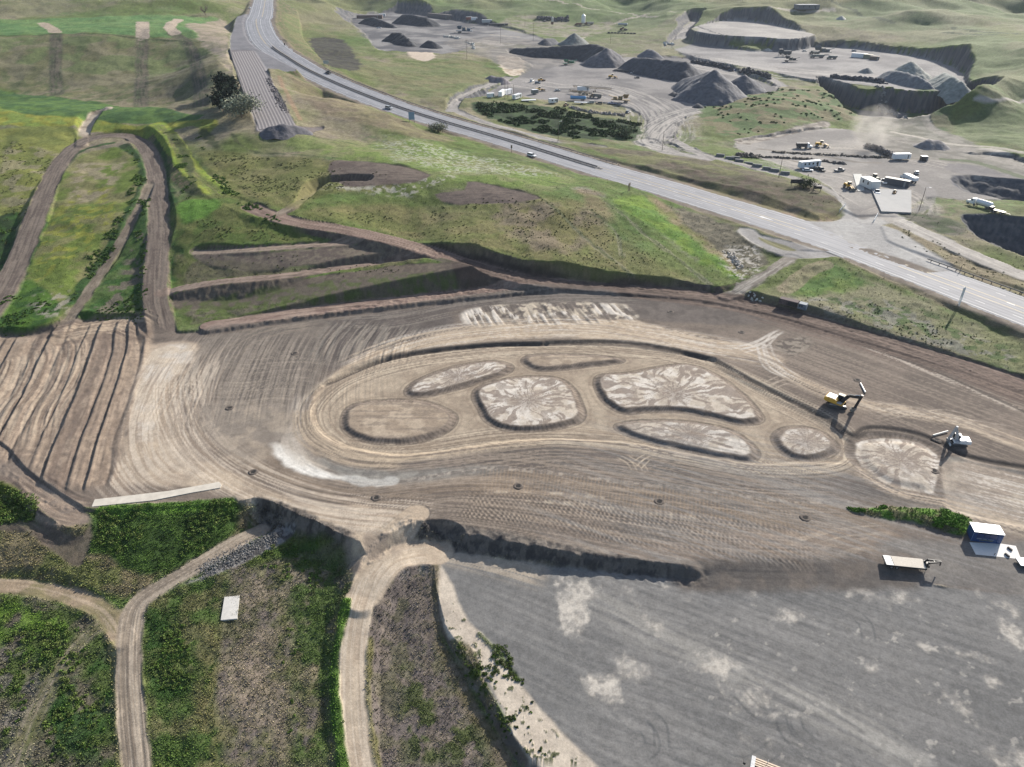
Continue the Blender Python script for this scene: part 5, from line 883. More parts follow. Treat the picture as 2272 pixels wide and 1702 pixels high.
    q = MB(); mid = (P_[0] + P_[1]) / 2; q.cyl(M @ Vector((.9 * s, 0, 1.2 * s)), P_[1], .1 * s); q.cyl((P_[1] + P_[2]) / 2 + Vector((0, 0, .35 * s)), P_[2] + (P_[2] - P_[3]).normalized() * .6 * s, .09 * s); q.cyl(P_[2] * .6 + P_[3] * .4 + (P_[2] - P_[1]).normalized() * .3, P_[3] + Vector((0, 0, .4 * s)), .08 * s); q.build('hydraulic_cylinder', mat('chrome', (.55, .56, .57), .25, .8), r)
    d = (P_[2] - P_[3]); fw = (M @ Vector((1, 0, 0))).normalized(); B = P_[3]; N_ = MB(); T = Matrix(((fw.x, -fw.y, 0, B.x), (fw.y, fw.x, 0, B.y), (0, 0, 1, B.z), (0, 0, 0, 1)))
    N_.prism([(.3 * s, .15 * s), (.35 * s, -.55 * s), (.05 * s, -1.0 * s), (-.55 * s, -1.0 * s), (-.95 * s, -.55 * s), (-.85 * s, -.5 * s), (-.5 * s, -.82 * s), (0, -.82 * s), (.15 * s, -.5 * s), (0.05 * s, .15 * s)], -.6 * s, .6 * s, T); N_.prism([(.3 * s, .1 * s), (.35 * s, -.55 * s), (.05 * s, -1 * s), (-.55 * s, -1 * s), (-.95 * s, -.55 * s)], -.64 * s, -.58 * s, T); N_.prism([(.3 * s, .1 * s), (.35 * s, -.55 * s), (.05 * s, -1 * s), (-.55 * s, -1 * s), (-.95 * s, -.55 * s)], .58 * s, .64 * s, T)
    N_.build('bucket', STL if boomm is not BLK else DUST, r); return r
# big yellow machine with the black boom
c0 = GP('f', 1856, 901, 0); bk = GP('f', 1899, 925, 0)
hd = math.atan2(bk[1] - c0[1], bk[0] - c0[0])
excavator('yellow excavator with long black boom curled down, digging beside the track', (c0[0], c0[1], zat(*c0[:2])), R(-18), R(-25), [(.9, 1.6), (2.3, 4.1), (5.0, 4.7), (4.3, 1.3)], YEL_M, BLK, 1.06, bw=.62)
# white machine with the thick raised arm
c1 = GP('f', 2124, 985, 0)
excavator('small white excavator with its thick pale arm folded upright and a white cab roof', (c1[0], c1[1], zat(*c1[:2])), R(172), R(-6), [(.5, 1.2), (.8, 2.9), (1.5, 4.3), (2.2, 1.0)], WHTM, mat('pale_grey_paint', (.4, .4, .4), .5), .82, blade=True, mirror=-1, bw=.75)
def pipe(label, a, b, r_=.2):
    a, b = Vector(a), Vector(b); q = MB(); d = b - a; q.cyl((0, 0, 0), d, r_, n=14, cap=False); q.cyl((0, 0, 0), d, r_ * .82, n=14, cap=False); o = q.build('plastic_pipe', mat('white_plastic', (.68, .66, .61), .4, var=.05), loc=tuple(a)); tag(o, label, 'pipe', 'white pipes lying on the pad'); return o
pipe('white pipe lying above the yellow excavator, next to a dark soil mound', GP('f', 1909, 850, .25), GP('f', 1920, 871, .25)); pipe('white pipe lying to the left of the small white excavator', GP('f', 2070, 966, .25), GP('f', 2103, 956.5, .25))
# gooseneck trailer
def slab_at(pts, z0, z1, name, m, label, cat, k='f', group=None, bev=.02):
    P4 = [GP(k, x, y, z1) for x, y in pts]; c = np.mean([p[:2] for p in P4], axis=0); q = MB(); n_ = len(P4)
    q.add([(p[0] - c[0], p[1] - c[1], z0) for p in P4] + [(p[0] - c[0], p[1] - c[1], z1) for p in P4], [tuple(range(n_ - 1, -1, -1)), tuple(range(n_, 2 * n_))] + [(i, (i + 1) % n_, (i + 1) % n_ + n_, i + n_) for i in range(n_)])
    o = q.build(name, m, loc=(c[0], c[1], 0), bev=bev); tag(o, label, cat, group); return o
ta = Vector(GP('f', 1962.5, 1242, 1.0)); tb = Vector(GP('f', 2051, 1251, 1.0)); td = (tb - ta); TLn = td.length; rz = math.atan2(td.y, td.x); zt = zat(ta.x, ta.y)
r = root('flatbed_trailer', 'black gooseneck trailer with bleached plank deck and pale rear ramps at the gravel edge', 'trailer', (ta.x, ta.y, zt), rz); L_ = TLn; zd = 1.0 - zt
q = MB()
for i in range(9): y = -1.24 + i * .28; q.box(L_ * .205, L_, y, y + .265, zd - .06, zd)
q.build('plank_deck', WOOD, r)
for y0, y1 in ((-1.24, -.05), (.05, 1.24)):
    q = MB(); q.box(.05, L_ * .19, y0, y1, zd - .06, zd + .02); q.build('ramp', mat('ramp_steel', C(196, 202, 206), .5, var=.06), r)
q = MB()
for y in (-1.27, 1.27, -.5, .5): q.box(0, L_ + .1, y - .05, y + .05, zd - .32, zd - .065)
for x in (0, L_ * .2, L_ * .5, L_ * .8, L_ + .05): q.box(x - .05, x + .05, -1.25, 1.25, zd - .3, zd - .07)
q.build('frame', BLK, r)
q = MB()
for y in (-.45, .45):
    q.bar((L_, y, zd - .2), (L_ + .6, y, zd + .75), .16, .3); q.bar((L_ + .55, y, zd + .72), (L_ + 2.7, y * .25, zd + .95), .16, .3)
q.bar((L_ + .6, -.6, zd + .6), (L_ + .6, .6, zd + .6), .2); q.bar((L_ + 1.5, -.35, zd + .85), (L_ + 1.5, .35, zd + .85), .18); q.bar((L_ + 2.7, 0, zd + 1.0), (L_ + 2.75, 0, zd - .05), .16); q.box(L_ + .1, L_ + .7, -.8, .8, zd - .2, zd + .15); q.build('gooseneck', BLK, r)
q = MB(); q.cyl((L_ + .25, .75, 0), (L_ + .25, .75, zd), .06); q.cyl((L_ + .25, -.75, 0), (L_ + .25, -.75, zd), .06); q.build('landing_leg', STL, r)
wheels(r, [(L_ * .16, -.95), (L_ * .16, .95), (L_ * .3, -.95), (L_ * .3, .95)], .38, .3)
# blue kiosk with white roof on its white slab
rf = [GP('f', 2156.8, 1160, 2.6), GP('f', 2222.5, 1167.5, 2.6), GP('f', 2229.5, 1187, 2.6), GP('f', 2163, 1179, 2.6)]
kx = Vector(rf[1]) - Vector(rf[0]); ky = Vector(rf[0]) - Vector(rf[3]); KL = kx.length; rz = math.atan2(kx.y, kx.x); KW = 2.7; kc = Vector(rf[3]); kz = zat(kc.x, kc.y)
r = root('kiosk', 'dark blue container kiosk with white roof and shuttered hatches, standing on a white slab', 'kiosk', (kc.x, kc.y, kz), rz); BLU = mat('navy_panels', (.012, .05, .16), .5, var=.15); KH = 2.6 - kz
q = MB(); q.box(.05, KL - .05, .05, KW - .05, 0, KH - .1); q.build('walls', BLU, r); q = MB(); q.box(-.06, KL + .06, -.12, KW + .06, KH - .1, KH); q.build('roof', mat('white_roof', (.62, .66, .68), .4, var=.04), r, bev=.02)
for i, (a, b) in enumerate(((.16, .36), (.38, .55), (.57, .78))):
    q = MB(); q.box(KL * a, KL * b, 0, .05, KH * .42, KH * .85); h = q.build('serving_hatch', mat('hatch_blue', (.015, .035, .12), .4), r); q = MB(); q.box(KL * a - .04, KL * b + .04, -.12, .02, KH * .86, KH * .9); q.box(KL * a - .04, KL * a, -.02, .04, KH * .4, KH * .86); q.build('hatch_frame', mat('hatch_frame_blue', (.01, .02, .05), .5), h)
q = MB(); q.box(KL * .84, KL * .96, 0, .045, .1, KH * .8); q.build('door', BLU, r); q = MB(); q.box(-.0, .06, .0, .06, 0, KH - .1); q.box(KL - .06, KL, 0, .06, 0, KH - .1); q.build('corner_post', mat('pale_blue_paint', (.12, .2, .33), .5), r)
q = MB(); rr = random.Random(3); x = KL * .17
while x < KL * .78:
    w = rr.uniform(.09, .16)
    if rr.random() < .85: q.box(x, x + .04, -.01, .04, KH * .29, KH * .36); q.box(x, x + w * .7, -.01, .04, KH * (.29 if rr.random() < .5 else .35), KH * (.305 if rr.random() < .5 else .365)) if False else q.box(x, x + w * .7, -.01, .04, KH * .35, KH * .365)
    x += w
q.build('lettering', mat('sign_white', (.4, .42, .42), .5), r)
q = MB(); x = KL * .28
while x < KL * .7:
    w = rr.uniform(.1, .18); q.box(x, x + .05, -.01, .04, KH * .17, KH * .24); q.box(x, x + w * .6, -.01, .04, KH * .17, KH * .19); x += w
q.build('lettering', mat('sign_yellow', (.25, .24, .08), .5), r)
slab_at([(2151, 1203), (2220, 1206), (2254, 1211), (2266, 1241), (2165, 1230)], -.4, .08, 'concrete_slab', mat('white_concrete', (.62, .6, .57), .8, var=.05), 'clean white slab in front of the blue kiosk', 'concrete slab')
for (x, y, lab) in ((2240, 1219, 'dark block on the white slab, nearer the blue kiosk'), (2234, 1233, 'dark block at the front edge of the white slab')):
    p = GP('f', x, y, .08); q = MB(); q.box(-.18, .18, -.5, .5, 0, .35, .05); o = q.build('wheel_stop', mat('dark_rubber', (.04, .04, .045), .8), loc=p, rz=R(20)); tag(o, lab, 'block', 'dark blocks on the slab')
p = GP('f', 2206, 1232, .0); q = MB(); q.cyl((0, 0, 0), (0, 0, .55), .06, n=8); o = q.build('stake', TARW, loc=p); tag(o, 'short stake at the slab edge below the blue kiosk', 'stake')
# trailer cut by the right edge
p = GP('f', 2259, 1245, .8); r = root('equipment_trailer', 'pale low trailer deck cut off by the right edge of the picture', 'trailer', (p[0], p[1], 0), R(-6)); q = MB(); q.box(0, 5, -1.1, 1.1, .62, .8); q.build('deck', WHTM, r, bev=.02); q = MB(); q.box(.1, 4.9, -1.0, 1.0, .4, .61); q.build('frame', BLK, r); wheels(r, [(1.5, -.9), (1.5, .9), (2.4, -.9), (2.4, .9)], .36, .25)
# plank-loaded trailer cut by the bottom edge
p = GP('f', 1668, 1684, -3.2); zz = zat(p[0], p[1]); r = root('plank_trailer', 'trailer with grey headboard and long pale planks, cut off by the bottom edge', 'trailer', (p[0], p[1], zz), R(-24))
q = MB(); q.box(-.1, .5, -2.3, .15, .7, 1.3); q.build('headboard', mat('pale_grey_paint2', (.5, .5, .5), .5), r, bev=.03)
for i in range(4):
    q = MB(); q.box(.4 + .12 * (i % 2), 8, -.08 - i * .36, .12 - i * .36, 1.0, 1.12); q.build('plank', mat('fresh_planks', (.62, .5, .38), .7, var=.1), r)
q = MB(); q.box(.3, 8, -2.3, .1, .6, .95); q.build('bed', mat('dark_bed', (.06, .04, .04), .7), r)
for x in (2.2, 6.3, 9): q = MB(); q.box(x, x + .06, .12, .2, .6, 1.6); q.build('stake', WHTM, r)
q = MB(); q.box(-1.1, -.75, -1.3, -.6, .5, 1.0); q.build('toolbox', BLK, r); wheels(r, [(3, -.2), (3, -2.1), (4, -.2), (4, -2.1)], .4, .28)
q = MB(); q.box(3, 5.6, .12, .5, .62, .72); q.build('mudguard', BLK, r)
# slabs on the lower left
slab_at([(203, 1124), (210, 1108), (375, 1089), (486, 1069), (492, 1076), (489, 1082), (420, 1094), (340, 1110), (215, 1123)], -.5, .12, 'concrete_slab', mat('dirty_concrete', C(222, 214, 200), .9, var=.14, sc=.6), 'long narrow pale slab strip at the foot of the furrowed field', 'concrete slab')
GS_ = [G('f', x, y) for x, y in ((490, 1378), (498, 1325), (532, 1322), (527, 1375))]; cS = np.mean(GS_, axis=0); q = MB(); q.add([(p[0] - cS[0], p[1] - cS[1], -.5) for p in GS_] + [(p[0] - cS[0], p[1] - cS[1], .18 + .6 * (p[2] - cS[2])) for p in GS_], [(3, 2, 1, 0), (4, 5, 6, 7), (0, 1, 5, 4), (1, 2, 6, 5), (2, 3, 7, 6), (3, 0, 4, 7)])
tag(q.build('concrete_slab', mat('white_concrete2', C(228, 224, 216), .9, var=.1, sc=1.2), loc=tuple(cS), bev=.03), 'small white rectangular slab in the rough ground by the green scrub', 'concrete slab')
# dug holes
def hole(k, x, y, label, rad=.75, z=0, dirt=True):
    p = G(k, x, y); r = root('dug_hole', label, 'hole', p, random.uniform(0, 6), 'round holes in the pad'); q = MB(); n_ = 18; v = []; rr = random.Random(int(x + y))
    prof = ((.0, -.02), (.8, .05), (1.0, .1), (1.3, .14), (1.8, .02), (2.0, -.1))
    for t, h in prof[1:]:
        for i in range(n_): a = 2 * math.pi * i / n_; jj = 1 + rr.uniform(-.12, .12); v.append((math.cos(a) * t * rad * jj, math.sin(a) * t * rad * jj, h * (.7 + .6 * rr.random())))
    f = [(j * n_ + i, j * n_ + (i + 1) % n_, (j + 1) * n_ + (i + 1) % n_, (j + 1) * n_ + i) for j in range(len(prof) - 2) for i in range(n_)]
    q.add(v, f); q.build('soil_ring', mat('hole_soil', C(104, 94, 86) if dirt else C(160, 148, 134), .95, var=.3), r, smooth_=True)
    q = MB(); q.cyl((0, 0, .03), (0, 0, .06), rad * .95, n=16); q.build('shade_disc', mat('hole_shade', (.012, .011, .011), 1), r); return r  # flat black disc paints the shade inside the hole
for k, x, y, lab, d in (('c1', 1875, 240, 'hole in the grey checker ground left of the white patch, dark stain beside', 1), ('c1', 2068, 764, 'hole with a pale lip at the haul road edge, above the cut bank', 0), ('c2', 1012, 975, 'hole with pale spoil, on the strip above the road junction', 0), ('c2', 2172, 880, 'neat black hole below the middle of the oval track', 0),
     ('c3', 1262, 1006, 'hole in a dark damp ring below the right half of the oval track', 1), ('c4', 420, 1138, 'hole near the left tip of the green weed bank', 1), ('c4', 1475, 755, 'hole inside the big round bed of white streaked soil', 1), ('c4', 1497, 497, 'hole below the white pipe, left of the small white excavator', 1), ('b2', 345, 1340, 'hole in the combed grey ground on the upper left of the pad', 1), ('b3', 1355, 1002, 'hole at the top of the pad, just under the dark haul road', 1), ('b3', 1935, 1168, 'hole near the spreading white tyre tracks', 1), ('b4', 850, 1560, 'hole with loose soil at the upper end of a white pipe', 1)):
    hole(k, x, y, lab, .62, 0, d)
# ------------------------------------------------------------------ stockpiles
def pile(name, label, ridge, col, k, cell=1.4, slope=.68, rough=.7, gz=None, group=None, cat='gravel pile', col2=None):
    """ridge: 'x,y,h ...' picture points of the crest with its height above the ground"""
    pts_ = []
    for w in ridge.split():
        x, y, h = [float(t) for t in w.split(',')]; u, v = px(f'{x},{y}', k)[0]; zg = gz if gz is not None else zat(*land(u, v))
        for _ in range(1 if gz is not None else 4):
            a = xyz(u, v, zg + h); zg = zg if gz is not None else zat(*a)
        pts_.append((a[0], a[1], zg + h, zg, h))
    p = np.array(pts_); zb = p[:, 3].min(); Rm = max(p[:, 4]) / slope + 3; x0, x1 = p[:, 0].min() - Rm, p[:, 0].max() + Rm; y0, y1 = p[:, 1].min() - Rm, p[:, 1].max() + Rm
    gx, gy = np.meshgrid(np.arange(x0, x1, cell), np.arange(y0, y1, cell), indexing='ij'); H = np.full(gx.shape, -1e3)
    seg = list(zip(p[:-1], p[1:])) or [(p[0], p[0] + 1e-3)]
    nz = (fbm(gx, gy, 9, 3, 5) - .5)
    for a, b in seg:
        e = b[:2] - a[:2]; L2 = max((e ** 2).sum(), 1e-9); t = np.clip(((gx - a[0]) * e[0] + (gy - a[1]) * e[1]) / L2, 0, 1); d = np.hypot(gx - a[0] - t * e[0], gy - a[1] - t * e[1])
        H = np.maximum(H, a[2] + (b[2] - a[2]) * t - (np.sqrt(d * d + 1.0) - 1.0) * slope * (1 + nz * .35))
    H += (fbm(gx, gy, 3.5, 3, 9) - .5) * rough * 2
    cx, cy = p[:, 0].mean(), p[:, 1].mean(); base = np.array([[zat(a, b) for b in gy[0, ::4]] for a in gx[::4, 0]])
    ii = np.arange(gx.shape[0]) / 4; jj = np.arange(gx.shape[1]) / 4; i0 = np.minimum(ii.astype(int), base.shape[0] - 2); j0 = np.minimum(jj.astype(int), base.shape[1] - 2); fi = (ii - i0)[:, None]; fj = (jj - j0)[None, :]
    B = (base[i0][:, j0] * (1 - fj) + base[i0][:, j0 + 1] * fj) * (1 - fi) + (base[i0 + 1][:, j0] * (1 - fj) + base[i0 + 1][:, j0 + 1] * fj) * fi
    keep = H > B - 1.0; H = np.maximum(H, B - 1.2); n0, n1 = gx.shape; idx_ = np.arange(n0 * n1).reshape(n0, n1)
    Fq = np.stack([idx_[:-1, :-1], idx_[1:, :-1], idx_[1:, 1:], idx_[:-1, 1:]], -1); kf = keep[:-1, :-1] | keep[1:, :-1] | keep[1:, 1:] | keep[:-1, 1:]; Fq = Fq[kf]
    V_ = np.stack([gx - cx, gy - cy, H - zb], -1).reshape(-1, 3); used, inv = np.unique(Fq, return_inverse=True)
    mm = mat('pile_%02x%02x%02x' % tuple(int(q) for q in col), C(*col), .95, var=.3, sc=.4, bump=.8)
    o = npmesh(name, V_[used], inv.reshape(-1, 4), mm); o.location = (cx, cy, zb); tag(o, label, cat, group); return o
DK = (84, 86, 94); MD = (122, 122, 128)
pile('gravel_pile', 'tall sharp cone of dark gravel with a lower left shoulder, nearest the haul road', '1480,640,7 1600,605,13 1720,570,19', (112, 112, 118), 'a3')
pile('gravel_pile', 'smaller gravel cone tucked behind the right flank of the tallest cone', '1900,640,9 1965,608,12 1990,630,10', (112, 112, 118), 'a3')
pile('gravel_pile', 'long flat-topped dark gravel ridge left of the tallest cone', '1060,468,10 1200,478,11.5 1350,492,12 1480,500,13', DK, 'a3')
pile('gravel_pile', 'low rounded gravel hump behind the flat-topped ridge', '1170,410,6 1210,408,7', MD, 'a3')
pile('gravel_pile', 'longest dark gravel bank, running left with a ragged crest', '80,395,4 300,385,8 500,372,10 730,358,13 800,378,13', (70, 72, 78), 'a3')
pile('gravel_pile', 'broad brown-grey gravel fan spilling toward the white and green machine', '830,392,14 860,398,13', (118, 116, 120), 'a3')
pile('gravel_pile', 'pointed grey-green gravel cone behind the long dark bank', '570,272,11', (132, 136, 132), 'a3')
pile('gravel_pile', 'low dark dome left of the grey-green cone', '330,316,5 390,314,5', (96, 98, 104), 'a3')
pile('gravel_pile', 'small dark mound in the yard below the flat-topped ridge', '1380,750,2.2 1420,765,2', (88, 88, 92), 'a3')
pile('gravel_pile', 'small dark mound at the fork of the haul road', '1580,848,2.2', (88, 88, 92), 'a3')
pile('gravel_pile', 'row of knee-high black mounds in front of the brown-grey fan', '910,562,1.8 960,568,1.6 1010,572,1.8', (70, 70, 74), 'a3')
pile('gravel_pile', 'black rounded pile at the upper left yard, beside the parked crane gear', '920,150,6 990,140,8 1060,165,7 1150,205,3', (64, 68, 76), 'a2')
pile('gravel_pile', 'big black pile with a long flat top in the upper left yard', '1230,118,10 1290,116,11 1420,145,9 1470,160,7', (64, 68, 76), 'a2')
pile('gravel_pile', 'lumpy black pile of dumped loads in the upper left yard', '1140,275,7 1200,268,8 1250,300,7 1290,340,4', (62, 65, 72), 'a2', rough=1.6)
pile('gravel_pile', 'neat small black cone beside the lumpy black pile', '1440,330,6 1490,345,5', (66, 70, 78), 'a2')
pile('gravel_pile', 'pale pointed cone on the quarry ledge under the big rock wall', '1295,500,11', (166, 168, 160), 'a4', gz=13.2, cat='gravel pile')
pile('gravel_pile', 'dark-faced gravel ridge in front of the pale pointed cone', '1100,580,5 1165,572,7 1330,615,6.5 1420,665,4', (128, 132, 136), 'a4', gz=13.2, slope=.85)
pile('gravel_pile', 'pale greenish ribbed dome at the right end of the quarry ledge', '1560,592,7 1640,625,8 1700,670,6', (150, 156, 150), 'a4', gz=13.2, slope=.8)
pile('gravel_pile', 'low grey heap alone on the quarry ledge', '930,553,3.5', (146, 148, 146), 'a4', gz=13.2)
pile('gravel_pile', 'small pale heap high on the bench of the rock wall', '690,272,3.5', (206, 202, 190), 'a4')
pile('gravel_pile', 'pale heap at the foot of the rounded bench, left end of the ledge', '120,392,3', (196, 192, 182), 'a4', gz=13.2)
pile('gravel_pile', 'small mound of fine gravel by the bend of the pale side road', '1950,620,3 2040,632,3.5', (134, 128, 132), 'a2') ; pile('gravel_pile', 'flat dark mound at the foot of the runaway truck bed', '140,1030,2.5 260,1020,3.2 400,1045,2', (106, 104, 110), 'a2', cell=.9)
pile('gravel_pile', 'smooth pale quarry spur at the right yard road', '1440,1135,5 1520,1150,4', (146, 142, 142), 'a4')
def rubble(label, line, k, n_, hw, size, col, seed, h=1.0, name='rock_heap'):
    rr = random.Random(seed); q = MB(); P_ = [G(k, *[float(t) for t in w.split(',')]) for w in line.split()]; c = P_[len(P_) // 2]; Ls = cumlen(np.array(P_))
    for i in range(n_):
        t = rr.random() * Ls[-1]; o_ = rr.gauss(0, hw * .5); x = np.interp(t, Ls, [p[0] for p in P_]) + rr.gauss(0, .7); y = np.interp(t, Ls, [p[1] for p in P_]) + o_; z = zat(x, y) + max(0, h * (1 - abs(o_) / hw)) * rr.random(); s = size * rr.uniform(.4, 1.3)
        M = Matrix.Translation((x - c[0], y - c[1], z - c[2])) @ Matrix.Rotation(rr.uniform(0, 6), 4, (rr.random(), rr.random(), rr.random() + .1)) @ Matrix.Diagonal((s, s * rr.uniform(.5, 1), s * rr.uniform(.4, .9), 1))
        q.add([(-1, -1, -.8), (1, -.8, -1), (.9, 1, -.7), (-.8, .9, -1), (-.7, -.8, .8), (.8, -.9, .7), (.7, .7, 1), (-1, .8, .6)], [(0, 3, 2, 1), (4, 5, 6, 7), (0, 1, 5, 4), (1, 2, 6, 5), (2, 3, 7, 6), (3, 0, 4, 7)], M)
    o = q.build(name, mat('rock_%02x%02x%02x' % col, C(*col), .95, var=.4, sc=.6), loc=c); return tag(o, label, 'rock heap', None, 'stuff')
rubble('long heap of broken dark boulders beside the tallest gravel cone', '1530,512 1640,530 1760,550 1850,580', 'a3', 260, 5, 1.3, (92, 92, 98), 1, 3)
rubble('berm of dark boulders above the lower rock wall', '1940,590 2060,605 2160,640', 'a3', 200, 5, 1.3, (96, 96, 100), 2, 3); rubble('dark rubble along the rim of the lower rock wall', '640,635 780,650 920,660 1060,680', 'a4', 300, 4, 1.3, (88, 92, 102), 3, 2.5)
rubble('pale tumbled rock at the foot of the lower rock wall', '1020,900 1120,930 1200,960', 'a4', 260, 10, 1.2, (150, 148, 148), 4, 2); rubble('heap of broken rubble under the plume of dust', '930,1205 1000,1225 1080,1260 1150,1290', 'a4', 420, 5, .7, (150, 142, 138), 5, 2.6)
rubble('scrap and pale rubble along the edge of the green bank', '540,880 640,905 760,925 900,940 980,945', 'a3', 160, 3, .8, (176, 166, 158), 6, 1); rubble('pale rocks strewn in the gully by the highway side road', '1830,530 1880,570 1920,640', 'b3', 120, 3.5, .45, (205, 198, 188), 7, .4)
rubble('grey riprap below the left edge of the haul road', '2270,1262 2150,1310 2000,1400 1850,1480 1664,1566', 'c1', 1700, 2.4, .12, (150, 147, 143), 8, .25)
rubble('white boulders at the meadow corner beside the haul road', '1985,880 2040,890 2080,910', 'b3', 14, 1.2, .4, (215, 212, 200), 11, .2)
rubble('rubble in the ramp-side strip right of the runaway truck bed', '130,640 200,800 280,920', 'a2', 300, 4, .45, (120, 114, 116), 12, .3); rubble('dumped debris in the upper left yard', '1560,300 1640,310 1700,320', 'a2', 60, 6, 1.2, (205, 205, 200), 13, 1.5); rubble('white scrap heap below the bare utility pole', '1740,345 1800,360 1810,400', 'a2', 50, 5, 1.1, (220, 218, 210), 14, 1)
rubble('dark rocks on the bench above the haul road bend', '1890,1270 1980,1275 2060,1285', 'a3', 90, 2.5, .8, (110, 104, 98), 15, 1)
# ------------------------------------------------------------------ quarry machines, trailers, yard things
SILV = mat('silver_paint', (.45, .47, .48), .35, .3, var=.05); DKC = mat('charcoal_paint', (.035, .038, .045), .4, var=.1); BLUC = mat('blue_tank', (.10, .28, .52), .4, var=.12)
loc = lambda k, x, y: G(k, x, y)
def onroad(s, g, z=.0): p = hpt(s, g, z); i = min(int(s / 3), len(tn) - 1); return p, math.atan2(tn[i, 1], tn[i, 0])
def hcar(u, v, label, m, kind, flip=False, **k):
    s, g = s_at(u, v); p, a = onroad(s, g); car('car' if kind != 'pickup' else 'pickup_truck', label, p, a + (math.pi if flip else 0), m, kind, cat='car' if kind != 'pickup' else 'pickup', **k)
hcar(1184, 349, 'white car on the near lanes of the highway, heading to the lower right', WHTM, 'suv', L=5.2); hcar(860, 241, 'silver car on the near lanes, shortly before the blue road sign', SILV, 'suv', L=5.2)
hcar(728, 163, 'black pickup on the far lanes at the start of the guard rail', DKC, 'pickup', flip=True, L=6.2); hcar(555, 19, 'white pickup at the very top of the highway bend', WHTM, 'pickup', L=7)
def parked(k, x, y, ang, label, m, kind='sedan', **kw): car('pickup_truck' if kind == 'pickup' else ('van' if kind == 'van' else 'parked_car'), label, loc(k, x, y), R(ang), m, kind, cat={'pickup': 'pickup', 'van': 'van'}.get(kind, 'car'), **kw)
parked('a3', 1050, 602, 165, 'pale car parked alone below the flat-topped gravel ridge', SILV, 'sedan', L=5.4); parked('a3', 702, 846, 175, 'silver-green car in the yard right of the blue tank trailer', mat('sage_paint', (.32, .36, .34), .35, var=.05), 'suv', L=5)
parked('a3', 878, 850, 165, 'lavender-grey pickup parked before the yellow crusher', mat('lavender_paint', (.36, .36, .48), .35, var=.05), 'pickup', L=6); parked('a3', 268, 684, 5, 'dark blue car beside the small white van in the yard', mat('steel_blue_paint', (.10, .15, .22), .35), 'suv'); parked('a3', 222, 668, 70, 'small white van at the left end of the yard', WHTM, 'van')
parked('a4', 440, 1398, -12, 'white car in front of the long camper trailer', WHTM, 'sedan', L=5.2); parked('a4', 552, 1396, -80, 'dark car right of the long camper trailer', DKC, 'suv'); parked('a4', 500, 1385, 165, 'dark car half hidden behind the white car by the camper', DKC, 'sedan')
parked('a4', 1004, 1580, -105, 'white pickup in front of the white scale house', WHTM, 'pickup'); parked('a4', 1060, 1492, 75, 'white pickup between scale house and dark container', WHTM, 'pickup', L=6.4); parked('a4', 415, 422, 10, 'white car far back on the quarry ledge', WHTM, 'sedan'); parked('a3', 1005, 925, 60, 'dark blue car at the right end of the green bank', mat('navy_paint', (.05, .08, .13), .4), 'suv')
parked('a3', 1855, 580, 10, 'blue pickup among the boulders behind the tallest cone', mat('blue_paint', (.05, .12, .35), .4), 'pickup')
loader('wheel loader standing alone in the middle of the gravel yard', loc('a3', 885, 640), R(-15), 1.0, YEL_M, 'loaders in the quarry'); loader('wheel loader behind the small white van', loc('a3', 300, 664), R(30), .8, YEL_M, 'loaders in the quarry')
loader('wheel loader left of the yellow conveyor plant', loc('a3', 290, 745), R(10), .95, YEL_M, 'loaders in the quarry'); loader('wheel loader on the pale lower yard, right of the dump truck', loc('a4', 560, 1200), R(-25), 1.0, YEL_M, 'loaders in the quarry')
loader('wheel loader beside the long pale weighbridge slab', loc('a4', 780, 1545), R(-80), .95, YEL_M, 'loaders in the quarry'); loader('dark loader behind the white scale house', loc('a4', 975, 1475), R(95), 1.0, mat('drab_green', (.12, .12, .08), .6), 'loaders in the quarry'); loader('little loader on the open concrete apron', loc('a4', 1148, 1585), R(60), .6, mat('dull_orange', (.35, .2, .08), .6), 'loaders in the quarry'); loader('loader backed against the bridge of weeds beside the storage trailer', loc('a3', 500, 868), R(60), .7, RUST, 'loaders in the quarry')
def tanker(name, label, loc_, rz, m, L_=11, tractor=True, tm=WHTM, hitch=None):
    r = root(name, label, 'tank truck', loc_, rz); q = MB(); q.cyl((-L_ / 2, 0, 2.1), (L_ / 2, 0, 2.1), 1.05, n=18); q.cyl((-L_ / 2 - .3, 0, 2.1), (-L_ / 2, 0, 2.1), .7, 1.05, n=18); q.cyl((L_ / 2, 0, 2.1), (L_ / 2 + .3, 0, 2.1), 1.05, .7, n=18); q.build('tank', m, r, smooth_=False)
    q = MB(); q.box(-L_ / 2, L_ / 2, -.45, .45, .8, 1.15); q.box(-L_ * .4, L_ * .4, -.25, .25, 3.1, 3.2); q.build('chassis', STL, r); wheels(r, [(-L_ * .38, -1.0), (-L_ * .38, 1.0), (-L_ * .26, -1.0), (-L_ * .26, 1.0)], .5, .3)
    if tractor: cabin(r, L_ / 2 + .8, tm)
    else: q = MB(); q.cyl((L_ * .3, -.7, 0), (L_ * .3, -.7, 1), .07); q.cyl((L_ * .3, .7, 0), (L_ * .3, .7, 1), .07); q.build('landing_leg', STL, r)
    return r
def cabin(r, x, m, s=1.):
    q = MB(); q.prism([(x, .7), (x + 3.6 * s, .7), (x + 3.7 * s, 1.5), (x + 1.9 * s, 1.9), (x + 1.5 * s, 2.9), (x + .1, 3.0), (x, 2.6)], -1.15, 1.15); q.build('cab', m, r, bev=.06); q = MB(); q.prism([(x + 1.94 * s, 1.95), (x + 1.58 * s, 2.8), (x + 1.45 * s, 2.8), (x + 1.75 * s, 1.95)], -1.05, 1.05); q.box(x + .7, x + 1.5 * s, -1.17, 1.17, 2.0, 2.6); q.build('cab_window', GLS, r); wheels(r, [(x + 2.7 * s, -1.0), (x + 2.7 * s, 1.0), (x - .3, -1.0), (x - .3, 1.0)], .5, .3)
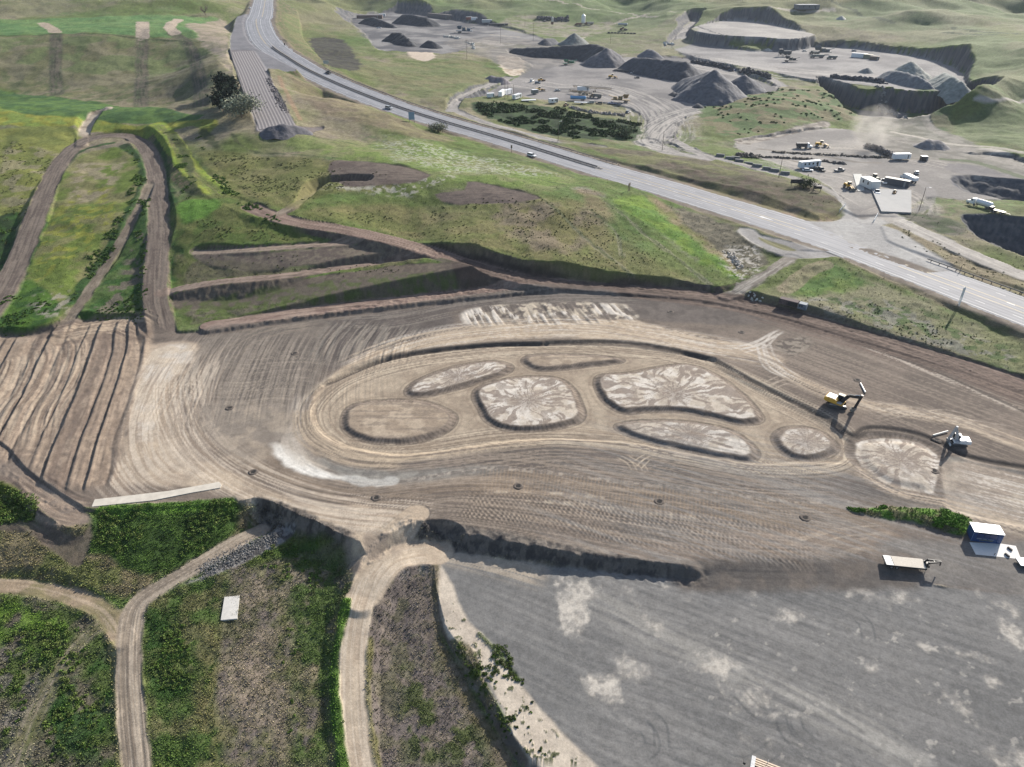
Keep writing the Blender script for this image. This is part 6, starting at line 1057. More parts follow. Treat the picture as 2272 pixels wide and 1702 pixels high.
p1, p2 = G('b4', 1790, 140), G('b4', 1925, 168); tanker('tank_truck', 'white tank truck with sloping hood on the rim road above the dark pit', ((p1[0] + p2[0]) / 2 + 1, (p1[1] + p2[1]) / 2, (p1[2] + p2[2]) / 2), math.atan2(p2[1] - p1[1], p2[0] - p1[0]) + math.pi, WHTM, 6.5)
r = root('pup_trailer', 'black drawbar trailer behind the white tank truck', 'trailer', G('b4', 1985, 195), HD('b4', 1925, 172, 2075, 210)); q = MB(); q.box(-3, 3, -1.1, 1.1, 1.0, 1.25); q.box(-3, -1.8, -1.1, 1.1, 1.25, 2.2); q.bar((3, 0, 1.0), (5.2, 0, .8), .2); q.build('deck', BLK, r); wheels(r, [(-2, -1), (-2, 1), (-.9, -1), (-.9, 1), (2, -1), (2, 1)], .5, .3)
tanker('tank_trailer', 'blue tank trailer parked in the gravel yard', loc('a3', 598, 822), R(172), BLUC, 10.5, False)
tanker('tank_trailer', 'silver tank trailer on the upper terrace by the dirt road', loc('a3', 962, 212), R(172), SILV, 12, False)
def boxtrailer(name, label, loc_, rz, L_, W_, H_, m, cat='trailer', z0=.6, win=0, door=True, wh=True, group=None, roofm=None):
    r = root(name, label, cat, loc_, rz, group); q = MB(); q.box(-L_ / 2, L_ / 2, -W_ / 2, W_ / 2, z0, z0 + H_, .03); q.build('walls', m, r, bev=.05); q = MB(); q.box(-L_ / 2 - .05, L_ / 2 + .05, -W_ / 2 - .05, W_ / 2 + .05, z0 + H_, z0 + H_ + .1); q.build('roof', roofm or WHTM, r)
    for i in range(win):
        for sy in (-1, 1): x = -L_ * .4 + L_ * .8 * (i + .5) / win; q = MB(); q.box(x - .45, x + .45, sy * W_ / 2 - .03, sy * W_ / 2 + .03, z0 + H_ * .45, z0 + H_ * .78); q.build('window', GLS, r)
    if door: q = MB(); q.box(L_ * .3, L_ * .3 + .8, -W_ / 2 - .03, -W_ / 2 + .02, z0 + .1, z0 + H_ * .85); q.build('door', GLS if win else STL, r)
    if wh: wheels(r, [(-L_ * .15, -W_ / 2 + .15), (-L_ * .15, W_ / 2 - .15), (-L_ * .05, -W_ / 2 + .15), (-L_ * .05, W_ / 2 - .15)], .4, .25)
    return r
boxtrailer('office_trailer', 'long white box trailer, tallest of the white row beside the two poles', loc('a2', 2040, 785), HD('a2', 1975, 800, 2080, 770), 12, 2.6, 3, WHTM, wh=True); boxtrailer('office_trailer', 'short white trailer at the left end of the white row', loc('a2', 1945, 800), R(20), 5, 2.5, 2.4, WHTM)
boxtrailer('camper_trailer', 'white camper trailer with dark windows, right end of the white row by a pole', loc('a3', 100, 810), HD('a3', 60, 820, 145, 795), 9, 2.5, 2.6, WHTM, win=4); boxtrailer('office_trailer', 'white trailer standing behind the two poles', loc('a3', 25, 775), R(60), 9, 2.6, 3, WHTM)
boxtrailer('camper_trailer', 'small white camper at the edge of the green bank', loc('a3', 395, 845), R(25), 6.5, 2.5, 2.6, WHTM, win=2)
boxtrailer('camper_trailer', 'long white camper trailer with rooftop boxes in the lower yard', loc('a4', 450, 1372), HD('a4', 370, 1375, 535, 1360), 12, 2.6, 2.9, mat('pale_blue_white', (.55, .6, .66), .4, var=.05), win=4); boxtrailer('scale_house', 'tall white scale house beside the long weighbridge slab', loc('a4', 942, 1530), R(100), 9, 4.6, 3.6, mat('white_siding', (.62, .63, .62), .5, var=.04), 'building', z0=.2, win=2, wh=False)
boxtrailer('storage_container', 'dark grey shipping container on the concrete apron', loc('a4', 1165, 1515), HD('a4', 1110, 1510, 1220, 1530), 11, 2.8, 3, mat('slate_paint', (.05, .06, .08), .5), 'container', z0=0, wh=False, roofm=mat('slate_roof', (.06, .07, .09), .5))
boxtrailer('storage_container', 'white container parked under the big rock wall', loc('a4', 862, 470), R(-35), 14, 3.2, 3.6, WHTM, 'container', wh=False, z0=0); boxtrailer('storage_container', 'olive container in the middle of the three under the rock wall', loc('a4', 932, 478), R(-30), 8, 3, 3.4, mat('olive_paint', (.2, .21, .15), .6), 'container', wh=False, z0=0, roofm=mat('cream_paint', (.5, .5, .4))); boxtrailer('storage_container', 'brown container at the right of the three under the rock wall', loc('a4', 985, 490), R(-30), 8, 3, 3.2, mat('brown_paint', (.14, .1, .08), .6), 'container', wh=False, z0=0, roofm=mat('brown_roof', (.16, .12, .1), .6))
boxtrailer('storage_trailer', 'white trailer beside the rubble heap on the right yard road', loc('a4', 1200, 1305), R(3), 9, 2.6, 2.6, WHTM); boxtrailer('shed', 'tiny white-roofed shed in the green strip right of the yard road', loc('a4', 1385, 1312), R(0), 3, 2.5, 2.3, BLK, 'shed', z0=0, wh=False)
boxtrailer('storage_container', 'white container at the far end of the upper left yard', loc('a2', 1812, 165), R(10), 8, 3.2, 3.4, WHTM, 'container', z0=0, wh=False); boxtrailer('storage_container', 'red container next to the white one, far upper left yard', loc('a2', 1770, 160), R(10), 8, 3.2, 3.2, mat('red_brown_paint', (.24, .1, .08), .6), 'container', z0=0, wh=False); boxtrailer('storage_trailer', 'silver trailer standing by itself on the pale far yard', loc('a2', 1916, 188), R(8), 13, 3, 3.2, SILV)
boxtrailer('storage_container', 'row of grey-brown panels at the back of the upper left yard', loc('a2', 1530, 148), HD('a2', 1410, 135, 1650, 155), 50, 3, 5, mat('panel_brown', (.15, .13, .13), .7), 'container', z0=0, wh=False, roofm=mat('panel_top', (.3, .27, .25), .7)); boxtrailer('flat_rack', 'dark low rack at the right end of the pale far yard', loc('a2', 2010, 212), R(4), 24, 3, 2.2, DKC, 'rack', z0=.4, roofm=mat('rack_top', (.06, .06, .07)))
boxtrailer('workshop', 'dark flat building with a pale tank behind the left black pile', loc('a2', 960, 150), R(5), 34, 10, 4, mat('shed_brown', (.12, .08, .07), .7), 'building', z0=0, wh=False, roofm=mat('shed_roof', (.14, .12, .12), .7)); boxtrailer('storage_trailer', 'white trailer to the right of the dark flat building', loc('a2', 1062, 137), R(5), 9, 3, 3, WHTM)
boxtrailer('flat_trailer', 'pale flat deck trailer beside the white camper row', loc('a3', 195, 832), R(12), 10, 2.6, .3, mat('alu_deck', (.45, .46, .47), .4), z0=.9, door=False); boxtrailer('storage_trailer', 'green-grey box trailer beside the yard loader', loc('a3', 245, 770), R(30), 5, 2.6, 2.6, mat('moss_grey', (.14, .16, .15), .6))
def dumptruck(label, loc_, rz, m, bm_, L_=7.5):
    r = root('dump_truck', label, 'dump truck', loc_, rz); q = MB(); q.box(-L_ / 2, L_ / 2 - 2, -.5, .5, .8, 1.15); q.build('chassis', STL, r); q = MB(); q.prism([(-L_ / 2 - .3, 1.3), (L_ / 2 - 2.4, 1.2), (L_ / 2 - 2.2, 3.0), (-L_ / 2 - .3, 2.8)], -1.3, 1.3); q.build('tipper_body', bm_, r, bev=.05); cabin(r, L_ / 2 - 2, m, .75); wheels(r, [(-L_ * .4, -1), (-L_ * .4, 1), (-L_ * .23, -1), (-L_ * .23, 1)], .5, .35); return r
dumptruck('dump truck with dark body and white cab at the left of the pale lower yard', loc('a4', 405, 1212), R(-8), WHTM, DKC); dumptruck('white dump truck parked right of the dark container', loc('a4', 1265, 1480), R(100), WHTM, WHTM, 9); dumptruck('drab covered truck in front on the quarry ledge', loc('a4', 520, 472), R(185), mat('drab_paint', (.16, .17, .15), .6), mat('drab_tarp', (.2, .21, .2), .8), 12); dumptruck('second drab truck, right one on the quarry ledge', loc('a4', 640, 482), R(185), mat('drab_paint', (.16, .17, .15)), mat('drab_tarp', (.2, .21, .2)), 8)
def conveyor(label, a, b, h0, h1, m, w=1.4, name='conveyor', bridge=True):
    a, b = Vector(a), Vector(b); d = b - a; r = root(name, label, 'conveyor', a, math.atan2(d.y, d.x)); L_ = d.xy.length; n_ = int(L_ / 2); q = MB(); f = lambda t: h0 + (h1 - h0) * t
    for y in (-w / 2, w / 2):
        q.bar((0, y, f(0)), (L_, y, f(1)), .14); q.bar((0, y, f(0) + 1), (L_, y, f(1) + 1), .14)
        for i in range(n_): t0, t1 = i / n_, (i + 1) / n_; q.bar((L_ * t0, y, f(t0)), (L_ * t1, y, f(t1) + 1), .09); q.bar((L_ * t0, y, f(t0)), (L_ * t0, y, f(t0) + 1), .09)
    q.build('truss', m, r); q = MB(); q.bar((-.3, 0, f(0) + 1.1), (L_ + .3, 0, f(1) + 1.1), w * .7, .1); q.build('belt', TYR, r)
    q = MB(); t = .6; q.bar((L_ * t, -w / 2, f(t)), (L_ * t - 1.2, -w, .6), .16); q.bar((L_ * t, w / 2, f(t)), (L_ * t - 1.2, w, .6), .16); q.bar((L_ * t - 1.2, -w, .6), (L_ * t - 1.2, w, .6), .2); q.build('support_leg', m, r); wheels(r, [(L_ * t - 1.2, -w), (L_ * t - 1.2, w)], .5, .3); return r
PLT = mat('dusty_yellow', (.22, .16, .08), .7); conveyor('long yellow lattice conveyor lying across the gravel yard', G('a3', 560, 735), G('a3', 870, 770), 2.2, 3.0, PLT); conveyor('second conveyor section under the long lattice one', G('a3', 530, 760), G('a3', 700, 800), 1.4, 2.4, PLT)
def plant(label, loc_, rz, m, s=1., name='crusher', cat='crusher'):
    r = root(name, label, cat, loc_, rz); S = lambda *a: [q * s for q in a]; q = MB(); q.box(*S(-6, 6, -1.3, 1.3, 1.2, 1.6)); q.build('chassis', m, r); q = MB(); q.add([S(-5, -1.8, 4.6), S(-1.5, -1.8, 4.6), S(-1.5, 1.8, 4.6), S(-5, 1.8, 4.6), S(-4.3, -.8, 2.6), S(-2.2, -.8, 2.6), S(-2.2, .8, 2.6), S(-4.3, .8, 2.6)], [(0, 1, 5, 4), (1, 2, 6, 5), (2, 3, 7, 6), (3, 0, 4, 7)]); q.build('hopper', m, r)
    q = MB(); q.box(*S(-1.2, 1.4, -1.2, 1.2, 1.6, 3.8)); q.build('crusher_box', mat('plant_grey', (.16, .15, .13), .7), r, bev=.05); q = MB(); q.cyl(S(.1, 1.35, 2.7), S(.1, 1.6, 2.7), 1.1 * s, n=18); q.build('flywheel', m, r); q = MB(); q.cyl(S(.1, -1.6, 2.7), S(.1, -1.35, 2.7), 1.1 * s, n=18); q.build('flywheel', m, r); q = MB(); q.box(*S(2.4, 4.6, -1, 1, 1.6, 3.2)); q.build('engine_housing', m, r, bev=.04)
    q = MB(); q.bar(S(1, 0, 1.8), S(8, 0, 3.8), 1.0 * s, .3 * s); q.bar(S(-5, 1.9, 4.8), S(-1.4, 1.9, 4.8), .08); q.bar(S(-5, -1.9, 4.8), S(-1.4, -1.9, 4.8), .08); q.build('discharge_belt', m, r); wheels(r, [(-4 * s, -1.2 * s), (-4 * s, 1.2 * s), (-2.8 * s, -1.2 * s), (-2.8 * s, 1.2 * s)], .5 * s, .35 * s); return r
plant('big yellow crusher with round flywheels at the right of the gravel yard', loc('a3', 945, 835), R(160), PLT, 1.1); plant('small dusty screening plant below the long conveyor', loc('a3', 640, 790), R(-10), mat('plant_tan', (.3, .26, .2), .7), .8); plant('grey crushing plant far back on the quarry ledge', loc('a4', 555, 445), R(5), mat('plant_slate', (.1, .12, .13), .7), 1.5); plant('grey-blue machine cluster in the upper left yard', loc('a2', 1730, 270), R(-8), mat('plant_blue', (.06, .1, .15), .6), 1.6)
plant('green and white crusher at the foot of the dark gravel bank', loc('a3', 525, 530), R(25), mat('machine_green', (.08, .2, .12), .6), 1.0); plant('dark plant frame in front on the left of the quarry ledge', loc('a4', 300, 505), R(0), mat('plant_dark', (.06, .07, .08), .7), 1.0)
boxtrailer('generator_van', 'white machine box behind the long lattice conveyor', loc('a3', 640, 745), R(-5), 9, 2.5, 2.6, WHTM, 'trailer'); 
p = loc('a3', 640, 205); r = root('silo', 'white domed silo standing between rusty trucks on the upper terrace', 'silo', p); q = MB(); q.cyl((0, 0, 3), (0, 0, 11), 2.6, n=20); q.cyl((0, 0, 11), (0, 0, 13), 2.6, .5, n=20); q.cyl((0, 0, 1.2), (0, 0, 3), .7, 2.6, n=20); q.build('tank', WHTM, r); q = MB(); [q.cyl((x, y, 0), (x, y, 4), .15, n=8) for x in (-2, 2) for y in (-2, 2)]; q.build('leg', STL, r)
p = loc('a3', 388, 200); r = root('silo', 'narrow dark hopper tower left of the white silo', 'silo', p); q = MB(); q.cyl((0, 0, 3), (0, 0, 8), 1.3, n=14); q.cyl((0, 0, 8), (0, 0, 9), 1.3, .4, n=14); q.build('tank', mat('hopper_white', (.5, .5, .48), .5), r); q = MB(); q.box(-1.5, 1.5, -1.5, 1.5, 0, 3.2); q.build('base', RUST, r)
dumptruck('rusty truck on the left side of the white silo', loc('a3', 600, 208), R(190), RUST, RUST, 8); dumptruck('rusty flat truck on the right side of the white silo', loc('a3', 690, 200), R(190), RUST, mat('rack_grey', (.3, .29, .28)), 11); loader('small rusty loader below the silver tank trailer', loc('a3', 970, 248), R(10), 1.2, RUST, 'loaders in the quarry')
for i, (x, lab) in enumerate(((232, 'tallest and leftmost of the three dark hoppers on the ledge'), (270, 'middle one of the three dark hoppers on the ledge'), (300, 'rightmost of the three dark hoppers on the ledge'))):
    p = loc('a4', x - 15, 462); r = root('hopper', lab, 'hopper', p, 0, 'dark hoppers on the quarry ledge'); s = 1.3 if i == 0 else 1; q = MB(); q.box(-1.8, 1.8, -1.5, 1.5, 2.5 * s, 5 * s, .0); q.add([(-1.8, -1.5, 2.5 * s), (1.8, -1.5, 2.5 * s), (1.8, 1.5, 2.5 * s), (-1.8, 1.5, 2.5 * s), (0, 0, 1 * s)], [(0, 1, 4), (1, 2, 4), (2, 3, 4), (3, 0, 4)]); q.build('bin', mat('plant_dark', (.06, .07, .08)), r); q = MB(); [q.cyl((a, b, 0), (a, b, 3 * s), .15, n=6) for a in (-1.6, 1.6) for b in (-1.3, 1.3)]; q.build('leg', STL, r)
for x, y, w, h, lab in ((1150, 1510, 10, 4, 'small plant'),): pass
slab_at([(1897, 388), (1905, 388), (1920, 427), (1899, 427)], 0, 6.4, 'weighbridge', mat('weigh_concrete', C(222, 222, 216), .8, var=.06), 'long pale weighbridge slab beside the white scale house', 'weighbridge') if False else None
def patch(k, pts, label, col, dz=.25, name='concrete_slab', cat='concrete slab'):
    P_ = [G(k, x, y) for x, y in pts]; c = np.mean(P_, axis=0); q = MB(); n_ = len(P_); zz_ = max(p[2] for p in P_) + dz; q.add([(p[0] - c[0], p[1] - c[1], -2) for p in P_] + [(p[0] - c[0], p[1] - c[1], p[2] + dz - c[2]) for p in P_], [tuple(range(n_ - 1, -1, -1)), tuple(range(n_, 2 * n_))] + [(i, (i + 1) % n_, (i + 1) % n_ + n_, i + n_) for i in range(n_)]); o = q.build(name, mat('slab_%02x%02x%02x' % col, C(*col), .85, var=.07, sc=.3), loc=c); return tag(o, label, cat)
patch('a4', [(812, 1425), (880, 1425), (905, 1560), (850, 1565)], 'long pale weighbridge slab beside the white scale house', (206, 206, 200)); patch('a4', [(960, 1555), (1285, 1565), (1285, 1750), (1040, 1740)], 'wide concrete apron in front of the dark container', (160, 161, 162), .75, cat='concrete slab')
# row of concrete blocks
blk = None
for i, (x, y) in enumerate([(1760, 1278), (1835, 1300), (1885, 1298), (1915, 1322), (1990, 1345), (2065, 1362), (2140, 1385)]):
    p = G('a3', x, y); q = MB(); q.box(-2.2, 2.2, -.7, .7, 0, 1.3, .12); o = q.build('concrete_block', mat('block_grey', C(130, 132, 132), .9), loc=p, rz=R(-22)); tag(o, 'dark grey concrete block in the row along the quarry access road', 'concrete block', 'identical concrete blocks along the access road')
for i, (x, y) in enumerate([(25, 1362), (110, 1385), (172, 1400), (256, 1422)]):
    p = G('a4', x, y); q = MB(); q.box(-2.2, 2.2, -.7, .7, 0, 1.3, .12); o = q.build('concrete_block', mat('block_grey', C(130, 132, 132), .9), loc=p, rz=R(-22)); tag(o, 'dark grey concrete block in the row along the quarry access road', 'concrete block', 'identical concrete blocks along the access road')
for i in range(9):
    p = G('a3', 850 + i * 26, 272 + i * .8); q = MB(); q.box(-1.6, 1.6, -.9, .9, 0, 1.4, .2); o = q.build('concrete_block', mat('block_dark', C(84, 82, 84), .9), loc=p); tag(o, 'small dark block in the row below the silver tank trailer', 'block', 'row of dark blocks on the upper terrace')
# ------------------------------------------------------------------ poles, signs
def pole(k, x, y, xt, yt, label, lamp=False, arms=1, rr=.14, cat='utility pole', name='utility_pole', hmax=None):
    p = Vector(G(k, x, y)); u, v = px(f'{xt},{yt}', k)[0]; d = ray(u, v); h = hmax or max(2., CAMZ + d[2] / math.hypot(d[0], d[1]) * math.hypot(p.x, p.y) - p.z); r = root(name, label, cat, p, R(-20)); q = MB(); q.cyl((0, 0, -.3), (0, 0, h), rr, rr * .6, n=8); q.build('shaft', TARW, r)
    for i in range(arms): q = MB(); z = h - .5 - i * 1.2; q.bar((-1.2, 0, z), (1.2, 0, z), .12, .14); [q.cyl((a, 0, z), (a, 0, z + .3), .06, n=6) for a in (-1.1, -.4, .4, 1.1)]; q.build('crossarm', TARW, r)
    if lamp: q = MB(); q.bar((0, 0, h - .3), (1.3, 0, h + .1), .08); q.box(1.1, 1.9, -.15, .15, h, h + .18); q.build('lamp_head', WHTM, r)
    return r
for a in (('a3', 1285, 1228, 1303, 1070, 'tall bare pole on the grass edge of the quarry access road', 0, 0), ('a3', 435, 1155, 442, 990, 'lamp pole on the pale roadside strip left of the bushy bank', 1, 0), ('a4', 205, 1452, 238, 1262, 'lamp pole beside the row of concrete blocks', 1, 0), ('b4', 1350, 178, 1410, -15, 'pole with white insulators by the fork of the lower road', 1, 0), ('a3', 72, 825, 75, 690, 'pole in front of the white camper row, rightmost of three', 0, 0), ('a3', 25, 800, 27, 658, 'middle pole of the three by the white trailers', 0, 0), ('a2', 2063, 810, 2063, 655, 'leftmost pole of the three by the white trailers', 0, 0), ('a3', 232, 335, 236, 188, 'power pole on the slope above the dark dome pile', 0, 1), ('a3', 862, 358, 872, 268, 'power pole between the grey-green cone and the terrace', 0, 1), ('a2', 1752, 480, 1755, 325, 'black power pole with two crossarms on the grassy knoll', 0, 2), ('a2', 2028, 352, 2028, 215, 'thin power pole near the pale far yard', 0, 1), ('b4', 1685, 675, 1697, 618, 'short post between guard rail and lower road', 0, 0), ('a3', 165, 215, 168, 110, 'distant power pole at the left of the upper terrace', 0, 1)):
    pole(*a[:6], bool(a[6]), a[7])
def sign(k, x, y, w, h, hp, label, m, posts=2, rz=0, pm=TARW, name='road_sign'):
    p = G(k, x, y); r = root(name, label, 'road sign', p, rz); 
    for a in ((-w * .4, w * .4) if posts == 2 else (0,)): q = MB(); q.box(a - .1, a + .1, -.1, .1, -.3, hp + h * .9); q.build('post', pm, r)
    q = MB(); q.box(-w / 2, w / 2, -.16, -.1, hp, hp + h); q.build('panel', m, r, bev=.02); return r
BSG = mat('blue_sign', (.20, .30, .42), .4, var=.06); sign('a2', 1303, 1000, 3.2, 4.0, 1.4, 'blue-grey panel sign on two dark posts beside the near lanes', BSG, 2, R(10)); sign('a2', 2117, 1248, .8, 1.6, 2.2, 'narrow dark sign on one post by the highway, left of the white car', TARW, 1); sign('a3', 1013, 1562, 1.8, 1.4, 2.2, 'back of a two-post sign at the verge where the rail ends', TARW, 2, R(60)); sign('a2', 605, 540, 4.0, 2.2, 1.5, 'pale sign at the corner of the dark rocky slope', mat('pale_sign', (.4, .42, .4), .5), 2)
sign('b4', 1675, 945, 1.3, 3.6, 2.6, 'tall thin white sign edge at the lower right of the highway', WHTM, 2, R(75), pm=WHTM); sign('a2', 265, 378, .8, 1.4, .8, 'small dark marker on the far shoulder near the start of the rail', BLK, 1)
sign('a4', 345, 1525, 5.5, 1.8, 1.5, 'dark back of a wide billboard on the bank above the highway', BLK, 2, R(-5), name='billboard'); sign('a4', 515, 1565, 3.8, 1.2, 1.2, 'dark back of a smaller billboard near the junction', BLK, 2, R(-5), name='billboard')
# ruined camper in the meadow
p = G('b4', 320, 962); r = root('derelict_trailer', 'derelict dark trailer with a blue-grey end, left in the meadow', 'derelict trailer', p, HD('b4', 240, 935, 395, 975)); q = MB(); q.box(-4.5, 1.6, -1.2, 1.2, .5, 2.3, .1); q.build('body', mat('derelict_brown', (.10, .075, .075), .9, var=.5), r, bev=.05); q = MB(); q.box(1.6, 4.4, -1.2, 1.2, .4, 2.2, .15); q.build('end_section', mat('faded_blue', (.12, .15, .19), .7), r, bev=.05); q = MB(); q.box(2.1, 2.5, -1.23, -1.1, 1.2, 1.8); q.box(2.8, 3.2, -1.23, -1.1, 1.2, 1.8); q.build('window', BLK, r); q = MB(); q.box(-1.5, 1.5, -1.25, -1.18, .7, 2.0); q.build('dark_opening', BLK, r)
# short fences beside the junction
for k, a, b, lab in (('b4', (700, 190), (745, 140), 'short pale fence at the left corner of the junction'), ('b4', (980, 270), (1010, 215), 'short pale fence at the right corner of the junction')):
    P0, P1 = Vector(G(k, *a)), Vector(G(k, *b)); d = P1 - P0; r = root('fence', lab, 'fence', P0, math.atan2(d.y, d.x)); L_ = d.xy.length; q = MB(); [q.bar((0, 0, z), (L_, 0, z + d.z), .1) for z in (.7, 1.2)]; q.build('rail', WHTM, r); 
    for i in range(5): q = MB(); q.box(L_ * i / 4 - .08, L_ * i / 4 + .08, -.08, .08, 0, 1.5 + d.z * i / 4); q.build('post', WHTM, r)
# dark retaining wall along the arrester bed
wp = [GP('f', 500, 108, 0)]; pw = [world(f'{x},{y}')[0] for x, y in ((499, 108), (508, 140), (520, 175), (534, 215), (545, 245))]; w0 = (pw[0][0], pw[0][1], zat(*pw[0])); q = MB()
for a, b in zip(pw[:-1], pw[1:]): q.bar((a[0] - w0[0] - .8, a[1] - w0[1], zat(*a) - w0[2] + .1), (b[0] - w0[0] - .8, b[1] - w0[1], zat(*b) - w0[2] + .1), .5, 2.0)
o = q.build('retaining_wall', mat('dark_wall', (.035, .036, .04), .9), loc=w0); tag(o, 'long dark low wall along the left side of the runaway truck bed', 'wall')
for k, x, y, n_ in (('a4', 430, 75, 1),):
    p = G(k, x, y); boxtrailer('farm_building', 'dark roofed house on the distant ridge road', p, R(5), 26, 14, 5, mat('house_dark', (.12, .13, .15), .7), 'building', z0=0, wh=False, roofm=mat('house_roof', (.10, .12, .16), .7), win=3)

rubble('dark scrap yard of stacked machinery left of the silos', '270,150 340,160 430,165 520,158', 'a3', 170, 9, 1.5, (86, 88, 96), 41, 2.5); rubble('pale stacked panels on the bank beside the haul road bend', '1300,362 1340,358 1370,366', 'a3', 26, 4, 1.6, (214, 212, 206), 42, 1)
rubble('bare stakes and junk on the lower yard left of the scale house', '690,1335 720,1338 745,1340', 'a4', 30, 2, .6, (110, 106, 104), 43, .8); rubble('dark clods along the berm between the two lower yard roads', '160,1245 400,1258 700,1272 900,1285 1100,1290', 'a4', 260, 1.6, .6, (122, 114, 104), 44, .6); rubble('dark clods along the front berm of the lower yard', '20,1285 300,1295 520,1310 680,1335', 'a4', 180, 1.4, .6, (120, 112, 104), 45, .6)
dumptruck('brown dump truck beside the blue tank trailer, toward the conveyor', loc('a3', 745, 800), R(160), mat('brown_cab', (.2, .15, .1), .6), DUST, 8); dumptruck('grey truck at the left end of the far quarry ledge plant', loc('a4', 500, 440), R(180), mat('drab_paint', (.16, .17, .15)), DKC, 9)
boxtrailer('storage_trailer', 'pale flat trailer in front of the blue tank trailer', loc('a3', 620, 850), R(172), 9, 2.4, .4, mat('pale_deck', (.5, .48, .44), .6), z0=.8, door=False); loader('wheel loader at the foot of the long flat-topped gravel ridge', loc('a3', 1330, 640), R(120), .9, YEL_M, 'loaders in the quarry') if False else None
parked('a2', 1690, 225, 5, 'dark pickup in the upper left yard, between the black piles and the grey-blue machines', DKC, 'pickup'); parked('a2', 1095, 222, 0, 'white van beside the black rounded pile', WHTM, 'van'); parked('a2', 1035, 232, 10, 'white pickup at the left of the black rounded pile', WHTM, 'pickup')

for i_, (k, x, y, a_, lab, m_, kd) in enumerate((('a4', 700, 1400, 20, 'grey pickup on the open yard between camper and weighbridge', STL, 'pickup'), ('a4', 1330, 1420, 70, 'silver car right of the white dump truck', SILV, 'sedan'), ('a3', 770, 850, 170, 'brown dusty car between the sage car and the lavender pickup', mat('brown_cab', (.2, .15, .1)), 'suv'), ('a3', 1080, 640, 165, 'small dark car in the open gravel yard', DKC, 'sedan'), ('a3', 430, 745, 20, 'silver car beside the left end of the long conveyor', SILV, 'sedan'), ('a4', 820, 420, 0, 'silver car near the white container under the rock wall', SILV, 'suv'))): parked(k, x, y, a_, lab, m_, kd)
# ------------------------------------------------------------------ plants
def scatter(n_, dens, seed):
    """random points on the ground sheet, weight = density per square metre"""
    r_ = np.random.default_rng(seed); j0, j1 = np.searchsorted(TH, R(-55)), np.searchsorted(TH, R(54)); i1 = np.searchsorted(RR, 620); sl_ = np.s_[4:i1, j0:j1]
    w = (dens[sl_] * (RG[sl_] * (TH[j0 + 1] - TH[j0])) * np.gradient(RR)[4:i1, None]).astype(np.float64).ravel(); w = np.cumsum(w); tot = w[-1]; k = np.searchsorted(w, r_.random(n_) * tot); ii, jj = np.unravel_index(k, (i1 - 4, j1 - j0)); ii += 4; jj += j0
    return ii, jj, X[ii, jj] + r_.normal(0, .15, n_), Y[ii, jj] + r_.normal(0, .15, n_), Z[ii, jj]
def leafmat(name):
    m = bpy.data.materials.new(name); m.use_nodes = True; nt = m.node_tree; b = nt.nodes['Principled BSDF']; b.inputs['Roughness'].default_value = .8; b.inputs['Specular IOR Level'].default_value = .1
    at = nd(nt, 'ShaderNodeAttribute', attribute_name='albedo'); tc = nd(nt, 'ShaderNodeTexCoord'); n_ = nd(nt, 'ShaderNodeTexNoise'); n_.inputs['Scale'].default_value = 1.5; nt.links.new(tc.outputs['Object'], n_.inputs['Vector']); s_ = nd(nt, 'ShaderNodeVectorMath', operation='SCALE'); a_ = nd(nt, 'ShaderNodeMath', operation='ADD'); a_.inputs[1].default_value = .5; nt.links.new(n_.outputs[0], a_.inputs[0]); nt.links.new(at.outputs['Color'], s_.inputs[0]); nt.links.new(a_.outputs[0], s_.inputs['Scale']); nt.links.new(s_.outputs[0], b.inputs['Base Color'])
    b.inputs['Subsurface Weight'].default_value = 0; return m
LM = leafmat('leaves')
def leaves(name, P_, size, col, seed, origin=None, flat=.6, parent=None):
    """one triangle-pair leaf clump per point"""
    r_ = np.random.default_rng(seed); n_ = len(P_); o_ = np.array(origin if origin is not None else (0, 0, 0)); a = r_.normal(0, 1, (n_, 3)); a[:, 2] *= flat; a /= np.linalg.norm(a, axis=1)[:, None]; b = r_.normal(0, 1, (n_, 3)); b -= (a * b).sum(1)[:, None] * a; b /= np.linalg.norm(b, axis=1)[:, None]; size = (size * r_.uniform(.6, 1.4, n_))[:, None]
    V_ = np.stack([P_ - a * size, P_ + b * size * .6, P_ + a * size, P_ - b * size * .6], 1).reshape(-1, 3) - o_; F_ = np.arange(n_ * 4).reshape(n_, 4); c = np.repeat(np.clip(col * r_.uniform(.6, 1.4, (n_, 1)), 0, 1), 4, 0)
    o = npmesh(name, V_, F_, LM, c, smooth_=False); o.location = tuple(o_)
    if parent: o.parent = parent; o.location = (0, 0, 0)
    return o
# tufts of grass and weeds: short blades leaning out of the ground sheet
near = sst(200, 105, dist); dens = VEG * (.02 * sst(350, 250, dist) + near); dens = dens * sst(.3, .6, VEG)
ii, jj, x, y, z = scatter(72000, dens * (.3 + fbm(X, Y, 5, 3, 201)), 5); n_ = len(x); r_ = np.random.default_rng(8)
sz = r_.uniform(.10, .28, n_) * (1 + dist[ii, jj] / 420) ; gcol = COLR[ii, jj] * r_.uniform(.85, 1.9, (n_, 1)) * np.array([1, 1.04, .9]); V_ = []; an = r_.uniform(0, 6.28, n_)
for k in range(3):
    a = an + k * 2.1; c_, s_ = np.cos(a), np.sin(a); tip = np.stack([x + c_ * sz * .7, y + s_ * sz * .7, z + sz * r_.uniform(.35, .9, n_)], -1); b0 = np.stack([x - s_ * sz * .45, y + c_ * sz * .45, z - .05], -1); b1 = np.stack([x + s_ * sz * .45, y - c_ * sz * .45, z - .05], -1); V_.append(np.stack([b0, b1, tip], 1))
V_ = np.stack(V_, 1).reshape(-1, 3); o = npmesh('grass_tufts', V_, np.arange(len(V_)).reshape(-1, 3), LM, np.repeat(gcol, 9, 0), smooth_=False); tag(o, 'low grass and weeds over the hillsides and banks', 'grass', None, 'stuff')
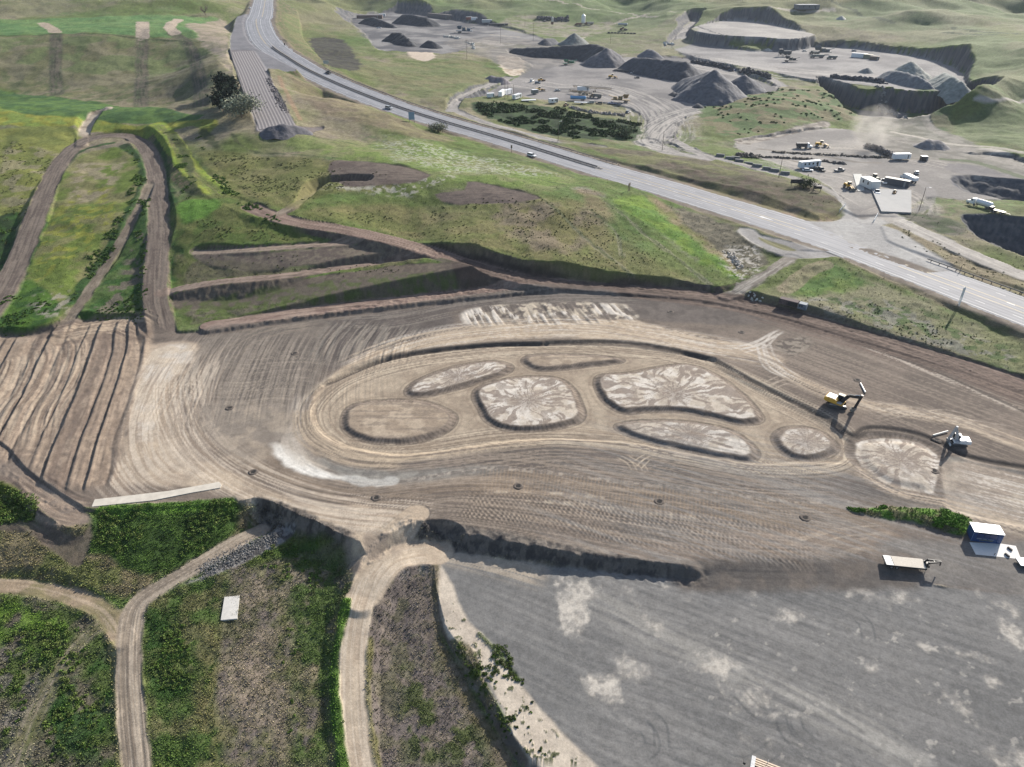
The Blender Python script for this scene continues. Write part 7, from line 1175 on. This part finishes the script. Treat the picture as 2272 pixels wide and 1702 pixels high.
def zone(s, k='o'): 
    m = np.zeros((NR, NT), np.float32); p_ = world(s, k); sl_, d = polyfield(p_, 8); d = d + (fbm(X[sl_], Y[sl_], 4, 3, 91) - .5) * 5 + (fbm(X[sl_], Y[sl_], 15, 2, 92) - .5) * 4; m[sl_] = (d < 0); return m
def shrubs(name, label, zones, n_, rad, leaf, ln, c1, c2, seed, lift=.5):
    D_ = sum(zone(q) * w for q, w in zones); D_ = np.clip(D_, 0, 9) * (fbm(X, Y, 7, 3, seed + 40) > .52); ii, jj, x, y, z = scatter(n_, D_, seed); r_ = np.random.default_rng(seed); R_ = r_.uniform(*rad, n_); P_ = r_.normal(0, 1, (n_, ln, 3)); P_ /= np.linalg.norm(P_, axis=2)[..., None]; P_ *= (r_.uniform(.55, 1, (n_, ln, 1)) * R_[:, None, None]); P_[..., 2] = np.abs(P_[..., 2]) * lift * 1.3; P_ += np.stack([x, y, z], -1)[:, None]; k = r_.random((n_, 1, 1)); cc = np.broadcast_to(c1 * (1 - k) + c2 * k, (n_, ln, 3)) * r_.uniform(.75, 1.25, (n_, ln, 1))
    o = leaves(name, P_.reshape(-1, 3), leaf, cc.reshape(-1, 3), seed); return tag(o, label, 'shrubs', None, 'stuff')
shrubs('weeds', 'lush green weeds along the lower left bank and between the dirt roads', [("200,1105 500,1088 520,1130 470,1180 330,1230 200,1180", .55), ("312,1330 340,1300 400,1300 420,1420 405,1510 340,1510 315,1450", 1.6), ("480,1245 370,1290 340,1320 460,1320 480,1280", .8), ("-40,1075 60,1080 60,1120 -40,1110", 1.5), ("90,1400 240,1370 245,1657 60,1657 130,1500", .7), ("-40,1300 180,1310 120,1400 40,1560 -40,1657", .35), ("330,1520 420,1520 420,1657 340,1657", .5), ("560,1160 700,1165 700,1300 640,1657 610,1400 560,1200", .25), ("0,1300 200,1300 160,1390 0,1390", .5)], 800, (.25, .85), .15, 44, C(92, 124, 54), C(122, 136, 76), 21)
shrubs('weeds', 'bright green weed bank left of the blue kiosk', [("1840,1100 1950,1096 2040,1104 2092,1122 2090,1158 2040,1150 1960,1126 1880,1114", 1)], 190, (.4, 1.0), .17, 50, C(112, 156, 58), C(96, 134, 54), 22); shrubs('weeds', 'green weeds scattered on the chalky edge of the gravel lot', [("975,1385 1040,1450 1100,1570 1060,1540 1000,1440", 1.2), ("1035,1370 1060,1390 1130,1480 1110,1470 1050,1400", 1.6), ("950,1270 1010,1340 1100,1450 1220,1600 1150,1657 1060,1500", .12)], 190, (.2, .5), .12, 30, C(84, 112, 44), C(100, 108, 66), 23)
shrubs('shrubs', 'dark bushy bank between the gravel yard and the highway', [("1025,222 1180,230 1300,255 1380,268 1370,300 1260,300 1160,285 1040,250", 1)], 620, (1.2, 2.8), .6, 34, C(50, 76, 38), C(66, 94, 46), 24); shrubs('shrubs', 'dark shrubs on the green mound between the two quarry yards', [("1515,230 1640,200 1740,195 1840,225 1850,255 1760,262 1600,292", 1)], 150, (.6, 1.6), .5, 22, C(72, 100, 54), C(84, 108, 62), 25, .4)
shrubs('shrubs', 'dark green hedgerow growth beside the hairpin and hill tracks', [("268,315 305,345 314,390 290,450 255,510 185,615 150,655 175,600 250,480 285,400 290,345", 1), ("300,430 322,430 322,560 305,670 280,690 300,560", .8), ("175,690 300,690 300,655 220,640", .8), ("0,470 25,470 0,590", 1), ("20,640 100,640 120,690 60,720 0,720 0,660", .8), ("372,290 400,330 420,420 450,450 400,440 380,350", .8), ("425,285 462,370 560,450 640,500 560,480 470,410", .8)], 800, (.3, .8), .24, 26, C(84, 116, 52), C(104, 130, 62), 26)
shrubs('sagebrush', 'grey-green sagebrush dotted over the middle hill', [("640,340 840,380 700,420 560,440 430,330 520,330", 1.5), ("670,455 940,445 1150,430 1260,440 1320,500 1500,600 1180,570 1000,530 800,490", 1.2), ("400,560 860,560 860,590 400,600", .8), ("420,470 600,480 640,520 440,530", 1.5), ("1700,640 1900,650 2212,770 2212,800 1900,720", 1.5), ("1900,470 2060,540 2212,610 2212,640 2000,560", .7), ("0,300 130,330 60,470 0,560", .8)], 1500, (.2, .5), .16, 16, C(112, 116, 74), C(84, 92, 56), 27)
def tree(name, label, k, x, y, h, rad, c, seed, leaf=.4, n_=2200, trunk=True, cat='tree', squash=.75, bare=False, dz=0):
    b = Vector(G(k, x, y)); b.z += dz; r = root(name, label, cat, b); rr = random.Random(seed); q = MB(); lim = []; q.cyl((0, 0, -.5), (0, 0, h * .4), h * .035, h * .022, n=8)
    for i in range(9 if not bare else 22): a = rr.uniform(0, 6.28); z0 = h * rr.uniform(.15, .4); e = Vector((math.cos(a) * rad * rr.uniform(.4, .8), math.sin(a) * rad * rr.uniform(.4, .8), h * rr.uniform(.5, .92))); q.cyl((0, 0, z0), e, h * .014, h * .004, n=5); lim.append(e)
    if bare:
        for e in lim:
            for _ in range(5): q.cyl(e * rr.uniform(.5, .95), e + Vector((rr.gauss(0, 1), rr.gauss(0, 1), rr.uniform(.2, 1.6))) * rad * .25, h * .004, h * .0015, n=4)
    q.build('trunk' if not bare else 'branches', TARW, r)
    if bare: return r
    r_ = np.random.default_rng(seed); cl = np.array([tuple(e) for e in lim] + [(rr.gauss(0, rad * .4), rr.gauss(0, rad * .4), h * rr.uniform(.35, .8)) for _ in range(12)]); ci = r_.integers(0, len(cl), n_); P_ = cl[ci] + r_.normal(0, 1, (n_, 3)) * rad * .26 * np.array([1, 1, squash]); P_[:, 2] = np.maximum(P_[:, 2], h * .06)
    leaves('crown', P_, leaf, np.broadcast_to(c, (n_, 3)) * (.6 + .6 * r_.random(len(cl))[ci])[:, None], seed, parent=r); return r
tree('olive_tree', 'pale silvery tree beside the lower end of the runaway truck bed', 'a1', 1975, 960, 9.5, 7.5, C(176, 182, 158), 31, .5, 3600); 
for i, (x, y, h, lab) in enumerate(((1870, 760, 9, 'dark green tree, highest of the thicket left of the truck bed wall'), (1900, 850, 10, 'dark green tree in the middle of the thicket left of the truck bed wall'), (1850, 905, 9, 'dark green tree, lowest of the thicket, left of the pale silvery tree'))): tree('dark_tree', lab, 'a1', x, y, h, 5.5, C(44, 60, 44), 33 + i, .8, 3000)
tree('bare_tree', 'leafless tree on the ridge track beyond the green field', 'a1', 1678, 125, 9, 6, None, 37, bare=True); tree('bush', 'pale round bush at the lower right end of the dark bushy bank', 'a3', 990, 1120, 5.5, 4.2, C(132, 144, 108), 38, .4, 1500, cat='bush'); tree('bush', 'pale grey bush beside the near lanes, right of the blue-grey sign', 'a2', 1520, 1080, 4, 5, C(138, 142, 118), 39, .35, 1300, cat='bush'); tree('bush', 'dark bush at the corner of the billboard bank', 'a4', 420, 1530, 3, 4, C(66, 84, 50), 40, .35, 900, cat='bush')
# ------------------------------------------------------------------ air
def volume(name, b, dens, label, col=(.72, .80, .92), noise=None, aniso=.2):
    q = MB(); q.box(*b); m = bpy.data.materials.new(name); m.use_nodes = True; nt = m.node_tree; nt.nodes.remove(nt.nodes['Principled BSDF']); v = nd(nt, 'ShaderNodeVolumePrincipled'); v.inputs['Density'].default_value = dens; v.inputs['Color'].default_value = (*col, 1); v.inputs['Anisotropy'].default_value = aniso; nt.links.new(v.outputs[0], nt.nodes['Material Output'].inputs['Volume'])
    if noise:
        tc = nd(nt, 'ShaderNodeTexCoord'); n_ = nd(nt, 'ShaderNodeTexNoise'); n_.inputs['Scale'].default_value = noise; n_.inputs['Detail'].default_value = 4; g = nd(nt, 'ShaderNodeTexGradient', gradient_type='SPHERICAL'); mp = nd(nt, 'ShaderNodeMapping'); cx = [(b[0] + b[1]) / 2, (b[2] + b[3]) / 2, (b[4] + b[5]) / 2]; hx = [(b[1] - b[0]) / 2, (b[3] - b[2]) / 2, (b[5] - b[4]) / 2]
        mp.inputs['Scale'].default_value = tuple(1 / q_ for q_ in hx); mp.inputs['Location'].default_value = tuple(-c_ / h_ for c_, h_ in zip(cx, hx)); nt.links.new(tc.outputs['Object'], mp.inputs[0]); nt.links.new(tc.outputs['Object'], n_.inputs['Vector']); nt.links.new(mp.outputs[0], g.inputs[0]); a_ = nd(nt, 'ShaderNodeMath', operation='MULTIPLY'); s_ = nd(nt, 'ShaderNodeMapRange'); s_.inputs[1].default_value = .42; s_.inputs[2].default_value = .7; nt.links.new(n_.outputs[0], s_.inputs[0]); nt.links.new(g.outputs[1], a_.inputs[0]); nt.links.new(s_.outputs[0], a_.inputs[1]); d_ = nd(nt, 'ShaderNodeMath', operation='MULTIPLY'); d_.inputs[1].default_value = dens; nt.links.new(a_.outputs[0], d_.inputs[0]); nt.links.new(d_.outputs[0], v.inputs['Density'])
    o = q.build(name, m); tag(o, label, 'haze' if not noise else 'dust', None, 'stuff'); return o
volume('haze', (-5200, 5200, -5200, 5200, -16, 420), .00005, 'thin blue haze over the far quarry and hills')
d0 = G('a4', 1000, 1230); volume('dust', (d0[0] - 16, d0[0] + 12, d0[1] - 8, d0[1] + 16, d0[2] - 1, d0[2] + 24), .22, 'pale plume of dust rising from the rubble heap', (.9, .86, .8), .12)
